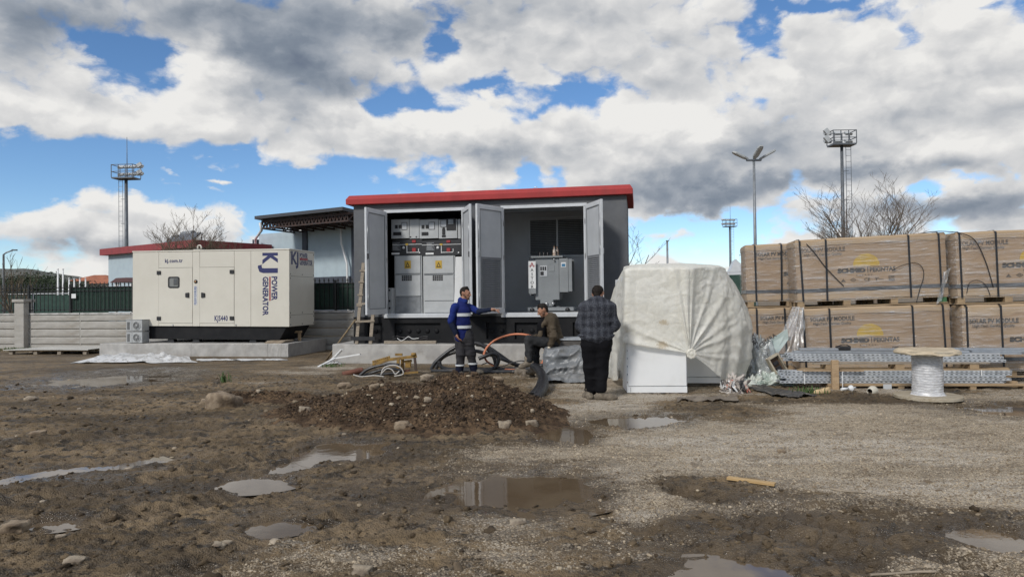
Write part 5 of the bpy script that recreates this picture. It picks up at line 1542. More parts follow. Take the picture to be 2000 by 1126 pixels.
# --- cable drum
dc = Vector((at(1812, 780, 10.25).x, 10.25, 0)); dc.z = gz(dc.x, dc.y) - .012
drum = thing('cable_drum', 'wooden cable drum standing upright with its core wrapped in white film', 'cable drum', dc, R(20))
M_DRUM = mat('drum wood', (.40, .355, .275), .8, (.30, .25, .175), 4, stretch=(1, 7, 7), bump=.003, dirt=(.20, .165, .115), dscale=2.4)
def disc(r, z0, z1, ragged, seed):
    rng = np.random.RandomState(seed); n = 56; P = []
    rr = r * (1 + ragged * (rng.rand(n) - .5)); sg = ragged * .35 * np.array([float(fbm2(math.cos(a) * 1.6 + 7, math.sin(a) * 1.6 + 7, 3, seed)) - .5 for a in np.linspace(0, 2 * math.pi, n, endpoint=False)])
    for q, z in ((.02, z0), (.96, z0), (1.0, z0 + .008), (1.0, z1 - .008), (.96, z1), (.5, z1 + .002), (.02, z1)):
        P.append([(rr[k] * q * math.cos(2 * math.pi * k / n), rr[k] * q * math.sin(2 * math.pi * k / n), z + sg[k] * q) for k in range(n)])
    return MB().grid(np.array(P), smooth=False, closed=True)
disc(.455, 0, .055, .015, 3).build('lower_flange', M_DRUM, drum, bevel=0)
up = disc(.432, .66, .715, .02, 4).build('upper_flange', M_DRUM, drum)
cv = MB(); n = 60; P = []
for q, dz in ((1.02, -.012), (1.015, .012), (.93, .022), (.7, .026), (.35, .03), (.03, .024)):
    P.append([(.432 * q * math.cos(2 * math.pi * k / n) * (1 + .012 * math.sin(5 * k)), .432 * q * math.sin(2 * math.pi * k / n), .70 + dz + .034 * (float(vn2(math.cos(6.283 * k / n) * q * 4 + 20, math.sin(6.283 * k / n) * q * 4 + 20)) - .35) - (.022 if q > 1 else 0) * (.4 + float(vn2(k * .7, 3.)))) for k in range(n)])
cv.grid(np.array(P), closed=True); cv.build('cover_sheet', mat('torn cream paper', (.52, .44, .32), .7, (.42, .345, .24), 5, bump=.006, bscale=14), drum)
M_WRAP = mat('white film wrap', (.44, .445, .46), .28, (.60, .605, .62), 16, .4, .6, stretch=(1, 1, 3), bump=.004, bscale=22, spec=.6)
P = []; n = 44
for z in np.linspace(.05, .668, 60):
    row = []
    for k in range(n):
        a = 2 * math.pi * k / n
        fl = max(0, (.12 - z) / .12) ** 2 * .10 + max(0, (z - .60) / .07) ** 2 * .02
        r = .205 + .0028 * math.sin(z * 165 + .5 * math.sin(a * 2)) + .014 * (float(vn3(math.cos(a) * 3 + 9, math.sin(a) * 3 + 9, z * 12 + 3)) - .5) + fl * (.6 + .8 * float(vn2(k * .5, 9.)))
        row.append((r * math.cos(a), r * math.sin(a), z))
    P.append(row)
MB().grid(np.array(P), closed=True).build('wrapped_core', M_WRAP, drum)

# --- cabinets under the white sheet
cw = Frame((1.845, 11.14, 0), R(-4))
M_CAB = mat('white cabinet', (.76, .775, .78), .36, (.73, .745, .75), 2, dirt=(.56, .55, .53), dscale=1.2)
def cabinet(u, v, w, d, h, z, label, door=True, group='white cabinets under the plastic sheet'):
    t = thing('cabinet', label, 'cabinet', group=group); cw.place(t, u, v, z)
    MB().box(0, w, .02, d, .10, h).build('body', M_CAB, t, bevel=.004)
    MB().box(.002, w - .002, .004, d - .004, 0, .098).build('plinth', M_CAB, t, bevel=.003)
    pan = MB().box(.022, w - .012, .0, .018, .112, h - .02).build('front_panel', M_CAB, t, bevel=.004)
    for x in (.008,):
        sc_ = MB()
        for z_ in np.linspace(.16, .8, 6): sc_.box(x - .0, x + .008, .016, .0195, float(z_), float(z_) + .02)
        sc_.build('screw', M_RUB, t)
    lm = MB().box(w * .06, w * .064, .0015, .0035, .01, .09).build('joint', M_RUB, t)
    return t
gz0 = gz(2.3, 11.1)
cabinet(0, 0, .965, .80, 1.90, gz0 + .0, 'nearest white cabinet with its lower front panel bare below the sheet')
cabinet(.03, 1.75, .8, .7, 1.9, .0, 'rear left white cabinet showing its bare corner beside the man in the plaid jacket')
cabinet(1.02, .85, .74, .9, 1.80, .06, 'right white cabinet set back under the sheet on bearers')
t = thing('bearer', 'dark timber bearer under the right white cabinet', 'timber'); cw.place(t, 1.05, .95, -.02); MB().box(0, .95, 0, .6, 0, .075).build('beam', M_WOOD_OLD, t)
t = thing('bearer', 'muddy timber lying in front of the rear left cabinet', 'timber'); p = on_ground(1178, 752); t.location = (p.x, p.y, 0); t.rotation_euler = (0, 0, R(-9)); MB().box(-.1, .36, 0, .16, -.01, .11).build('beam', M_WOOD_OLD, t, bevel=.01)

def sheet_mat():
    m = bpy.data.materials.new('milky plastic sheet'); m.use_nodes = True
    t = NT(m.node_tree); b = t.n['Principled BSDF']; tc = t.node('ShaderNodeTexCoord').outputs['Object']
    n = t.noise(tc, 7, 7, .65, .8); n2 = t.noise(tc, 1.6, 4, .55); n3 = t.noise(tc, 26, 5, .6, 1.0)
    c = t.mix(t.ramp(n2, .35, .65), (.86, .845, .78), (.80, .78, .70))
    c = t.mix(t.math('MULTIPLY', t.ramp(n, .52, .7), .35), c, (.90, .89, .85))
    for cx, cz, r in STAINS:
        v = t.vmath('MULTIPLY', t.vmath('SUBTRACT', tc, (cx, 0, cz)), (1 / r, 0, 1.5 / r))
        d = t.math('ADD', t.vmath('LENGTH', v, out=1), t.math('MULTIPLY', t.math('SUBTRACT', n3, .5), 2.2))
        c = t.mix(t.ramp(d, 1.0, .3, 0, .6), c, (.42, .29, .12))
    t.put(b.inputs['Base Color'], c); t.put(b.inputs['Roughness'], t.ramp(n, .3, .7, .26, .46))
    bn = t.node('ShaderNodeBump'); bn.inputs['Distance'].default_value = .010
    t.l.new(t.math('ADD', t.math('MULTIPLY', n, .30), t.math('MULTIPLY', n3, .40)), bn.inputs['Height']); t.l.new(bn.outputs[0], b.inputs['Normal'])
    tl = t.node('ShaderNodeBsdfTranslucent'); t.put(tl.inputs[0], c)
    mx = t.node('ShaderNodeMixShader'); mx.inputs[0].default_value = .25
    t.l.new(b.outputs[0], mx.inputs[1]); t.l.new(tl.outputs[0], mx.inputs[2])
    tp = t.node('ShaderNodeBsdfTransparent'); m2 = t.node('ShaderNodeMixShader'); t.put(m2.inputs[0], t.ramp(n, .35, .65, .26, .10))
    t.l.new(mx.outputs[0], m2.inputs[1]); t.l.new(tp.outputs[0], m2.inputs[2]); t.l.new(m2.outputs[0], t.n['Material Output'].inputs[0])
    return m

def make_sheet():
    # foot print corners (x, y) at mid height and at the top, walked from the rear left round the front to the rear right
    mid = [(1.97, 13.75), (1.76, 12.75), (1.80, 11.9), (1.815, 11.12), (2.00, 11.06), (2.35, 11.045), (2.70, 11.04), (2.84, 11.06), (3.1, 11.22), (3.55, 11.42), (4.0, 11.75), (4.28, 12.25), (4.32, 12.9), (4.1, 13.5), (3.2, 13.9)]
    top = [(2.2, 13.4), (2.08, 12.7), (1.96, 11.9), (1.82, 11.09), (2.02, 11.05), (2.35, 11.03), (2.72, 11.01), (2.90, 11.03), (3.18, 11.27), (3.5, 11.6), (3.72, 11.95), (3.84, 12.3), (3.84, 12.8), (3.7, 13.3), (3.1, 13.5)]
    #        hem height and top height for each corner
    hem = [.10, .10, .14, .80, .79, .74, .68, .64, .48, .16, .06, .05, .05, .06, .10]
    tpz = [2.02, 2.06, 2.08, 1.97, 1.985, 1.99, 1.995, 2.0, 2.03, 2.04, 2.02, 1.98, 1.96, 1.95, 1.98]
    n = len(mid); N = 330; NV = 130
    def closed_spline(vals, s):
        i = int(math.floor(s)) % n; f = s - math.floor(s)
        p0, p1, p2, p3 = [np.array(vals[(i + k) % n], float) for k in (-1, 0, 1, 2)]
        # tension keeps the cabinet corners crisp
        t_ = .32
        m1 = t_ * (p2 - p0); m2 = t_ * (p3 - p1); f2, f3 = f * f, f * f * f
        return (2 * f3 - 3 * f2 + 1) * p1 + (f3 - 2 * f2 + f) * m1 + (-2 * f3 + 3 * f2) * p2 + (f3 - f2) * m2
    kn = np.array((2.845, 11.0, .655))
    S_ = [k * n / N for k in range(N)]
    M = np.array([closed_spline(mid, s) for s in S_]); T = np.array([closed_spline(top, s) for s in S_])
    Hm = np.array([float(closed_spline(hem, s)) for s in S_]); Tz = np.array([float(closed_spline(tpz, s)) for s in S_])
    ctr = np.array((2.95, 12.3))
    P = np.zeros((NV, N, 3))
    for i in range(NV):
        v = i / (NV - 1)
        if v < .74:
            w = v / .74; z = Hm + (Tz - Hm) * w
            k = np.clip((z - 1.0) / (Tz - 1.0), 0, 1)[:, None]; low = np.clip((.75 - z) / .75, 0, 1)[:, None]
            xy = M + (T - M) * (k ** 1.7)
            right = np.clip((M[:, :1] - 3.0) / .6, 0, 1)
            xy = xy + (ctr - xy) * (low ** 2) * .20 * right
        else:
            w = (v - .74) / .26; q = 1 - w
            th = w * math.pi / 2
            xy = ctr + (T - ctr) * math.cos(th) ** .8
            mid_z = 2.135; z = Tz + (mid_z - Tz) * math.sin(th) ** .9
        P[i, :, 0] = xy[:, 0]; P[i, :, 1] = xy[:, 1]; P[i, :, 2] = z
    # outward direction
    nx = M - ctr; nx /= np.linalg.norm(nx, axis=1)[:, None]
    X, Y, Z = P[..., 0], P[..., 1], P[..., 2]
    # folds that radiate from the knot over the front
    dx = np.where(X > kn[0], np.hypot(X - kn[0], Y - 11.06), -np.hypot(X - kn[0], Y - 11.06)); dz = Z - kn[2]
    front = np.clip(1 - (Y - 11.0) / 1.9, 0, 1) * (np.arange(NV)[:, None] < .76 * NV)
    r = np.hypot(dx, dz); a = np.arctan2(dz, dx)
    wob = 1.4 * (vn3(X * 1.7, Y * 1.7, Z * 1.7, 2) - .5)
    fold = (np.sin(a * 13 + wob * 5) * .5 + np.sin(a * 29 + 1.3 + wob * 6) * .4) * (.3 + 1.4 * vn3(a * 2 + 9, r * 2 + 9, X * 0 + 4, 12))
    amp = .020 * np.exp(-r / .7) * sstep(.0, .22, r) * front
    strong = .07 * (np.exp(-((a - 1.62) / .05) ** 2) + np.exp(-((a - 1.75) / .05) ** 2) + .7 * np.exp(-((a - 1.50) / .045) ** 2) + .9 * np.exp(-((a - .85) / .07) ** 2) + .8 * np.exp(-((a - .28) / .07) ** 2) + .7 * np.exp(-((a + .55) / .09) ** 2) + .8 * np.exp(-((a - 2.95) / .06) ** 2) + .6 * np.exp(-((a - 2.72) / .05) ** 2) + .6 * np.exp(-((a - 1.15 - .05 * wob) / .05) ** 2) + .5 * np.exp(-((a - .55 + .06 * wob) / .06) ** 2) + .5 * np.exp(-((a + .15 + .05 * wob) / .06) ** 2)) * np.exp(-r / 2.2) * sstep(.02, .25, r) * front
    flat = np.where((X < 2.78) & (Z < 1.9) & (a > 1.85), .35, 1.0)
    cr = .02 * (1 - np.abs(2 * vn3(X * 3 + 2.5 * Z, Y * 3, Z * 4 - X, 14) - 1)) ** 4 - .012 * (1 - np.abs(2 * vn3(X * 6 - 3 * Z, Y * 6, Z * 7, 15) - 1)) ** 5 - .005 * (1 - np.abs(2 * vn3(X * 9 + 4 * Z, Y * 9, Z * 5 + X, 24) - 1)) ** 6 + .006 * (1 - np.abs(2 * vn3(X * 13 - 6 * Z, Y * 13, Z * 11, 25) - 1)) ** 6 + .045 * (vn3(X * 1.8, Y * 1.8, Z * 1.8, 4) - .5) + .003 * (vn3(X * 5 + 2 * Z, Y * 5, Z * 5, 5) - .5) + .002 * (np.abs(vn3(X * 11 + 3 * Z, Y * 11, Z * 11, 6) - .5) * 2 - .4)
    side = (X > 3.0) * 1.0
    vert = .05 * np.sin(np.arctan2(Y - 12.3, X - 2.95) * 16 + 2 * wob) * np.clip((1.6 - Z) / 1.4, 0, 1) * np.clip((Y - 11.15) / .5, 0, 1) * (.5 + .5 * side)
    topw = np.clip((np.arange(NV)[:, None] / (NV - 1) - .70) / .3, 0, 1)
    disp = (amp * fold * flat + strong + cr * (.55 + .45 * side) + vert) * (1 - topw * .7)
    pinch = -.10 * np.exp(-(r / .16) ** 2) * front
    P[..., 0] += nx[None, :, 0] * (disp + pinch * 0); P[..., 1] += nx[None, :, 1] * (disp + pinch * 0)
    P[..., 2] += topw * (.10 * (vn3(X * 1.6, Y * 1.6, Z, 9) - .5) + .03 * (vn3(X * 6, Y * 6, Z, 8) - .5))
    # gather the cloth round the knot
    g = np.exp(-(r / .20) ** 2) * front
    for c_, k_ in ((0, kn[0]), (2, kn[2])): P[..., c_] += (k_ - P[..., c_]) * g * .45
    P[..., 1] += (11.0 - P[..., 1]) * g * .5
    mb = MB(); mb.grid(P, closed=True)
    o = mb.build('plastic_sheet', M_SHEET)
    tag(o, 'big milky plastic sheet draped over white cabinets and tied in a knot in front', 'plastic sheet')
    # the knot: a rosette of rolled film
    prims = [((kn[0], kn[1] - .03, kn[2]), (kn[0], kn[1] - .02, kn[2]), .055, .055)]
    rng = random.Random(2)
    for k in range(8):
        a = k * .785 + .2; c = (kn[0] + .055 * math.cos(a), kn[1] - .05 + rng.uniform(-.01, .01), kn[2] + .06 * math.sin(a)); a2 = a + 1.25
        prims.append((c, (kn[0] + .07 * math.cos(a2), kn[1] - .06, kn[2] + .075 * math.sin(a2)), .022, .014))
    me = sdf_mesh('knot', prims, .007, .012); link('knot', me, M_SHEET, o)
    return o
STAINS = [(on_ground(1297, 600).x * 0 + at(1296, 630, 11.05).x, at(1296, 630, 11.05).z, .10), (at(1293, 672, 11.05).x, at(1293, 672, 11.05).z, .12), (at(1352, 634, 11.2).x, at(1352, 634, 11.2).z, .02)]
M_SHEET = sheet_mat()
make_sheet()
tp = at(1357, 570, 11.22); hole = MB(); hole.add([tuple(tp + Vector((x, -.02, z))) for x, z in ((-.035, .02), (-.01, .0), (.06, .008), (.03, -.012), (-.02, -.014), (-.04, -.006))], [(0, 1, 2, 3, 4, 5)]); o = hole.build('tape_scrap', M_RUB); tag(o, 'small dark scrap stuck on the upper front of the milky sheet', 'scrap')

# --- crumpled things made as lumpy cloth
def crumple(name, label, cat, c, size, mt, seed, amp=.5, n=34, kind=None, ridge=1.0, flatten=.0, group=None):
    """A crumpled sheet: a dome with sharp random creases, open below."""
    P = np.zeros((n, n * 2, 3)); off = seed * 3.7
    for i in range(n):
        v = i / (n - 1)
        for j in range(n * 2):
            a = 2 * math.pi * j / (2 * n)
            th = v * math.pi * .56
            d = np.array((math.sin(th) * math.cos(a), math.sin(th) * math.sin(a), math.cos(th)))
            q = d * 1.6 + off
            f = 1 + amp * (float(vn3(q[0], q[1], q[2], 1)) - .5) * 1.2 + amp * ridge * (abs(float(vn3(q[0] * 2.6, q[1] * 2.6, q[2] * 2.6, 2)) - .5) * 2 - .5) * .6 + amp * ridge * .4 * (abs(float(vn3(q[0] * 6, q[1] * 6, q[2] * 6, 3)) - .5) * 2 - .5)
            P[i, j] = (c[0] + size[0] * d[0] * f, c[1] + size[1] * d[1] * f, c[2] + size[2] * max(d[2] * f, -.12))
    mb = MB(); mb.grid(P, closed=True)
    o = mb.build(name, mt)
    return tag(o, label, cat, group, kind)

M_BAG = film_mat('clear rubbish bag', (.60, .64, .64), .36, .5, (1, 1, 1), 4.5, .15, .03)
M_BAGG = mat('greenish film', (.34, .40, .36), .25, (.52, .56, .52), 5, .4, .6, bump=.02, bscale=6)
p = at(1494, 700, 12.3)
bag = crumple('rubbish_bag', 'big clear plastic bag of rubbish with black printed letters beside the milky sheet', 'rubbish bag', (p.x, 12.45, .0), (.42, .40, .88), M_BAG, 4, .55)
inn = crumple('filling', None, None, (p.x, 12.5, .0), (.34, .32, .72), mat('bag filling', (.25, .27, .27), .5, (.48, .50, .50), 4, .42, .62, bump=.02, bscale=8), 9, .7); inn.parent = bag
for body, px, py, h, rot in (('EGE', 1463, 655, .085, -1.15), ('EGESERA', 1481, 683, .075, .62), ('BY', 1494, 700, .06, .5)):
    pp = at(px, py, 11.98); o = text(body, Matrix.Translation(pp) @ Matrix.Rotation(math.pi / 2, 4, 'X') @ Matrix.Rotation(rot, 4, 'Z'), h, M_BLK, 'lettering', bag, bold=.012, xs=.95)
M_PALEG = mat('pale green sheet', (.42, .49, .47), .35, (.34, .41, .39), 4)
o = MB(); a, b, c_, d_ = at(1495, 668, 12.35), at(1538, 642, 12.3), at(1540, 662, 12.3), at(1512, 700, 12.25)
o.add([a, b, c_, d_] + [q + Vector((0, .02, 0)) for q in (a, b, c_, d_)], [(0, 1, 2, 3), (7, 6, 5, 4), (0, 4, 5, 1), (1, 5, 6, 2), (2, 6, 7, 3), (3, 7, 4, 0)])
tag(o.build('green_plastic_sheet', M_PALEG), 'pale green stiff plastic sheet sticking out of the rubbish bag', 'plastic sheet')
crumple('film_heap', 'dull greenish film spread on the ground under the rubbish bag', 'plastic film', (at(1500, 740, 12.0).x, 12.0, 0), (.45, .30, .22), M_BAGG, 6, .8)
crumple('film_scrap', 'pale crumpled film beside the knotted rag', 'plastic film', (on_ground(1468, 752).x, on_ground(1468, 752).y, 0), (.26, .16, .17), mat('pale film', (.48, .50, .45), .3, (.60, .62, .57), 6, bump=.01), 12, .9)
rag = crumple('rag_bundle', 'bundle of torn rags with red and black strips below the milky sheet', 'rag bundle', (on_ground(1421, 762).x, on_ground(1421, 765).y - .05, .0), (.22, .18, .24), mat('rag', (.46, .42, .38), .8, (.10, .085, .08), 7, .47, .56, bump=.015, bscale=12), 15, 1.1)
M_RAGR = mat('rag red', (.38, .10, .07), .7, (.5, .42, .36), 12, .45, .55)
rngs = random.Random(5); pr = Vector((rag.matrix_world.translation)); pc = Vector((on_ground(1421, 762).x, on_ground(1421, 765).y - .05, .0))
for k in range(22):
    a = rngs.uniform(-2.9, -.2); q0 = pc + Vector((.17 * math.cos(a), .14 * math.sin(a), rngs.uniform(.08, .24))); q1 = q0 + Vector((rngs.uniform(-.12, .12), -rngs.uniform(.02, .10), -rngs.uniform(.05, .16))); q1.z = max(q1.z, .02)
    mid_ = (q0 + q1) / 2 + Vector((rngs.uniform(-.04, .04), -.04, rngs.uniform(-.01, .05))); w = rngs.uniform(.006, .022)
    mb = MB(); sd_ = Vector((w, 0, rngs.uniform(-.01, .01)))
    mb.grid(np.array([[tuple(q0 - sd_), tuple(mid_ - sd_), tuple(q1 - sd_ * .4)], [tuple(q0 + sd_), tuple(mid_ + sd_), tuple(q1 + sd_ * .4)]]), smooth=False)
    mb.build('rag_strip', rngs.choice((M_RUB, M_RUB, M_WHITE, M_RAGR)), rag)
# small broken terminal box leaning on the bag
tb = thing('terminal_box', 'broken open wooden box frame leaning on the rubbish bag', 'box'); pb = at(1519, 718, 12.0); tb.location = (pb.x, 11.95, max(pb.z, .1)); tb.rotation_euler = (R(-6), R(-28), R(8))
M_BOXW = mat('dirty cream frame', (.40, .355, .27), .7, (.30, .255, .19), 6)
for a in ((-.115, -.085, -.24, .24), (.085, .115, -.24, .24)): MB().box(a[0], a[1], -.05, .06, a[2], a[3]).build('side', M_BOXW, tb, bevel=.003)
for z in (-.24, .21): MB().box(-.084, .084, -.05, .06, z, z + .03).build('end', M_BOXW, tb, bevel=.003)
MB().box(-.084, .084, .03, .055, -.205, .205).build('back', mat('box inside', (.10, .06, .035), .6, (.30, .19, .09), 9, .5, .62), tb)
for z in (-.1, .0, .1): MB().box(-.05, .05, -.01, .028, z - .03, z + .03).build('terminal', M_RUB, tb, bevel=.006)
# flat torn sheets on the ground
def flat_sheet(name, label, cat, pts, mt, lift=.012, amp=.02, seed=0, th=.006):
    P = [on_ground(*q) for q in pts]; n, m = 12, 18; G_ = np.zeros((n, m, 3))
    for i in range(n):
        for j in range(m):
            u, v = j / (m - 1), i / (n - 1)
            p_ = (P[0] * (1 - u) + P[1] * u) * (1 - v) + (P[3] * (1 - u) + P[2] * u) * v
            e = 1 if 0 < i < n - 1 and 0 < j < m - 1 else .7
            x, y = p_.x + .05 * (float(vn2(u * 5 + seed, v * 5)) - .5), p_.y + .10 * (float(vn2(u * 5, v * 5 + seed + 7)) - .5)
            G_[i, j] = (x, y, max(0., gz(x, y)) + lift + amp * abs(float(fbm2(u * 4 + seed, v * 3 + seed, 3)) - .35) * 2)
    mb = MB(); mb.grid(G_); L2 = G_.copy(); L2[..., 2] -= th; mb.grid(L2[::-1])
    o = mb.build(name, mt); return tag(o, label, cat)
M_TARP_D = mat('dark muddy sheet', (.045, .042, .040), .45, (.15, .13, .11), 6, .48, .62, bump=.004)
M_TARP_G = mat('grey brown scrap', (.14, .115, .09), .7, (.20, .17, .135), 7)
flat_sheet('dark_sheet', 'dark flat muddy sheet on the ground right of the rag bundle', 'plastic sheet', [(1530, 781), (1592, 775), (1490, 756), (1458, 758)], M_TARP_D, .02, .03, 3)
flat_sheet('tarp_strip', 'grey brown torn strip lying in front of the milky sheet', 'tarp strip', [(1318, 786), (1440, 787), (1442, 777), (1330, 779)], M_TARP_G, .012, .07, 5)

# --- scraps near the channels
def lump(name, label, cat, px, py, prims, mt, res=.008, k=.015, z=None):
    p = on_ground(px, py); me = sdf_mesh(name, prims, res, k); o = link(name, me, mt); o.location = (p.x, p.y, gz(p.x, p.y) if z is None else z); return tag(o, label, cat)
lump('foam_scrap', 'torn lump of cream foam below the left end of the channels', 'foam scrap', 1606, 769, [((-.09, 0, .03), (.09, .02, .04), .04, .05), ((.04, 0, .06), (.1, 0, .09), .04, .02), ((-.12, .0, .02), (-.05, .02, .03), .02, .03)], mat('cream foam', (.52, .39, .22), .85, (.42, .31, .17), 9, bump=.006))
for q, lab in (((1655, 766), 'white plastic pipe fitting lying below the channels'), ((1706, 768), 'white tapered plastic cap lying right of the pipe fitting')):
    p = on_ground(*q); t = thing('pipe_fitting', lab, 'pipe fitting', (p.x, p.y, gz(p.x, p.y) + .04), R(20 if q[0] < 1700 else -50))
    if q[0] < 1700:
        MB().tube([(-.12, 0, 0), (.02, 0, 0)], .022, 10).build('stem', M_WHITE, t); MB().lathe([(.022, 0), (.055, .05), (.055, .065), (.0, .065)], 14, M=Matrix.Translation((.02, 0, 0)) @ Matrix.Rotation(math.pi / 2, 4, 'Y')).build('flare', M_WHITE, t); MB().tube([(.08, 0, 0), (.17, 0, .01)], .016, 8).build('pin', M_WHITE, t)
    else:
        MB().lathe([(.075, 0), (.078, .02), (.045, .14), (.04, .14), (.068, .02), (.066, 0)], 18, M=Matrix.Rotation(math.pi / 2, 4, 'X')).build('shell', mat('cream plastic', (.55, .52, .44), .5), t); MB().lathe([(0, .03), (.07, .03)], 16, M=Matrix.Rotation(math.pi / 2, 4, 'X')).build('bottom', M_DARK, t)


# ================================================================== BOUNDARY WALL, FENCE, BUILDINGS, MASTS, TREES, HILLS
WF = Frame((-16.5, 23.5, 0), YAW)
M_PRECAST = mat('precast wall concrete', (.40, .385, .355), .88, (.33, .315, .285), 2.5, .35, .65, bump=.004, bscale=35, stretch=(1, 1, 3), dirt=(.23, .20, .16), dscale=1.0)
M_PRECAST_CAP = mat('precast coping', (.50, .49, .47), .85, (.33, .32, .30), 4, dirt=(.24, .22, .20), dscale=2)
wall = thing('boundary_wall', 'low grey precast concrete wall behind the generator and under the iron fence', 'wall'); WF.place(wall)
bay = 1.96; u_post = [ (WF.px(157, 650)[0]) + bay * k for k in range(-3, 9)]
WH = 1.17
zz = [-.2, .16, .42, .68, .94, WH]
pm_cache = {}
for i, (a, b) in enumerate(zip(u_post[:-1], u_post[1:])):
    for k in range(5):
        key = k
        if key not in pm_cache:
            h = zz[k + 1] - zz[k]
            mb = MB(); w = bay - .05
            P = []
            for s_ in (0, w): P.append([(s_, .06, 0), (s_, .0, .012), (s_, -.008, .045), (s_, -.008, h - .05), (s_, .0, h - .022), (s_, .06, h - .008)])
            mb.grid(np.array(P), smooth=False); mb.box(0, w, .06, .09, 0, h - .008)
            me = mb.mesh('panel'); me.materials.append(M_PRECAST); pm_cache[key] = me
        o = link('panel', pm_cache[key], None, wall); o.location = (a + .025, 0, zz[k])
    c = MB().box(a + .02, a + bay - .02, -.03, .12, WH, WH + .05).mesh('coping') if i == 0 else c
    if i == 0: c.materials.append(M_PRECAST_CAP)
    o = link('coping', c, None, wall); o.location = (u_post[i] - u_post[0], 0, 0)
    MB().box(a - .022, a + .022, -.004, .10, -.2, WH - .01).build('joint_post', M_PRECAST, wall)
up = WF.px(47, 640)[0]
post = thing('gate_pillar', 'square grey concrete pillar with a flat cap in the boundary wall', 'pillar'); WF.place(post, up, -.06)
MB().box(-.19, .19, -.14, .24, -.1, 1.60).build('shaft', M_PRECAST, post, bevel=.01); MB().box(-.24, .24, -.19, .29, 1.60, 1.70).build('cap', M_PRECAST, post, bevel=.01)
# iron fence on the wall, part of it with green screening
M_IRON = mat('black iron', (.012, .014, .014), .5)
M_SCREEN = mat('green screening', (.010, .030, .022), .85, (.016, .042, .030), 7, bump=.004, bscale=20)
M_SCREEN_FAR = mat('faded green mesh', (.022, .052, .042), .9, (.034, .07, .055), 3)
def iron_fence(u0, u1, label, screen):
    t = thing('iron_fence', label, 'fence'); WF.place(t, u0, .05, WH + .05)
    L = u1 - u0; H = .86
    for z in (.10, H * .86, H): MB().bar((0, 0, z), (L, 0, z), .03, .03).build('rail', M_IRON, t)
    pk = MB(); pk.box(-.009, .009, -.034, -.016, .05, H + .06); pk.prism([(-.03, H + .06), (.03, H + .06), (0, H + .17)], -.034, -.016); me = pk.mesh('picket'); me.materials.append(M_IRON)
    for k in range(int(L / .155)):
        o = link('picket', me, None, t); o.location = (.08 + k * .155, 0, 0)
    for k in range(int(L / 2.4) + 1): MB().box(k * 2.4 - .03, k * 2.4 + .03, -.045, .03, .0, H + .10).build('post', M_IRON, t)
    for a, b in screen:
        n = 50; P = []
        for z in (.03, .45, H + .0): P.append([(a + (b - a) * i / n, .02 + .012 * math.sin(i * 1.7), z + .006 * math.sin(i * 2.3)) for i in range(n + 1)])
        MB().grid(np.array(P)).build('screen', M_SCREEN, t)
ua = WF.px(-60, 600)[0]; ub = WF.px(136, 600)[0]; uc = WF.px(715, 600)[0]
iron_fence(ua, ub - .02, 'open black iron fence with spear tops at the far left above the wall', [])
iron_fence(ub, uc, 'black iron fence with dark green screening above the wall behind the generator', [(0, uc - ub)])
u, z = WF.px(144, 578, .0); t = thing('notice', 'small blank white notice on the green screened fence', 'notice'); WF.place(t, u - .08, -.01, z - .07); MB().box(0, .17, 0, .004, 0, .15).build('sheet', M_WHITE, t)
# green fence of the sports ground far behind
def far_fence(px0, px1, d0, d1, py_top, label, H=None):
    a, b = at(px0, 600, d0), at(px1, 600, d1); top = at(px0, py_top, d0).z
    t = thing('mesh_fence', label, 'fence', (a.x, a.y, 0)); v = Vector((b.x - a.x, b.y - a.y, 0)); L = v.length; t.rotation_euler = (0, 0, math.atan2(v.y, v.x))
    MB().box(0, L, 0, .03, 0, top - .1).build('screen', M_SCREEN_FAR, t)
    MB().bar((0, 0, top), (L, 0, top), .06).build('rail', M_ALU_PAN, t)
    n = max(1, int(L / 3))
    for k in range(n + 1): MB().tube([(k * L / n, -.06, 0), (k * L / n, -.06, top + .02)], .035, 6).build('post', mat_pole, t)
mat_pole = mat('grey galvanised pole', (.24, .26, .28), .5, (.19, .205, .22), 4, metal=.3)
mat_dpole = mat('dark galvanised mast', (.13, .145, .16), .5, (.10, .11, .125), 4, metal=.3)
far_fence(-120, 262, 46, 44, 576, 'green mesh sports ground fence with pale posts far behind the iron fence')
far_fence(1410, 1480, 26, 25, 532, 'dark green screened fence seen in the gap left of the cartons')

# buildings
M_BLUEWALL = mat('pale blue render', (.40, .485, .53), .8, (.37, .45, .50), 2, dirt=(.36, .43, .46), dscale=.5)
M_NAVYP = mat('dark blue grey paint', (.055, .065, .085), .7, (.045, .053, .07), 3)
M_FASC = mat('red fascia', (.27, .045, .05), .65, (.22, .04, .045), 3)
bl = thing('building', 'low pale blue building with a red flat roof edge behind the generator', 'building')
c0 = at(212, 560, 42.0); c1 = at(386, 560, 36.5)
BF = Frame((c0.x, c0.y, 0), math.atan2(c1.y - c0.y, c1.x - c0.x)); BF.place(bl)
bw = (Vector((c1.x, c1.y)) - Vector((c0.x, c0.y))).length
zt = BF.px(230, 497)[1]; zf = BF.px(230, 484.5)[1]
MB().box(0, bw, 0, 4.2, 0, zt).build('wall', M_BLUEWALL, bl)
rfb = MB().box(-.35, bw + .2, -.35, 4.5, zt + .002, zf).build('roof', M_FASC, bl); 
rng = random.Random(4)
for x0 in (.5, 2.4):
    wn = MB().box(bw + .0 - .001, bw + .03, x0, x0 + 1.6, 1.3, 2.7).build('window', M_NAVYP, bl)
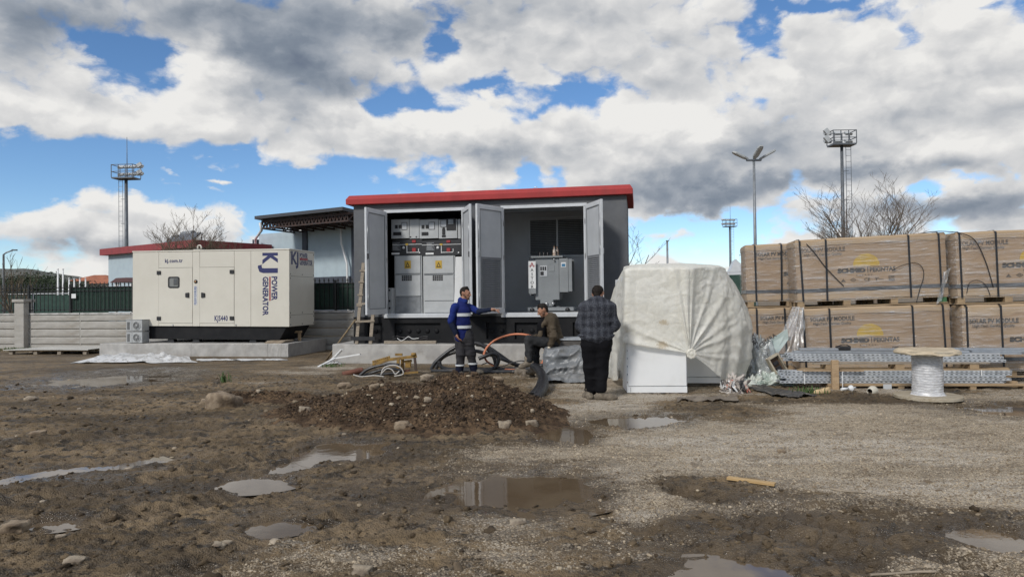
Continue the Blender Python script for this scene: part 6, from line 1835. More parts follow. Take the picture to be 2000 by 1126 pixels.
# porch with a small tiled roof
u, z = BF.px(250, 548, -1.5); pch = thing('porch', 'small dark tiled porch roof on a white post beside the pale blue building', 'porch'); BF.place(pch, u + .05, -2.4, 0)
MB().prism([(-.2, z - .12), (2.2, z - .12), (1.6, z + .12), (.5, z + .12)], 0, 2.2).build('roof', mat('porch tiles', (.10, .05, .05), .8), pch)
for x in (.15, 1.8):
    MB().box(x, x + .1, .1, .2, 0, z - .122).build('post', M_WHITE, pch); MB().bar((x + .05, .15, z - .5), (x + .35, .15, z - .14), .06).build('brace', M_WHITE, pch)
# solar water heater on its roof
sw_t = thing('solar_water_heater', 'solar water heater with tank and dark collector on the pale blue building', 'water heater'); u, z = BF.px(335, 470, 2.5); BF.place(sw_t, u - 1.5, 2.5, zf)
MB().add([(0, 0, .2), (3.2, 0, .2), (3.2, .9, 1.0), (0, .9, 1.0), (0, .06, .14), (3.2, .06, .14), (3.2, .96, .94), (0, .96, .94)], [(0, 1, 2, 3), (7, 6, 5, 4), (0, 4, 5, 1), (1, 5, 6, 2), (2, 6, 7, 3), (3, 7, 4, 0)]).build('collector', mat('dark collector', (.04, .05, .07), .2), sw_t)
MB().tube([(.9, 1.1, 1.0), (2.1, 1.1, 1.0)], .2, 14).build('tank', mat_pole, sw_t)
fr = MB()
for x in (.2, 3.0): fr.bar((x, 0, 0), (x, .0, .2), .05); fr.bar((x, 1.1, 0), (x, 1.1, 1.0), .05); fr.bar((x, 0, .05), (x, 1.1, .05), .05)
fr.build('frame', mat_pole, sw_t)

# covered grandstand between generator and kiosk
gs_ = thing('grandstand', 'pale blue panelled grandstand back wall under a dark truss roof', 'grandstand')
g0 = at(500, 500, 41.0); g1 = at(740, 500, 36.0); SF = Frame((g0.x, g0.y, 0), math.atan2(g1.y - g0.y, g1.x - g0.x)); SF.place(gs_)
sp_ = lambda px, py, v=0: SF.px(px, py, v)
Ls = sp_(740, 500)[0]; zr = sp_(505, 421, -2.6)[1] - .35; xl = sp_(497, 421, -2.6)[0]; zw = sp_(545, 454)[1]; zb = sp_(620, 541)[1]; zb2 = sp_(620, 549)[1]
ug, _ = sp_(506, 500); uc0, _ = sp_(592, 500); uc1, _ = sp_(601.5, 500); ue, _ = sp_(688, 500); ue1, _ = sp_(700, 500)
MB().box(ug, uc0, 0, .2, zb, zw).build('wall_panel', M_BLUEWALL, gs_); MB().box(uc1, ue, 0, .2, zb, zw + .12).build('wall_panel', M_BLUEWALL, gs_); MB().box(ue1, Ls, 0, .2, zb, zw + .12).build('wall_panel', M_BLUEWALL, gs_)
MB().box(ug - .2, Ls, -.05, .25, zb2 - 2.5, zb - .004).build('base_beam', M_NAVYP, gs_)
for a, b in ((uc0, uc1), (ue, ue1), (ug - .5, ug - .12)): MB().box(a + .01, b - .01, -.08, .3, 0, zw + (.45 if a > ug else -.3)).build('column', M_NAVYP, gs_)
MB().box(sp_(555, 0)[0], sp_(566, 0)[0], .25, .5, zw - .1, zw + .5).build('column', M_NAVYP, gs_)
rfm = MB(); rfm.add([(xl, -2.6, zr + .35), (Ls, -2.6, zr + .35), (Ls, 5, zr - .15), (xl, 5, zr - .15), (xl, -2.6, zr + .18), (Ls, -2.6, zr + .18), (Ls, 5, zr - .32), (xl, 5, zr - .32)], [(0, 1, 2, 3), (7, 6, 5, 4), (0, 4, 5, 1), (1, 5, 6, 2), (2, 6, 7, 3), (3, 7, 4, 0)])
rfm.build('roof', mat('dark roof sheet', (.05, .055, .065), .6), gs_)
M_RUST = mat('rusty primer steel', (.06, .034, .028), .75, (.035, .028, .028), 5)
for k in range(9):
    x = xl + .15 + k * ((Ls - xl) / 8.2); tm = MB()
    n = 9; y0, y1 = -2.2, 4.6
    top = lambda y: zr + .12 - (y + 2.6) * .066
    bot = lambda y: zr - .30 - (y + 2.2) * .03
    tm.bar((x, y0, top(y0)), (x, y1, top(y1)), .08); tm.bar((x, y0, bot(y0)), (x, y1, bot(y1)), .08)
    for j in range(n):
        a, b = y0 + (y1 - y0) * j / n, y0 + (y1 - y0) * (j + 1) / n
        tm.bar((x, a, bot(a)), (x, (a + b) / 2, top((a + b) / 2)), .05); tm.bar((x, (a + b) / 2, top((a + b) / 2)), (x, b, bot(b)), .05)
    tm.build('truss', M_RUST, gs_)
lt = MB()
lt.bar((xl + .1, -2.2, zr - .30), (Ls, -2.2, zr - .30), .08); lt.bar((xl + .1, -2.2, zr + .08), (Ls, -2.2, zr + .08), .08)
n = 26
for j in range(n):
    a, b = xl + (Ls - xl) * j / n, xl + (Ls - xl) * (j + 1) / n
    lt.bar((a, -2.2, zr - .30), ((a + b) / 2, -2.2, zr + .08), .05); lt.bar(((a + b) / 2, -2.2, zr + .08), (b, -2.2, zr - .30), .05)
lt.build('truss', M_RUST, gs_)
pur = MB().bar((xl + .1, 0, 0), (Ls, 0, 0), .07, .12).mesh('purlin'); pur.materials.append(M_RUST)
for k in range(6):
    o = link('purlin', pur, None, gs_); y = -2.2 + k * 1.3; o.location = (0, y, zr + .08 - (y + 2.6) * .066)
dp = MB(); dp.tube([(xl + .2, -2.4, zr - .0), (xl + .2, -2.3, zr - .4), (ug + .2, -.4, zw - .3), (ug - .05, -.2, zw - .8), (ug - .07, -.2, 0)], .07, 8); dp.build('downpipe', M_WHITE, gs_)
ud, _ = sp_(684, 500); dp = MB(); dp.tube([(ud - .4, -.3, zr + .1), (ud - .35, -.3, zr - 1.2), (ud, -.25, zw - 2), (ud + .1, -.25, 0)], .06, 8); dp.build('downpipe', M_WHITE, gs_)
# hut in the gap by the cartons
ht = thing('hut', 'small white gabled hut behind the dark green fence left of the cartons', 'hut'); hp = at(1437, 540, 30.0); ht.location = (hp.x, 30.0, 0); ht.rotation_euler = (0, 0, R(-14)); zg = at(1430, 510, 30).z
MB().prism([(-.25, 0), (.45, 0), (.45, zg - .75), (.0, zg - .75), (-.25, zg - .75)], 0, 2).build('wall', M_WHITE, ht); MB().prism([(-.40, zg - .75), (.62, zg - .75), (.55, zg - .5), (.0, zg + .1)], -.2, 2.2).build('roof', M_ALU, ht)

# floodlight masts
M_LAMP = mat('floodlight glass', (.42, .44, .45), .3)
def flood_mast(px, py_top, py_base, d, label, rod=None, w=2.2, ladder=-1, seed=0, rows=2, n=4, rp=.16):
    top = at(px, py_top, d); base = at(px, py_base, d)
    t = thing('floodlight_mast', label, 'floodlight mast', (base.x, d, 0), R(-10 + 5 * seed), 'floodlight masts of the sports ground'); H = top.z
    MB().tube([(0, 0, 0), (0, 0, H)], [rp * 1.25, rp * .85], 10).build('pole', mat_dpole, t)
    pf = MB().box(-w / 2, w / 2, -w * .3, w * .3, H, H + .12).build('platform', mat_dpole, t)
    bs = MB(); hb = w * .62
    for x in np.linspace(-w / 2, w / 2, 4):
        for y in (-w * .3, w * .3): bs.bar((float(x), y, H + .1), (float(x), y, H + hb), .05)
    for z in (H + hb * .5, H + hb):
        for y in (-w * .3, w * .3): bs.bar((-w / 2, y, z), (w / 2, y, z), .05)
        for x in (-w / 2, w / 2): bs.bar((x, -w * .3, z), (x, w * .3, z), .05)
    bs.build('railing', mat_dpole, t)
    lm = MB().box(-.26, .26, -.10, .08, -.17, .17).mesh('floodlight'); lm.materials.append(M_LAMP)
    for r in range(rows):
        for k in range(n):
            o = link('floodlight', lm, None, t)
            x = -w * .46 + w * .92 * k / (n - 1)
            o.location = (x, w * .33, H + hb * (.45 + .55 * r)); o.rotation_euler = (R(-50), 0, 0)
    if seed in (1, 2):
        for r in range(2):
            o = link('floodlight', lm, None, t); o.location = ((w * .62) * (1 if seed == 1 else -1), 0, H + hb * (.5 + .5 * r)); o.rotation_euler = (0, R(50 if seed == 2 else -28), 0)
    ld = MB(); x0 = ladder * .45
    for x in (x0 - .19, x0 + .19): ld.bar((x, -.1, 1.5), (x, -.1, H), .03)
    z = 1.6
    while z < H: ld.bar((x0 - .19, -.1, z), (x0 + .19, -.1, z), .022); z += .45
    z = 2.
    while z < H: ld.bar((x0, -.1, z), (0, 0, z), .04); z += 2.2
    ld.build('ladder', mat_dpole, t)
    if rod:
        zr_ = at(px, rod, d).z; MB().tube([(0.1, 0, H), (.1, 0, zr_)], [.045, .02], 6).build('lightning_rod', mat_dpole, t)
flood_mast(247, 350, 480, 62, 'floodlight mast with lightning rod and ladder at the left behind the red roofed building', rod=268, w=2.0, ladder=-1, seed=1)
flood_mast(1647, 285, 460, 52, 'bare floodlight mast rising behind the right carton stacks and the leafless tree', w=1.75, ladder=1, seed=2, n=3, rp=.125)
flood_mast(1427, 443, 540, 120, 'small distant floodlight mast left of the cartons', rod=402, w=2.1, ladder=1, seed=3, n=5, rp=.19)
# triple street lamp
lp = at(1473, 312, 30.0); sl = thing('street_lamp', 'tall street lamp with three spread lamp heads behind the left cartons', 'street lamp', (at(1475, 475, 30).x, 30.0, 0)); H = lp.z
MB().tube([(0, 0, 0), (0, 0, H)], [.085, .052], 10).build('pole', mat_pole, sl)
MB().bar((-.32, 0, H - .02), (.32, 0, H - .02), .14, .07).build('bracket', mat_dpole, sl)
M_HEAD = mat('lamp housing', (.34, .355, .36), .45); M_LENS = mat('lamp lens', (.55, .56, .56), .25)
for x0, ax, lb in ((-.25, (-.62, .0, .30), 0), (.25, (.62, -.1, .34), 1), (.0, (.10, -.42, .34), 2)):
    a = Vector(ax).normalized(); base = Vector((x0, 0, H + .02)); tipp = base + a * .78
    q = a.to_track_quat('Y', 'Z').to_matrix().to_4x4(); q.translation = base
    hm = MB(); poly = [(-.05, .0), (.05, .0), (.13, .2), (.135, .62), (.08, .76), (-.08, .76), (-.135, .62), (-.13, .2)]
    vs = [(x, y, z) for z in (-.035, .05) for x, y in poly]; n = len(poly)
    hm.add(vs, [tuple(range(n))[::-1], tuple(range(n, 2 * n))] + [(i, (i + 1) % n, (i + 1) % n + n, i + n) for i in range(n)], M=q)
    hd = hm.build('lamp_head', M_HEAD, sl, bevel=.012)
    MB().add([(x * .8, .06 + y * .85, z) for z in (-.047, -.037) for x, y in poly], [tuple(range(n))[::-1], tuple(range(n, 2 * n))] + [(i, (i + 1) % n, (i + 1) % n + n, i + n) for i in range(n)], M=q).build('lens', M_LENS, hd)
# thin lamp at the far left, pole stump, flag poles
b0 = at(8, 600, 33); t = thing('street_lamp', 'thin single arm street lamp at the far left edge', 'street lamp', (b0.x, 33, 0)); z1 = at(6, 497, 33).z
MB().tube([(0, 0, 0), (-.02, 0, z1), (.12, 0, z1 + .10), (.42, 0, z1 + .20)], [.06, .045, .035, .03], 8).build('pole', mat_pole, t); MB().box(.40, .62, -.06, .06, z1 + .18, z1 + .24).build('lamp_head', mat_dpole, t)
b0 = at(1305, 600, 44); t = thing('post', 'plain grey post rising behind the milky plastic sheet', 'post', (b0.x, 44, 0)); z1 = at(1304, 471, 44).z
MB().tube([(0, 0, 0), (0, 0, z1)], .065, 8).build('shaft', mat_pole, t); MB().box(-.08, .1, -.08, .08, z1, z1 + .06).build('cap', mat_pole, t)
for px, py, d, lab in ((113, 527, 60, 'first tall white flagpole from the left beyond the fence'), (123, 527, 60, 'second tall white flagpole from the left beyond the fence'), (135, 545, 62, 'shorter white flagpole at the end of the green screening'), (145, 546, 64, 'short white flagpole over the blank notice'), (156, 545, 66, 'second last short white flagpole before the pale blue building'), (167, 545, 68, 'short white flagpole nearest the pale blue building')):
    p = at(px, py, d); t = thing('flagpole', lab, 'flagpole', (p.x, d, 0), group='white flagpoles beyond the fence'); MB().tube([(0, 0, 0), (0, 0, p.z)], [.10, .06], 8).build('pole', M_WHITE, t); MB().lathe([(0, 0), (.08, .04), (.08, .1), (0, .14)], 8, c=(0, 0, p.z)).build('finial', M_WHITE, t)

# bare trees
def bark(name, c): return mat(name, c, .9, tuple(.6 * k for k in c), 8)
M_BARK = bark('grey brown bark', (.16, .125, .095)); M_BARK_L = bark('pale tan bark', (.19, .15, .105))
def bare_tree(name, label, base, H, seed, spread, mt, levels=4, r0=.11, twist=.35, kids_=(6, 6, 5), up=.55, minr=.006, trunk=.24):
    rng = random.Random(seed); t = thing(name, label, 'tree', base, group='leafless trees behind the site')
    tk, tw = MB(), MB()
    def limb(p, d, L, r, lv):
        n = 5; pts = [p]; dd = d.copy(); seg = L / n
        for k in range(n):
            dd = (dd + Vector((rng.uniform(-1, 1), rng.uniform(-1, 1), rng.uniform(-.5, 1) + up * .5)) * twist * .28).normalized(); pts.append(pts[-1] + dd * seg)
        r1 = max(minr * .6, r * (.62 if lv == 0 else .35))
        (tk if lv <= 1 else tw).tube(pts, [r + (r1 - r) * k / n for k in range(n + 1)], 7 if lv == 0 else 5 if lv == 1 else 3, caps=False)
        if lv >= levels - 1: return
        m = kids_[min(lv, len(kids_) - 1)]
        for k in range(m):
            f = (.45 + .55 * (k + .5) / m) if lv == 0 else (.18 + .8 * (k + rng.random()) / m)
            i = min(int(f * n), n - 1); q = pts[i].lerp(pts[i + 1], f * n - i)
            ax = Vector((rng.uniform(-1, 1), rng.uniform(-1, 1), 0)).normalized()
            if lv == 0: a = 2 * math.pi * k / m + rng.uniform(-.5, .5); ax = Vector((math.cos(a), math.sin(a), 0))
            s = spread * rng.uniform(.55, 1.1)
            nd = ((pts[i + 1] - pts[i]).normalized() + ax * s + Vector((0, 0, up * .35))).normalized()
            limb(q, nd, (H * (1 - trunk) * rng.uniform(.6, .9) if lv == 0 else L * rng.uniform(.38, .62)) * (1 - .25 * f if lv else 1), max(minr, (r1 + (r - r1) * (1 - f)) * (.62 if lv else .55)), lv + 1)
    limb(Vector((0, 0, -.1)), Vector((rng.uniform(-.05, .05), 0, 1)), H * trunk + H * .12, r0, 0)
    tk.build('trunk', mt, t); tw.build('crown', mt, t)
    return t
p = at(1712, 560, 28); bare_tree('bare_tree', 'leafless spreading tree behind the middle cartons', (p.x, 28, 0), 6.0, 11, 1.0, M_BARK, 5, .12, .22, (16, 9, 6, 3), .32, .0055, .28)
p = at(350, 560, 33); bare_tree('bare_tree', 'leafless tan tree rising behind the generator over the red roof edge', (p.x, 33.5, 0), 5.5, 5, 1.0, M_BARK_L, 5, .11, .22, (15, 9, 6, 3), .32, .006, .36)
p = at(33, 600, 28); bare_tree('bare_tree', 'small leafless tree in front of the hills at the left edge', (p.x, 28, 0), 3.5, 9, .8, M_BARK_L, 4, .09, .3, (8, 6, 4), .7, .008, .3)
p = at(1208, 560, 27); bare_tree('bare_tree', 'leafless tree mostly hidden behind the right end of the substation', (p.x, 27, 0), 4.6, 21, 1.0, M_BARK, 5, .09, .36, (7, 5, 4, 3), .25, .006, .3)

# pines, houses and hills
def foliage_mat(name, a, b):
    return mat(name, a, .9, b, .9, .35, .65)
M_PINE = foliage_mat('dark pine needles', (.022, .036, .018), (.040, .058, .028))
M_TRUNK = mat('pine bark', (.10, .07, .05), .9)
def pine(px, py_top, d, w, label, seed):
    rng = np.random.RandomState(seed); p = at(px, py_top, d); H = p.z + 1.5; w *= 1.25
    t = thing('pine_tree', label, 'tree', (p.x, d, -1.5), group='dark pines on the left below the hills')
    MB().tube([(0, 0, 0), (.1, 0, H * .6)], [.3, .15], 7).build('trunk', M_TRUNK, t)
    n = 9000; V = []; F = []
    # clumps in an umbrella crown
    nc = 90; cc = rng.randn(nc, 3); cc /= np.linalg.norm(cc, axis=1)[:, None]; cc *= (rng.rand(nc, 1) ** .45); cc[:, 2] = np.abs(cc[:, 2]) * 1.0 - .25
    which = rng.randint(nc, size=n); pos = cc[which] + .13 * rng.randn(n, 3)
    pos = pos * np.array((w, w, H * .40)) + np.array((0, 0, H * .58))
    s = rng.uniform(.07, .2, n); a = rng.randn(n, 3); a /= np.linalg.norm(a, axis=1)[:, None]; b = np.cross(a, rng.randn(n, 3)); b /= np.linalg.norm(b, axis=1)[:, None]
    V = np.stack([pos - a * s[:, None], pos + a * s[:, None], pos + b * s[:, None] * .9], 1).reshape(-1, 3); F = np.arange(3 * n).reshape(n, 3)
    link('crown', fast_mesh('crown', V, F), M_PINE, t)
for i, (px, top, w, d, lab) in enumerate(((-30, 530, 3.2, 74, 'dark pine cut by the left edge'), (22, 533, 3.0, 80, 'dark pine behind the small leafless tree'), (58, 524, 4.2, 72, 'tallest dark pine in the row below the hills'), (92, 532, 3.2, 78, 'dark pine just left of the two tall flagpoles'), (122, 541, 3.2, 84, 'dark pine behind the two tall flagpoles'), (152, 546, 3.2, 90, 'dark pine behind the short flagpoles'), (182, 549, 3.4, 96, 'dark pine below the orange tiled roofs'), (206, 552, 3.0, 100, 'dark pine touching the pale blue building'))):
    pine(px, top, d, w, lab, 40 + i)
M_TILE = mat('orange roof tiles', (.36, .13, .07), .85, (.27, .095, .05), .7, .4, .6)
hs = thing('house', 'distant house with orange tiled hip roof left of the pale blue building', 'house'); hp = at(190, 549, 150); hs.location = (hp.x, 150, 0); zt_ = at(190, 537.5, 150).z
MB().box(-3.6, 4, -3, 4, 0, zt_ - 1.3).build('wall', mat('cream wall', (.42, .38, .33), .8), hs)
MB().add([(-4.4, -3.8, zt_ - 1.3), (4.8, -3.8, zt_ - 1.3), (4.8, 4.8, zt_ - 1.3), (-4.4, 4.8, zt_ - 1.3), (-1, .5, zt_ + .1), (1.6, .5, zt_ + .1)], [(0, 1, 5, 4), (1, 2, 5), (2, 3, 4, 5), (3, 0, 4), (3, 2, 1, 0)]).build('roof', M_TILE, hs)
hs = thing('house', 'smaller distant orange roof between the pines and the pale blue building', 'house'); hp = at(203, 546, 140); hs.location = (hp.x, 140, 0); zt_ = at(203, 544, 140).z
MB().box(-2, 3, -2, 3, 0, zt_ - 1.0).build('wall', mat('cream wall', (.42, .38, .33), .8), hs)
MB().add([(-2.6, -2.6, zt_ - 1.0), (3.6, -2.6, zt_ - 1.0), (3.6, 3.6, zt_ - 1.0), (-2.6, 3.6, zt_ - 1.0), (-.6, .5, zt_ + .1), (1.6, .5, zt_ + .1)], [(0, 1, 5, 4), (1, 2, 5), (2, 3, 4, 5), (3, 0, 4), (3, 2, 1, 0)]).build('roof', M_TILE, hs)
def hills():
    A = np.linspace(R(-75), R(75), 240); rows = []
    ctl = [(-2200, 528), (-500, 536), (-120, 524), (0, 526), (50, 523), (90, 527), (130, 537), (170, 545), (215, 549), (300, 556), (420, 570), (700, 578), (1000, 580), (2200, 560), (3200, 540)]
    ang = [px_ang(*c) for c in ctl]
    for k, r in enumerate((500, 650, 800, 950, 1400)):
        el = np.interp(A, [a for a, e in ang], [e for a, e in ang]); f = (.15, .45, .75, 1.0, .5)[k]
        h = CAMZ + f * np.maximum(np.tan(el), .0) * 950 + 5 * f * (fbm2(A * 60, A * 0 + k, 5, 3) - .5) * 2 - (8 if k == 0 else 0)
        rows.append(np.stack([r * np.sin(A), r * np.cos(A), h], 1))
    mb = MB(); mb.grid(np.array(rows))
    tag(mb.build('hills', mat('wooded hillside', (.105, .105, .088), .95, (.07, .078, .068), .02, .4, .6, bump=2.0, bscale=.08, dirt=(.14, .125, .10), dscale=.012)), 'low wooded hills at the left horizon', 'hills', kind='structure')
hills()


# ================================================================== SMALL SITE THINGS
# flat panel on a pallet at the left
LP = Frame((on_ground(8, 692).x, on_ground(8, 692).y, 0), R(-7))
t = thing('pallet', 'pallet lying flat at the left under the pale sheet', 'pallet'); LP.place(t, 0, 0, .0)
for k in range(4): MB().box(.1, 2.75, .05 + k * .38, .16 + k * .38, .095, .118).build('plank', M_PAL, t)
for x in (.12, .95, 1.75, 2.6):
    for y in (.05, .8, 1.2): MB().box(x, x + .12, y, y + .1, -.02, .093).build('block', M_WOOD_OLD, t)
t = thing('flat_board', 'large pale flat sheet lying on the pallet at the left', 'board'); LP.place(t, -.02, -.02, .122)
mb = MB(); P = [[(u * 2.85 + (.25 if v else 0) * (1 - u), v * 1.4, .012 * math.sin(u * 3) + .004) for u in np.linspace(0, 1, 10)] for v in (0, .5, 1)]
mb.grid(np.array(P), smooth=False); Q = np.array(P); Q[..., 2] += .022; mb.grid(Q, smooth=False)
mb.add([tuple(P[0][i]) for i in range(10)] + [tuple(Q[0][i]) for i in range(10)], [(i, i + 1, i + 11, i + 10) for i in range(9)])
mb.build('sheet', mat('pale board', (.50, .49, .455), .6, (.44, .43, .40), 1.5), t)
# white foil in front of the generator slab
def ground_sheet(name, label, cat, pts, mt, seed, amp, nu=60, nv=14, lift=.01):
    P = [on_ground(*q) for q in pts]; G_ = np.zeros((nv, nu, 3))
    for i in range(nv):
        for j in range(nu):
            u, v = j / (nu - 1), i / (nv - 1)
            p = (P[0] * (1 - u) + P[1] * u) * (1 - v) + (P[3] * (1 - u) + P[2] * u) * v
            x = p.x; y = p.y + .25 * (float(vn2(u * 9 + seed, v * 2)) - .5)
            e = min(1, 5 * min(u, 1 - u, v + .05, 1.05 - v))
            G_[i, j] = (x, y, max(0, gz(x, y)) + lift + e * amp * (abs(2 * float(vn3(u * 14, v * 3, seed + 1.5)) - 1) * 1.2 + float(vn2(u * 6, v * 2 + seed)) * .8))
    mb = MB(); mb.grid(G_); o = mb.build(name, mt); return tag(o, label, cat)
M_FOIL = mat('white foil', (.66, .67, .68), .35, (.30, .295, .28), 7, .52, .64, bump=.03, bscale=14)
ground_sheet('white_foil', 'crumpled white foil lying along the front of the generator slab', 'foil', [(140, 709), (382, 709), (372, 696), (200, 694)], M_FOIL, 3, .11)
ground_sheet('white_foil', 'thin strip of white foil along the right part of the generator slab foot', 'foil', [(380, 705), (560, 704), (560, 701), (384, 701)], M_FOIL, 8, .03, 40, 6)
# crude ladder leaning on the kiosk
def gpt(px, py): return on_ground(px, py)
ld = thing('ladder', 'crude wooden ladder of two boards leaning on the left end of the substation', 'ladder'); KF.place(ld, 0, 0, 0)
lu = lambda px, py, v: (KF.px(px, py, v)[0], v, KF.px(px, py, v)[1])
a0, a1 = Vector(lu(696.5, 672, -.33)), Vector(lu(710, 513, -.035)); b0, b1 = Vector(lu(723.5, 672, -.33)), Vector(lu(731, 585, -.18))
a0.z = b0.z = .0
for p, q in ((a0, a1), (b0, b1)): MB().bar(p, q, .085, .035, up=(0, 1, 0)).build('stile', M_WOOD_OLD, ld, bevel=.004)
for k, (z, mt_, ext) in enumerate(((.14, M_RUB, .10), (.55, M_WOOD_OLD, .02), (.98, M_WOOD_OLD, .02))):
    f = z / (a1.z - a0.z); pa = a0.lerp(a1, f); pb = b0 + (b1 - b0) * (z / (b1.z - b0.z)) if z < b1.z + .1 else None
    if pb is None: continue
    d = (pb - pa).normalized(); off = Vector((0, -.035, 0))
    MB().bar(pa - d * (.05 + ext) + off, pb + d * (.06 + ext * .6) + off + Vector((0, 0, .02 * k)), .035 if mt_ is not M_RUB else .03, .09 if mt_ is M_RUB else .05).build('rung', mt_, ld)
for f in (.47, .60, .76, .90):
    p = a0.lerp(a1, f); MB().bar(p + Vector((-.07, -.03, 0)), p + Vector((.075, -.03, .005)), .03, .04).build('rung', M_WOOD_OLD, ld)
# stick leaning against the slab corner
s0 = on_ground(637, 703); s1 = at(694, 624, 16.85)
o = MB().tube([s0, s0.lerp(s1, .5) + Vector((.01, 0, .015)), s1], [.026, .024, .02], 8).build('stick', mat('stick wood', (.24, .18, .105), .8, (.17, .125, .075), 9)); tag(o, 'long thin stick leaning from the ground toward the ladder', 'stick')
# white plastic trunking
for pts, lab in (([(622, 716), (655, 699), (704, 691)], 'long white plastic strip crossing in front of the slab corner'), ([(641, 708), (657, 694), (668, 682)], 'short white plastic strip propped against the slab corner')):
    ds = [on_ground(*pts[0]).y, 16.6, 16.45]; P = [at(a, b, y) for (a, b), y in zip(pts, ds)]
    mb = MB(); 
    for p, q in zip(P[:-1], P[1:]): mb.bar(p, q, .07, .03)
    tag(mb.build('white_trunking', M_WHITE), lab, 'plastic strip', 'white plastic strips')
ground_sheet('white_foil', 'small crumpled white foil scrap beside the white plastic strips', 'foil', [(632, 712), (668, 711), (664, 705), (640, 706)], M_FOIL, 5, .05, 24, 8)
# timber plank and thin cable on the kiosk slab
ua, _ = KF.px(751, 668, -.24); ub, _ = KF.px(852, 668, -.24)
t = thing('timber_beam', 'weathered timber beam lying on the slab edge below the left opening', 'timber'); KF.place(t, ua, -.28, .002, R(.4)); MB().box(0, ub - ua, 0, .1, 0, .075).build('beam', M_WOOD_OLD, t, bevel=.006)
def kp(px, py, v): u, w = KF.px(px, py, v); return KF.w(u, v, w)
rr = random.Random(6)
for k in range(4):
    pts = [kp(765 + 12 * j + rr.uniform(-4, 4), 662 - (4 + 2 * (k % 2)) * math.sin(j * .9 + k), -.15 - .03 * k) for j in range(7)]
    cable('thin_cable', ['lowest', 'second', 'third', 'topmost'][k] + ' thin black cable tangled on the timber beam', 'cable', pts, .011, M_RUB, 6, 'thin cables on the timber beam')
cable('white_wire', 'thin white wire curled over the black cables on the timber beam', 'wire', [kp(a, b, -.26) for a, b in ((776, 660), (784, 665), (793, 660), (798, 657), (806, 661), (818, 660))], .008, M_WHITE, 6)

# heavy cables in a heap, orange conduit hoop, cut pipe
M_CABLE = mat('black cable sheath', (.022, .023, .026), .36, (.05, .05, .052), 10, .5, .65, dirt=(.085, .072, .058), dscale=5)
M_ORANGE = mat('orange conduit', (.60, .215, .11), .45, (.52, .18, .09), 6, dirt=(.40, .17, .10), dscale=4)
def cp(l, d): return [at(a, b, dd if dd else d) for a, b, dd in [q if len(q) == 3 else q + (None,) for q in l]]
HC = [
    ([(842, 722), (850, 708), (868, 692), (890, 678), (925, 670), (945, 676), (962, 692), (968, 712), (962, 726)], 14.9, 'outer black cable loop arching behind the worker in blue'),
    ([(852, 727), (862, 700), (885, 688), (920, 684), (950, 690), (985, 702), (1010, 712), (1030, 716)], 15.1, 'black cable running from the left loop to the seated man'),
    ([(930, 672), (950, 676), (975, 692), (995, 706), (1015, 714), (1030, 714)], 15.2, 'black cable sloping down right of the worker in blue'),
    ([(842, 724), (855, 728), (880, 729), (910, 726), (940, 722)], 14.6, 'black cable lying on the ground left of the worker in blue'),
    ([(858, 705), (862, 716), (880, 721), (905, 720), (930, 721), (960, 724), (1000, 722), (1030, 716)], 14.8, 'black cable lying flat behind the legs of the worker'),
    ([(935, 700), (950, 694), (966, 690), (974, 700), (968, 716), (955, 726), (935, 731)], 14.7, 'small black cable loop inside the orange hoop'),
    ([(1000, 728), (1020, 722), (1045, 718), (1060, 712)], 14.2, 'short black cable end under the raised boot of the seated man'),
    ([(1055, 722), (1072, 716), (1088, 708), (1096, 700)], 14.1, 'black cable bundle end beside the tarpaulin seat'),
    ([(930, 728), (960, 729), (990, 727), (1012, 724)], 14.3, 'thick black cable lying in front of the orange hoop'),
]
for pts, d, lab in HC:
    cable('heavy_cable', lab, 'cable', [Vector((p.x, p.y, max(p.z, .035))) for p in cp(pts, d)], .042, M_CABLE, 10, 'heavy black cables heaped in front of the slab', 7)
cable('thin_cable', 'thin black cable straggling behind the legs of the worker', 'cable', cp([(940, 712), (955, 708), (975, 716), (1000, 708), (1020, 704), (1035, 712)], 14.5), .012, M_CABLE, 6)
pts = [(945, 690), (952, 677), (967, 664), (990, 655), (1012, 652), (1034, 655), (1052, 664), (1062, 676), (1064, 690), (1060, 706), (1050, 716), (1030, 721), (1005, 722), (982, 720), (965, 714), (950, 704), (945, 690)]
cable('orange_conduit', 'orange conduit bent into a hoop in front of the slab', 'conduit', [at(a, b, 14.75 + .12 * math.sin(k)) for k, (a, b) in enumerate(pts)], .023, M_ORANGE, 10, None, 6)
# big black corrugated pipe curving into the trench
pp = [at(1043, 716, 12.6), at(1052, 722, 12.3), at(1060, 736, 11.9), at(1062, 752, 11.4), at(1056, 768, 11.0), at(1046, 780, 10.75)]
M_PIPE = mat('shiny black pipe', (.009, .0095, .011), .35, (.05, .052, .055), 9, .66, .72, bump=.01, bscale=10)  # paler noise specks put glints of light into the black colour
pipe = cable('black_pipe', 'thick shiny black pipe curving down into the ground beside the earth heap', 'pipe', pp, .082, M_PIPE, 16, None, 8)
q = at(1041, 776, 10.9); cable('black_pipe', 'second black pipe end just left of the curving one', 'pipe', [at(1058, 742, 11.7), at(1052, 758, 11.3), at(1038, 774, 10.85)], .07, M_PIPE, 14, None, 8)

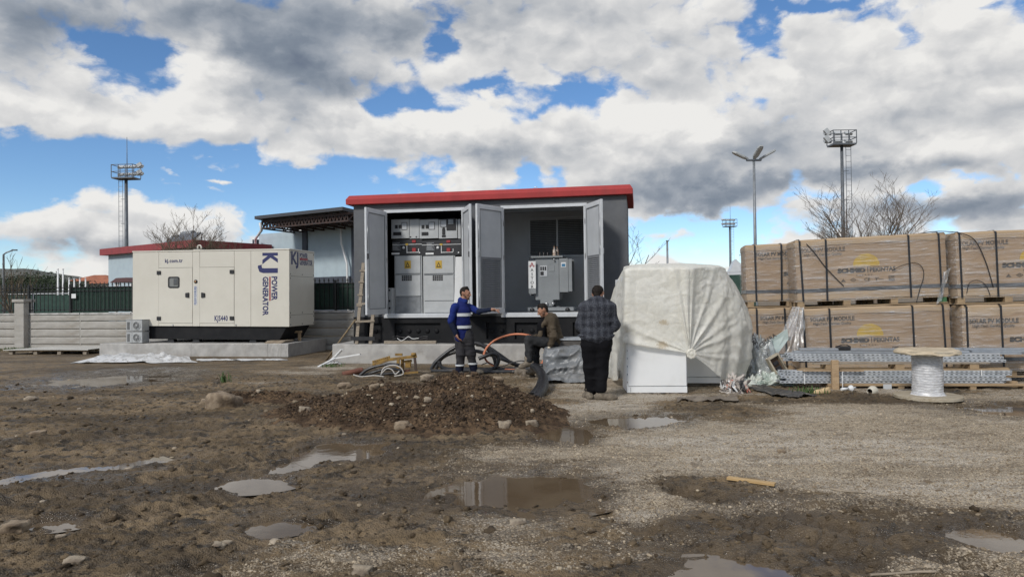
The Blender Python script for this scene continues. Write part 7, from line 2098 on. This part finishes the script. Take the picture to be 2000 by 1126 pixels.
# yellow puller with cables
M_YP = mat('worn yellow paint', (.29, .175, .045), .75, (.20, .12, .035), 9, dirt=(.11, .065, .04), dscale=9)
M_RUSTY = mat('rusty tube', (.17, .07, .045), .8, (.12, .05, .035), 9)
yp = thing('jacking_frame', 'yellow worn steel frame tool with a ridged arm standing in front of the slab', 'steel frame'); yb = on_ground(790, 733); yb = Vector((yb.x, 14.2, 0)); yp.location = yb
yl = lambda px, py, dy=0.: at(px, py, 14.2 + dy) - yb
arm = MB(); arm.bar(yl(728, 712), yl(758, 702), .05, .07); arm.bar(yl(758, 702), yl(814, 695), .05, .06)
for f in np.linspace(0, 1, 9): p = yl(729, 708).lerp(yl(760, 699), float(f)); arm.box(p.x - .018, p.x + .018, p.y - .022, p.y + .022, p.z, p.z + .045)
arm.build('arm', M_YP, yp, bevel=.006)
hd = MB(); hd.lathe([(0, 0), (.055, 0), (.055, .05), (.03, .06), (0, .06)], 12, c=tuple(yl(808, 694))); hd.bar(yl(772, 692), yl(786, 692), .06, .05); hd.build('head', M_YP, yp)
MB().bar(yl(778, 700), yl(777, 724), .06).build('column', M_YP, yp); MB().bar(yl(786, 700, .2), yl(786, 724, .2), .06).build('column', M_YP, yp)
MB().bar(yl(810, 697), yl(813, 728), .05).build('prop', mat('dark prop', (.06, .04, .03), .7), yp)
MB().bar(yl(790, 706, .1), yl(804, 704, .1), .09, .05).build('crosshead', M_YP, yp); MB().bar(yl(792, 712, .1), yl(803, 712, .1), .08, .11).build('jack_body', M_YP, yp, bevel=.01)
MB().bar(yl(785, 729, -.2), yl(817, 726, -.2), .05, .035).build('base_bar', M_YP, yp); MB().bar(yl(740, 734, .15), yl(800, 722, .15), .05, .035).build('base_bar', M_RUSTY, yp)
o = cable('rusty_tube', 'short rusty tube lying left of the yellow steel frame', 'tube', [at(669, 731, 14.3), at(690, 726, 14.4), at(708, 722, 14.5)], .06, M_RUSTY, 12)
for k, (pts, lab) in enumerate((([(702, 734), (716, 722), (735, 715), (758, 711), (780, 712)], 'black cable hugging the yellow frame along its top'), ([(704, 736), (725, 728), (745, 722), (768, 720), (785, 724)], 'black cable under the yellow frame'), ([(712, 738), (735, 732), (760, 729), (790, 728)], 'lowest black cable in front of the yellow frame'))):
    cable('heavy_cable', lab, 'cable', [at(a, b, 13.9 + .06 * k) for a, b in pts], .03, M_CABLE, 8, 'cables under the yellow frame')
for k, (pts, lab) in enumerate((([(744, 732), (748, 720), (758, 714), (772, 713), (784, 719), (787, 730), (770, 734)], 'large loop of white wire hung on the yellow frame'), ([(746, 728), (756, 719), (766, 722), (772, 730), (780, 724)], 'small tangled loop of white wire in front of the yellow frame'), ([(690, 731), (705, 735), (730, 733), (750, 735)], 'white wire trailing left on the ground by the rusty tube'))):
    cable('white_wire', lab, 'wire', [at(a, b, 13.75) for a, b in pts], .012, mat('dirty white wire', (.48, .46, .43), .5), 6, 'white wires by the yellow frame')

# tarpaulin covered box used as a seat
TB = Frame((at(1074, 735, 13.0).x, 13.0, 0), R(-6))
bx = thing('wooden_crate', 'dark slatted wooden crate under the grey tarpaulin', 'crate'); TB.place(bx, 0, .35, 0)
ztb = TB.px(1100, 662, .35)[1]
for k in range(5): MB().box(.0, .95, .02 * k * 0, .62, .08 + k * (ztb - .1) / 5, .08 + (k + 1) * (ztb - .1) / 5 - .015).build('board', mat('dark wet board', (.055, .05, .047), .6, (.11, .10, .09), 7, stretch=(1, 5, 5)), bx)
MB().box(-.01, .97, -.02, .64, ztb - .018, ztb + .012).build('lid', mat('pale lid film', (.42, .45, .48), .3, (.32, .34, .37), 5), bx)
M_TARP = mat('grey tarpaulin', (.145, .155, .165), .35, (.22, .23, .24), 4, .42, .62, bump=.02, bscale=7, dirt=(.13, .105, .075), dscale=2)
nu, nv = 70, 46; P = np.zeros((nv, nu, 3)); zt2 = TB.px(1090, 682, -.05)[1]
for i in range(nv):
    for j in range(nu):
        u, v = j / (nu - 1), i / (nv - 1)
        x = -.12 + u * 1.12
        if v < .25: y, z = .30 - v / .25 * .34, zt2 + .03 * (1 - v / .25)
        elif v < .8: q = (v - .25) / .55; y, z = -.04 - .10 * q, zt2 * (1 - q) + .10 * q
        else: q = (v - .8) / .2; y, z = -.14 - .32 * q, .10 * (1 - q) + .018
        n_ = float(vn3(u * 4 + 2, v * 5, 3.3)) - .5; c1 = abs(float(vn3(u * 5 + 3 * v, v * 4, 7.1)) - .5) * 2; c2 = abs(float(vn3(u * 12 + 5 * v, v * 9, 1.7)) - .5) * 2
        e = (.12 * n_ - .16 * c1 - .06 * c2 + .12)
        sidecurl = max(0, .06 - u) * 2 + max(0, u - .94) * 2
        P[i, j] = (x + .05 * n_, y - e * (1 if v > .22 else .1) + sidecurl * 1.2, max(.012, z + e * (.25 if v < .25 else .5 if v > .78 else .1)))
tp_ = MB().grid(P).build('tarpaulin', M_TARP); TB.place(tp_); tag(tp_, 'crumpled dirty grey tarpaulin hanging over the crate the man sits on', 'tarpaulin')
crumple('tarpaulin_end', 'dark bundle of tarpaulin on the ground behind the man in the plaid jacket', 'tarpaulin', (at(1190, 735, 12.6).x, 12.75, .0), (.16, .2, .36), M_TARP, 22, .8)
for q in ((1052, 705, 'rock and rubble lump under the seated man'), (1068, 735, 'muddy rock lump beside the tarpaulin foot'), (1033, 727, 'rock under the boots of the seated man'), (1016, 722, 'small rock left of the seated man')):
    stone(q[0], q[1] + 8, 26, q[2], .7, mat('muddy rock', (.13, .105, .08), .9, (.20, .17, .135), 8, bump=.01), int(q[0]))

# loose plank and sticks on the ground
a, b = on_ground(1421, 939), on_ground(1514, 952); d = b - a
t = thing('loose_plank', 'clean yellow wooden batten lying alone on the gravel', 'plank', ((a.x + b.x) / 2, (a.y + b.y) / 2, max(gz(a.x, a.y), gz(b.x, b.y), gz((a.x + b.x) / 2, (a.y + b.y) / 2)) + .004), math.atan2(d.y, d.x))
MB().box(-d.length / 2, d.length / 2, -.030, .030, 0, .022).build('batten', mat('fresh pine', (.47, .32, .15), .6, (.38, .25, .11), 4, stretch=(1, 9, 9), bump=.0015), t, bevel=.002)
def stick(pts, r, lab, c=(.30, .25, .19)):
    P = [on_ground(*p) for p in pts]; P = [Vector((p.x, p.y, gz(p.x, p.y) + r * .8 + .004)) for p in P]
    cable('twig', lab, 'twig', P, r, mat('twig', c, .85, tuple(.7 * k for k in c), 9), 6, 'twigs lying in the mud')
stick([(1622, 958), (1650, 962), (1690, 965)], .008, 'thin pale twig right of the yellow batten')
stick([(1700, 1113), (1740, 1110), (1790, 1120), (1830, 1128)], .008, 'curved pale twig at the bottom edge on the right')
stick([(855, 705 + 250), (880, 957), (905, 960)], .007, 'dark twig left of the middle puddle', (.12, .09, .06))
stick([(1135, 722), (1160, 727)], .012, 'pale lath lying by the rear left cabinet', (.4, .36, .3))
# weeds
M_WEED = mat('weed green', (.045, .095, .022), .7, (.075, .12, .035), 9)
def weeds(px, py, w, n, h, seed, lab, group='tufts of weed'):
    p = on_ground(px, py); rng = random.Random(seed); mb = MB()
    for k in range(n):
        x, y = rng.gauss(0, w), rng.gauss(0, w * .7); a = rng.uniform(0, 6.28); q = rng.uniform(.3, 1) * h; l = rng.uniform(.2, .8) * q
        dx, dy = math.cos(a), math.sin(a); b = .007
        mb.add([(x - dy * b, y + dx * b, -.01), (x + dy * b, y - dx * b, -.01), (x + dx * l * .4 + dy * b, y + dy * l * .4 - dx * b, q * .7), (x + dx * l * .4 - dy * b, y + dy * l * .4 + dx * b, q * .7), (x + dx * l, y + dy * l, q)], [(0, 1, 2, 3), (3, 2, 4)])
    o = mb.build('weed_tuft', M_WEED); o.location = (p.x, p.y, max(gz(p.x, p.y), 0)); tag(o, lab, 'weeds', group, 'stuff')
weeds(648, 716, .12, 70, .10, 1, 'low green weeds beside the white plastic strips')
weeds(1581, 768, .11, 90, .13, 2, 'green tuft of grass below the left end of the channels')
weeds(175, 684, .22, 120, .16, 3, 'weeds at the foot of the concrete pillar')
weeds(20, 684, .5, 240, .12, 4, 'long fringe of weeds along the wall at the left edge')
weeds(330, 699, .2, 40, .06, 5, 'few sprouts on the mud before the generator slab')
weeds(441, 748, .05, 30, .22, 6, 'single taller sprout in the mud left of the earth heap')
weeds(1535, 750, .2, 90, .12, 7, 'dark weeds under the steel channels')
for q in ((960, 768, 'pebble'),): pass
# dark leafy plants against the wall
weeds(270, 690, .12, 60, .22, 8, 'dark leafy plant against the wall left of the fan units')

# ================================================================== PEOPLE
M_SKIN = mat('skin', (.36, .19, .125), .5, (.31, .155, .10), 12, spec=.4)
M_HAIR = mat('dark hair', (.010, .008, .007), .7, (.03, .024, .02), 40, spec=.12)
M_BEARD = mat('stubble', (.14, .085, .062), .75, (.085, .055, .042), 60, spec=.12)
M_BLUE = mat('royal blue workwear', (.014, .028, .155), .75, (.010, .020, .11), 6, spec=.12, bump=0.012, bscale=13)
M_BLUEV = mat('navy work vest', (.011, .018, .105), .75, (.008, .013, .075), 6, spec=.12, bump=0.012, bscale=13)
M_SLEEVE = mat('dark navy sleeve', (.012, .017, .038), .8, spec=.12, bump=0.01, bscale=13)
M_TROUS = mat('dark work trousers', (.030, .030, .034), .85, (.044, .043, .046), 8, spec=.12, bump=0.014, bscale=13)
M_NAVYT = mat('navy trouser leg', (.010, .012, .026), .8, spec=.12)
M_REFL = mat('reflective tape', (.52, .54, .56), .4)
M_BOOT = mat('muddy boots', (.12, .10, .075), .85, (.20, .17, .13), 14, bump=.004)
M_BOOTD = mat('dark boots', (.035, .033, .03), .7, (.10, .085, .065), 12)
M_JACK = mat('brown jacket', (.062, .048, .033), .75, (.088, .07, .05), 7, bump=.006, bscale=18, spec=.12)
M_JEAN = mat('grey black trousers', (.026, .027, .029), .8, (.042, .043, .045), 9, spec=.12, bump=0.014, bscale=13)
M_BLKT = mat('black trousers', (.006, .006, .0075), .85, spec=.12, bump=0.012, bscale=13)
M_GLOVE = mat('pale work glove', (.52, .46, .36), .8)
def plaid_mat():
    m = bpy.data.materials.new('dark plaid wool'); m.use_nodes = True
    t = NT(m.node_tree); b = t.n['Principled BSDF']; tc = t.node('ShaderNodeTexCoord').outputs['Object']
    n = t.noise(tc, 55, 4, .7, .6); s = t.node('ShaderNodeSeparateXYZ'); t.l.new(tc, s.inputs[0])
    def stripe(sock, per, a, b_): 
        f = t.math('FRACT', t.math('MULTIPLY', sock, 1 / per)); return t.math('MULTIPLY', t.math('GREATER_THAN', f, a), t.math('LESS_THAN', f, b_))
    c = t.mix(t.ramp(n, .40, .62), (.013, .015, .023), (.075, .082, .10))
    k = t.math('ADD', stripe(s.outputs[0], .105, .0, .42), stripe(s.outputs[2], .125, .0, .40), clamp=False)
    c = t.mix(t.math('MULTIPLY', k, .38, clamp=True), c, (.005, .006, .012))
    l = t.math('MAXIMUM', stripe(s.outputs[0], .105, .70, .77), stripe(s.outputs[2], .125, .66, .72))
    c = t.mix(t.math('MULTIPLY', l, .35), c, (.11, .118, .135))
    t.put(b.inputs['Base Color'], c); b.inputs['Roughness'].default_value = .9
    bn = t.node('ShaderNodeBump'); bn.inputs['Distance'].default_value = .004; t.l.new(n, bn.inputs['Height']); t.l.new(bn.outputs[0], b.inputs['Normal'])
    return m
M_PLAID = plaid_mat()

def wrk(amp, fx=14., seed=0, ridge=True):
    def f(x, y, z):
        n = vn3(x * fx + 20, y * fx + 20, z * fx * 1.5 + 20, seed) - .5
        n2 = np.abs(vn3(x * fx * .6 + 3 * z + 20, y * fx * .6 + 20, z * fx * 1.3 + 20, seed + 1) - .5) * 2 - .4
        return amp * (n + .9 * n2)
    return f

def V3(*a): return np.array(a, float)
def norm(v): v = np.array(v, float); return v / np.linalg.norm(v)

def head_prims(hc, f, u):
    """hc centre of the head, f facing, u up. Returns skin, hair and beard shapes."""
    f = norm(f); u = norm(np.array(u) - f * np.dot(u, f)); s = np.cross(f, u)
    P = lambda a, b, c: hc + f * a + u * b + s * c
    skin = [(P(-.02, .035, 0), P(-.01, .03, 0), .093, .090), (P(.012, .0, 0), P(.030, -.055, 0), .076, .060), (P(.03, -.07, 0), P(.055, -.098, 0), .048, .032),
            (P(.092, .012, 0), P(.116, -.028, 0), .010, .015, None, .012), (P(.100, -.032, .012), P(.100, -.032, -.012), .011, .011, None, .01),
            (P(.084, .028, .035), P(.084, .028, -.035), .014, .014, None, .02), (P(.082, -.058, .022), P(.082, -.058, -.022), .012, .012, None, .012),
            (P(.062, -.012, .042), P(.062, -.012, -.042), .024, .024, None, .02),
            (P(-.008, .012, .085), P(-.014, -.028, .080), .016, .010, None, .008), (P(-.008, .012, -.085), P(-.014, -.028, -.080), .016, .010, None, .008)]
    hair = [(P(-.026, .044, 0), P(-.018, .040, 0), .093, .090), (P(-.046, .0, 0), P(-.050, -.030, 0), .074, .056), (P(-.0, .03, .062), P(-.0, .01, .070), .026, .016), (P(-.0, .03, -.062), P(-.0, .01, -.070), .026, .016), (P(.02, .092, 0), P(.045, .080, 0), .055, .035)]
    beard = [(P(.025, -.055, .048), P(.056, -.088, .018), .024, .022), (P(.025, -.055, -.048), P(.056, -.088, -.018), .024, .022), (P(.058, -.100, .012), P(.058, -.100, -.012), .029, .029), (P(.088, -.048, .020), P(.088, -.048, -.020), .011, .011), (P(.000, -.02, .070), P(.02, -.06, .056), .012, .02), (P(.000, -.02, -.070), P(.02, -.06, -.056), .012, .02)]
    eyes = [(P(.082, .010, .032), P(.082, .010, .032), .0115, .0115), (P(.082, .010, -.032), P(.082, .010, -.032), .0115, .0115)]
    return skin, hair, beard, eyes

def hand_prims(w, d, pn, curl=(.3, .3, .3, .3), size=1.0, thumb=1, spread=.0):
    """w wrist, d direction of the hand, pn palm normal; curl per finger in radians per joint. Palm, four fingers, thumb."""
    d = norm(d); pn = norm(np.array(pn) - d * np.dot(pn, d)); s = np.cross(d, pn) * thumb
    out = [(w, w + d * .045 * size, .026 * size, .030 * size, None, .02)]
    for k in range(4):
        c = (k - 1.5) * .021 * size
        out.append((w + d * .03 * size + s * c * .7, w + d * .088 * size + s * c, .016 * size, .0125 * size, None, .012))
        p = w + d * .088 * size + s * c; dd = norm(d + s * (k - 1.5) * spread); L = (.040, .046, .043, .034)[3 - k] * size if thumb > 0 else (.040, .046, .043, .034)[3 - k] * size
        r = .0108 * size
        for j, m in enumerate((1.0, .72, .55)):
            a = curl[k]; dd = norm(dd * math.cos(a) + pn * math.sin(a)); q = p + dd * L * m
            out.append((p, q, r, r * .9, None, .005)); p = q; r *= .9
    t0 = w + d * .025 * size + s * .028 * size
    t1 = t0 + norm(d * .7 + s * .75 + pn * .25) * .045 * size; t2 = t1 + norm(d * .95 + s * .25 + pn * .35) * .034 * size
    out += [(t0, t1, .015 * size, .0125 * size, None, .01), (t1, t2, .0125 * size, .010 * size, None, .004)]
    return out

def foot_prims(ankle, fwd, h=.0, L=.27):
    fwd = norm(V3(fwd[0], fwd[1], fwd[2] if len(fwd) > 2 else 0)); a = np.array(ankle, float); up = norm(V3(0, 0, 1) - fwd * fwd[2]); sole = a - up * .085
    heel = sole - fwd * .055 + up * .040; ball = sole + fwd * (L * .50) + up * .036; toe = sole + fwd * (L * .66) + up * .033
    return [(a + up * .07, a - up * .01, .062, .058), (a, heel, .052, .046), (heel, ball, .046, .046), (ball, toe, .047, .036), (a - fwd * .0, ball, .046, .038)]

def person(label, loc, skin, clothes, res=.0085):
    me = sdf_mesh('person', skin, res, .022)
    o = link('person', me, M_SKIN); o.location = loc; tag(o, label, 'person')
    for name, prims, mt, k, w, rs in clothes:
        m2 = sdf_mesh(name, prims, rs or res, k, w); link(name, m2, mt, o)
    return o

# ---- the worker in blue: stands, faces right, right arm stretched out pointing, other hand at the pocket
def worker_blue():
    pa = at(907, 735, 13.75); base = Vector((pa.x, 13.75, .02))
    c = lambda px, py, dy=0.: np.array(at(px, py, 13.75 + dy) - base)
    hip = c(906, 655); hipL, hipR = hip + V3(-.09, .04, -.02), hip + V3(.09, -.03, -.02)
    kneeL, kneeR = c(900, 692, -.02), c(920, 690, .02)
    ankL, ankR = c(897, 728, .02), c(926, 724, .10)
    ch = c(902, 612); neck = c(905, 589); hc = c(909, 573)
    shB, shF = c(887, 599, .02), c(917, 600, .02)
    shB += V3(.02, -.13, 0); shF += V3(-.02, .10, 0)
    elB = c(880, 628, -.17); wrB = c(890, 651, -.18)
    elF = c(936, 608, .02); wrF = c(957, 604.5, -.08)
    f = norm((.93, -.30, -.06)); u = norm((.06, 0, 1))
    sk, hair, beard, eyes = head_prims(hc, f, u)
    sk = sk + [(hc + V3(-.035, .01, -.06), neck + V3(-.03, .0, -.03), .056, .062), (neck, ch, .07, .11), (ch, hip, .11, .11), (shB, ch, .05, .08), (shF, ch, .05, .08),
               (shB, elB, .045, .04), (elB, wrB, .038, .028), (shF, elF, .045, .04), (elF, wrF, .038, .027), (hip, hipL, .09, .08), (hip, hipR, .09, .08), (hipL, kneeL, .07, .05), (hipR, kneeR, .07, .05), (kneeL, ankL, .05, .04), (kneeR, ankR, .05, .04)]
    sk += hand_prims(wrF + V3(.01, 0, 0), (1, -.15, .06), (0, -.25, -1), (.62, .55, .45, .02), 1.08, 1)
    sk += hand_prims(wrB, (.40, -.05, -.9), (.9, .3, .3), (.35, .35, .35, .3), 1.05, -1)
    torso = [(neck + V3(-.02, 0, -.03), ch + V3(0, 0, .04), .085, .155, (1, .85, 1)), (ch + V3(0, 0, .06), c(902, 630), .165, .158, (1, .88, 1)), (c(902, 630), c(903, 657), .158, .152, (1, .9, 1)), (shB + V3(.02, .02, -.01), shF + V3(-.02, -.02, -.01), .072, .072)]
    collar = [(neck + V3(-.045, 0, .03), neck + V3(.03, -.02, .0), .068, .066)]
    slB = [(shB, elB, .076, .062)]; slF = [(shF, elF, .075, .058)]
    foB = [(elB, wrB, .059, .046)]; foF = [(elF + V3(-.02, 0, 0), wrF, .056, .040)]
    tr = [(hip + V3(0, 0, .04), hip + V3(0, 0, -.06), .148, .145, (1, .85, 1)), (hipL, kneeL, .112, .088), (hipR, kneeR, .112, .088), (kneeL, kneeL * .45 + ankL * .55, .086, .078), (kneeR, kneeR * .45 + ankR * .55, .086, .078)]
    lw = [(kneeL * .45 + ankL * .55, ankL + V3(0, 0, .0), .079, .078), (kneeR * .45 + ankR * .55, ankR + V3(0, 0, .0), .079, .078)]
    o = person('man in blue work jacket with reflective bands pointing right beside the earth heap', base, sk, [
        ('hair', hair, M_HAIR, .02, None, None), ('beard', beard, M_BEARD, .015, None, None), ('eyes', eyes, M_RUB, .004, None, .005),
        ('jacket', collar + slB + slF + torso[3:], M_BLUE, .05, wrk(.012, 12, 1), None), ('vest', torso[:3], M_BLUEV, .05, wrk(.013, 10, 9), None), ('sleeve', foB, M_SLEEVE, .02, wrk(.008, 16, 2), None), ('sleeve', foF, M_SLEEVE, .02, wrk(.008, 16, 3), None),
        ('trousers', tr, M_TROUS, .05, wrk(.014, 11, 4), None), ('trouser_leg', lw[:1], M_NAVYT, .02, wrk(.012, 14, 5), None), ('trouser_leg', lw[1:], M_NAVYT, .02, wrk(.012, 14, 6), None),
        ('boot', foot_prims(ankL + V3(0, 0, .03), (.55, -.8)), M_BOOTD, .03, None, None), ('boot', foot_prims(ankR + V3(0, 0, .03), (.9, -.3)), M_BOOTD, .03, None, None)])
    # vest front panel (darker) and reflective bands as thin rings of cloth that follow the jacket
    def band(z0, z1, rx, ry, cen, name, mt, gap=0., a0=0., a1=2 * math.pi):
        n = 40; P = []
        for z in (z0, z1): P.append([(cen[0] + rx * math.cos(a), cen[1] + ry * math.sin(a), z) for a in np.linspace(a0, a1, n)])
        MB().grid(np.array(P)).build(name, mt, o)
    for py0, py1 in ((611, 617), (635, 640.5)):
        z0 = c(903, py1)[2]; z1 = c(903, py0)[2]; cen = ch * .5 + c(903, 640) * .5
        band(z0, z1, .183, .165, (cen[0] + .004, cen[1]), 'reflective_band', M_REFL, a0=-2.1, a1=1.2)
    for k, (kn, an) in enumerate(((kneeL, ankL), (kneeR, ankR))):
        q = kn * .45 + an * .55; band(q[2] - .022, q[2] + .012, .097, .093, q, 'reflective_band', M_REFL)
    return o
worker_blue()

# ---- the seated man, facing left, elbows on his thighs
def seated():
    base = Vector((at(1075, 735, 13.35).x, 13.35, 0)); c = lambda px, py, dy=0.: np.array(at(px, py, 13.35 + dy) - base)
    hip = c(1085, 671, .12); sh = c(1074, 626, .05); neck = c(1069, 618, .05); hc = c(1060, 606, .02)
    kneA, ankA = c(1033, 664, -.10), c(1033, 706, -.10)           # near leg
    kneB, ankB = c(1046, 668, .14), c(1047, 722, .10)
    shN, shF = c(1076, 625, -.15), c(1070, 625, .24); elN = c(1081, 656, -.20); wrN = c(1074, 676, -.17); elF = c(1058, 655, .22); wrF = c(1040, 660, .12)
    f = norm((-.86, -.10, -.42)); u = norm((-.40, 0, .92))
    sk, hair, beard, eyes = head_prims(hc, f, u)
    sk = sk + [(hc + V3(.04, .0, -.05), neck + V3(.02, 0, -.03), .056, .06), (neck, sh, .07, .1), (sh, hip, .11, .11), (sh, shN, .08, .05), (sh, shF, .08, .05), (shN, elN, .045, .04), (elN, wrN, .038, .028), (shF, elF, .045, .04), (elF, wrF, .038, .028),
               (hip, kneA, .085, .055), (hip, kneB, .085, .055), (kneA, ankA, .052, .04), (kneB, ankB, .052, .04)]
    glove = hand_prims(wrN, (-.45, -.1, -.85), (-.6, 0, .3), (.5, .5, .5, .45), 1.12, 1)
    sk += hand_prims(wrF, (-.8, -.2, -.5), (0, .2, -.9), (.5, .5, .5, .5), 1.0, -1)
    jk = [(neck + V3(.02, 0, -.02), sh + V3(.02, 0, 0), .075, .12), (sh + V3(.02, 0, 0), hip + V3(.01, 0, .06), .16, .165, (.92, 1.05, 1)), (shN, shF, .085, .085), (shN, elN, .078, .068), (elN, wrN + V3(.01, 0, .03), .066, .052), (shF, elF, .078, .066), (elF, wrF, .062, .05), (c(1062, 632, -.02), c(1055, 655, .0), .05, .06)]
    shirt = [(neck + V3(-.03, 0, .0), c(1060, 640, .04), .068, .10), (c(1058, 636, .04), c(1058, 660, .04), .095, .10)]
    tr = [(hip, hip + V3(-.10, 0, -.0), .15, .14), (hip + V3(-.05, -.08, 0), kneA, .12, .088), (hip + V3(-.05, .10, 0), kneB, .115, .085), (kneA, ankA + V3(0, 0, .03), .085, .070), (kneB, ankB + V3(0, 0, .03), .085, .068)]
    o = person('man in brown jacket sitting on the tarpaulin covered crate looking left', base, sk, [
        ('hair', hair, M_HAIR, .02, None, None), ('beard', beard, M_BEARD, .015, None, None), ('eyes', eyes, M_RUB, .004, None, .005), ('jacket', jk, M_JACK, .045, wrk(.014, 15, 11), None), ('shirt', shirt, M_BLKT, .03, None, None),
        ('trousers', tr, M_JEAN, .05, wrk(.016, 11, 14), None), ('glove', glove, M_GLOVE, .008, None, .006),
        ('boot', foot_prims(ankA + V3(-.01, 0, .0), (-.95, -.1, -.25)), M_BOOT, .03, wrk(.006, 20, 3), None), ('boot', foot_prims(ankB + V3(0, 0, .02), (-.97, -.05, -.05)), M_BOOT, .03, wrk(.006, 20, 4), None)])
    return o
seated()

# ---- the man in the plaid jacket, seen from behind
def plaid():
    base = Vector((at(1165, 780, 10.62).x, 10.62, gz(at(1165, 780, 10.62).x, 10.62))); c = lambda px, py, dy=0.: np.array(at(px, py, 10.62 + dy) - base)
    hip = c(1164, 662); ch = c(1166, 612); neck = c(1167, 585, .03); hc = c(1168, 574, .08)
    hL, hR = c(1152, 672), c(1177, 672); kL, kR = c(1154, 718, .02), c(1174, 718, .02); aL, aR = c(1154, 768, .05), c(1174, 769, -.10)
    sL, sR = c(1142, 600, .02), c(1190, 600, .02); eL, eR = c(1136, 634, .06), c(1199, 634, .04); wL, wR = c(1150, 640, .30), c(1192, 634, .26)
    f = norm((.35, .86, -.32)); u = norm((.08, .30, .95))
    sk, hair, beard, eyes = head_prims(hc, f, u)
    sk = sk + [(hc + V3(-.01, -.035, -.05), neck + V3(0, -.02, -.03), .060, .066), (neck, ch, .08, .12), (ch, hip, .13, .13), (ch, sL, .1, .05), (ch, sR, .1, .05), (sL, eL, .05, .045), (sR, eR, .05, .045), (eL, wL, .042, .03), (eR, wR, .042, .03), (hip, hL, .1, .09), (hip, hR, .1, .09), (hL, kL, .08, .06), (hR, kR, .08, .06), (kL, aL, .06, .045), (kR, aR, .06, .045)]
    sk += hand_prims(wL, (.55, .6, .25), (.3, -.5, .6), (.45, .45, .45, .4), 1.0, 1) + hand_prims(wR, (-.45, .65, .25), (-.3, -.5, .6), (.45, .45, .45, .4), 1.0, -1)
    jk = [(neck + V3(0, -.02, -.04), ch + V3(0, 0, .05), .10, .19, (1.05, .78, 1)), (ch + V3(0, 0, .04), c(1166, 650), .215, .205, (1.0, .80, 1)), (c(1153, 655), c(1179, 655), .155, .155, (1, .95, .8)), (sL, sR, .085, .085), (sL, eL, .090, .088), (eL, wL, .084, .058), (sR, eR, .090, .088), (eR, wR, .084, .058)]
    hem = [(c(1148, 655), c(1182, 655), .150, .150, (1, .95, .28))]
    col = [(neck + V3(.0, -.0, -.03), neck + V3(0, .0, .015), .085, .074)]
    tr = [(c(1155, 668), c(1176, 668), .150, .150, (1, .85, 1)), (hL, kL, .135, .108), (hR, kR, .135, .108), (kL, aL + V3(0, 0, .07), .108, .094), (kR, aR + V3(0, 0, .09), .108, .092)]
    o = person('man in dark plaid jacket and black trousers seen from behind beside the milky sheet', base, sk, [
        ('hair', hair, M_HAIR, .02, None, None), ('beard', beard, M_BEARD, .015, None, None), ('eyes', eyes, M_RUB, .004, None, .005), ('jacket', jk, M_PLAID, .06, wrk(.018, 9, 21), None), ('jacket_hem', hem, M_PLAID, .03, wrk(.006, 18, 24), None),
        ('collar', col, M_SLEEVE, .02, None, None), ('trousers', tr, M_BLKT, .06, wrk(.018, 9, 23), None),
        ('boot', foot_prims(aL + V3(-.03, -.02, .0), (-.25, .95), L=.31), M_BOOT, .03, wrk(.006, 20, 5), None), ('boot', foot_prims(aR + V3(.0, .0, .0), (.93, -.12), L=.33), M_BOOT, .03, wrk(.006, 20, 6), None)])
    ph = bpy.data.objects
    p = c(1168, 628, .38); t = thing('mobile_phone', 'dark phone held in the hands of the man in the plaid jacket', 'phone', base + Vector(p)); t.rotation_euler = (R(-35), 0, R(10)); MB().box(-.037, .037, -.004, .004, -.075, .075).build('body', M_RUB, t, bevel=.004); MB().box(-.033, .033, -.0065, -.0045, -.07, .07).build('screen', M_BAND, t)
    return o
plaid()
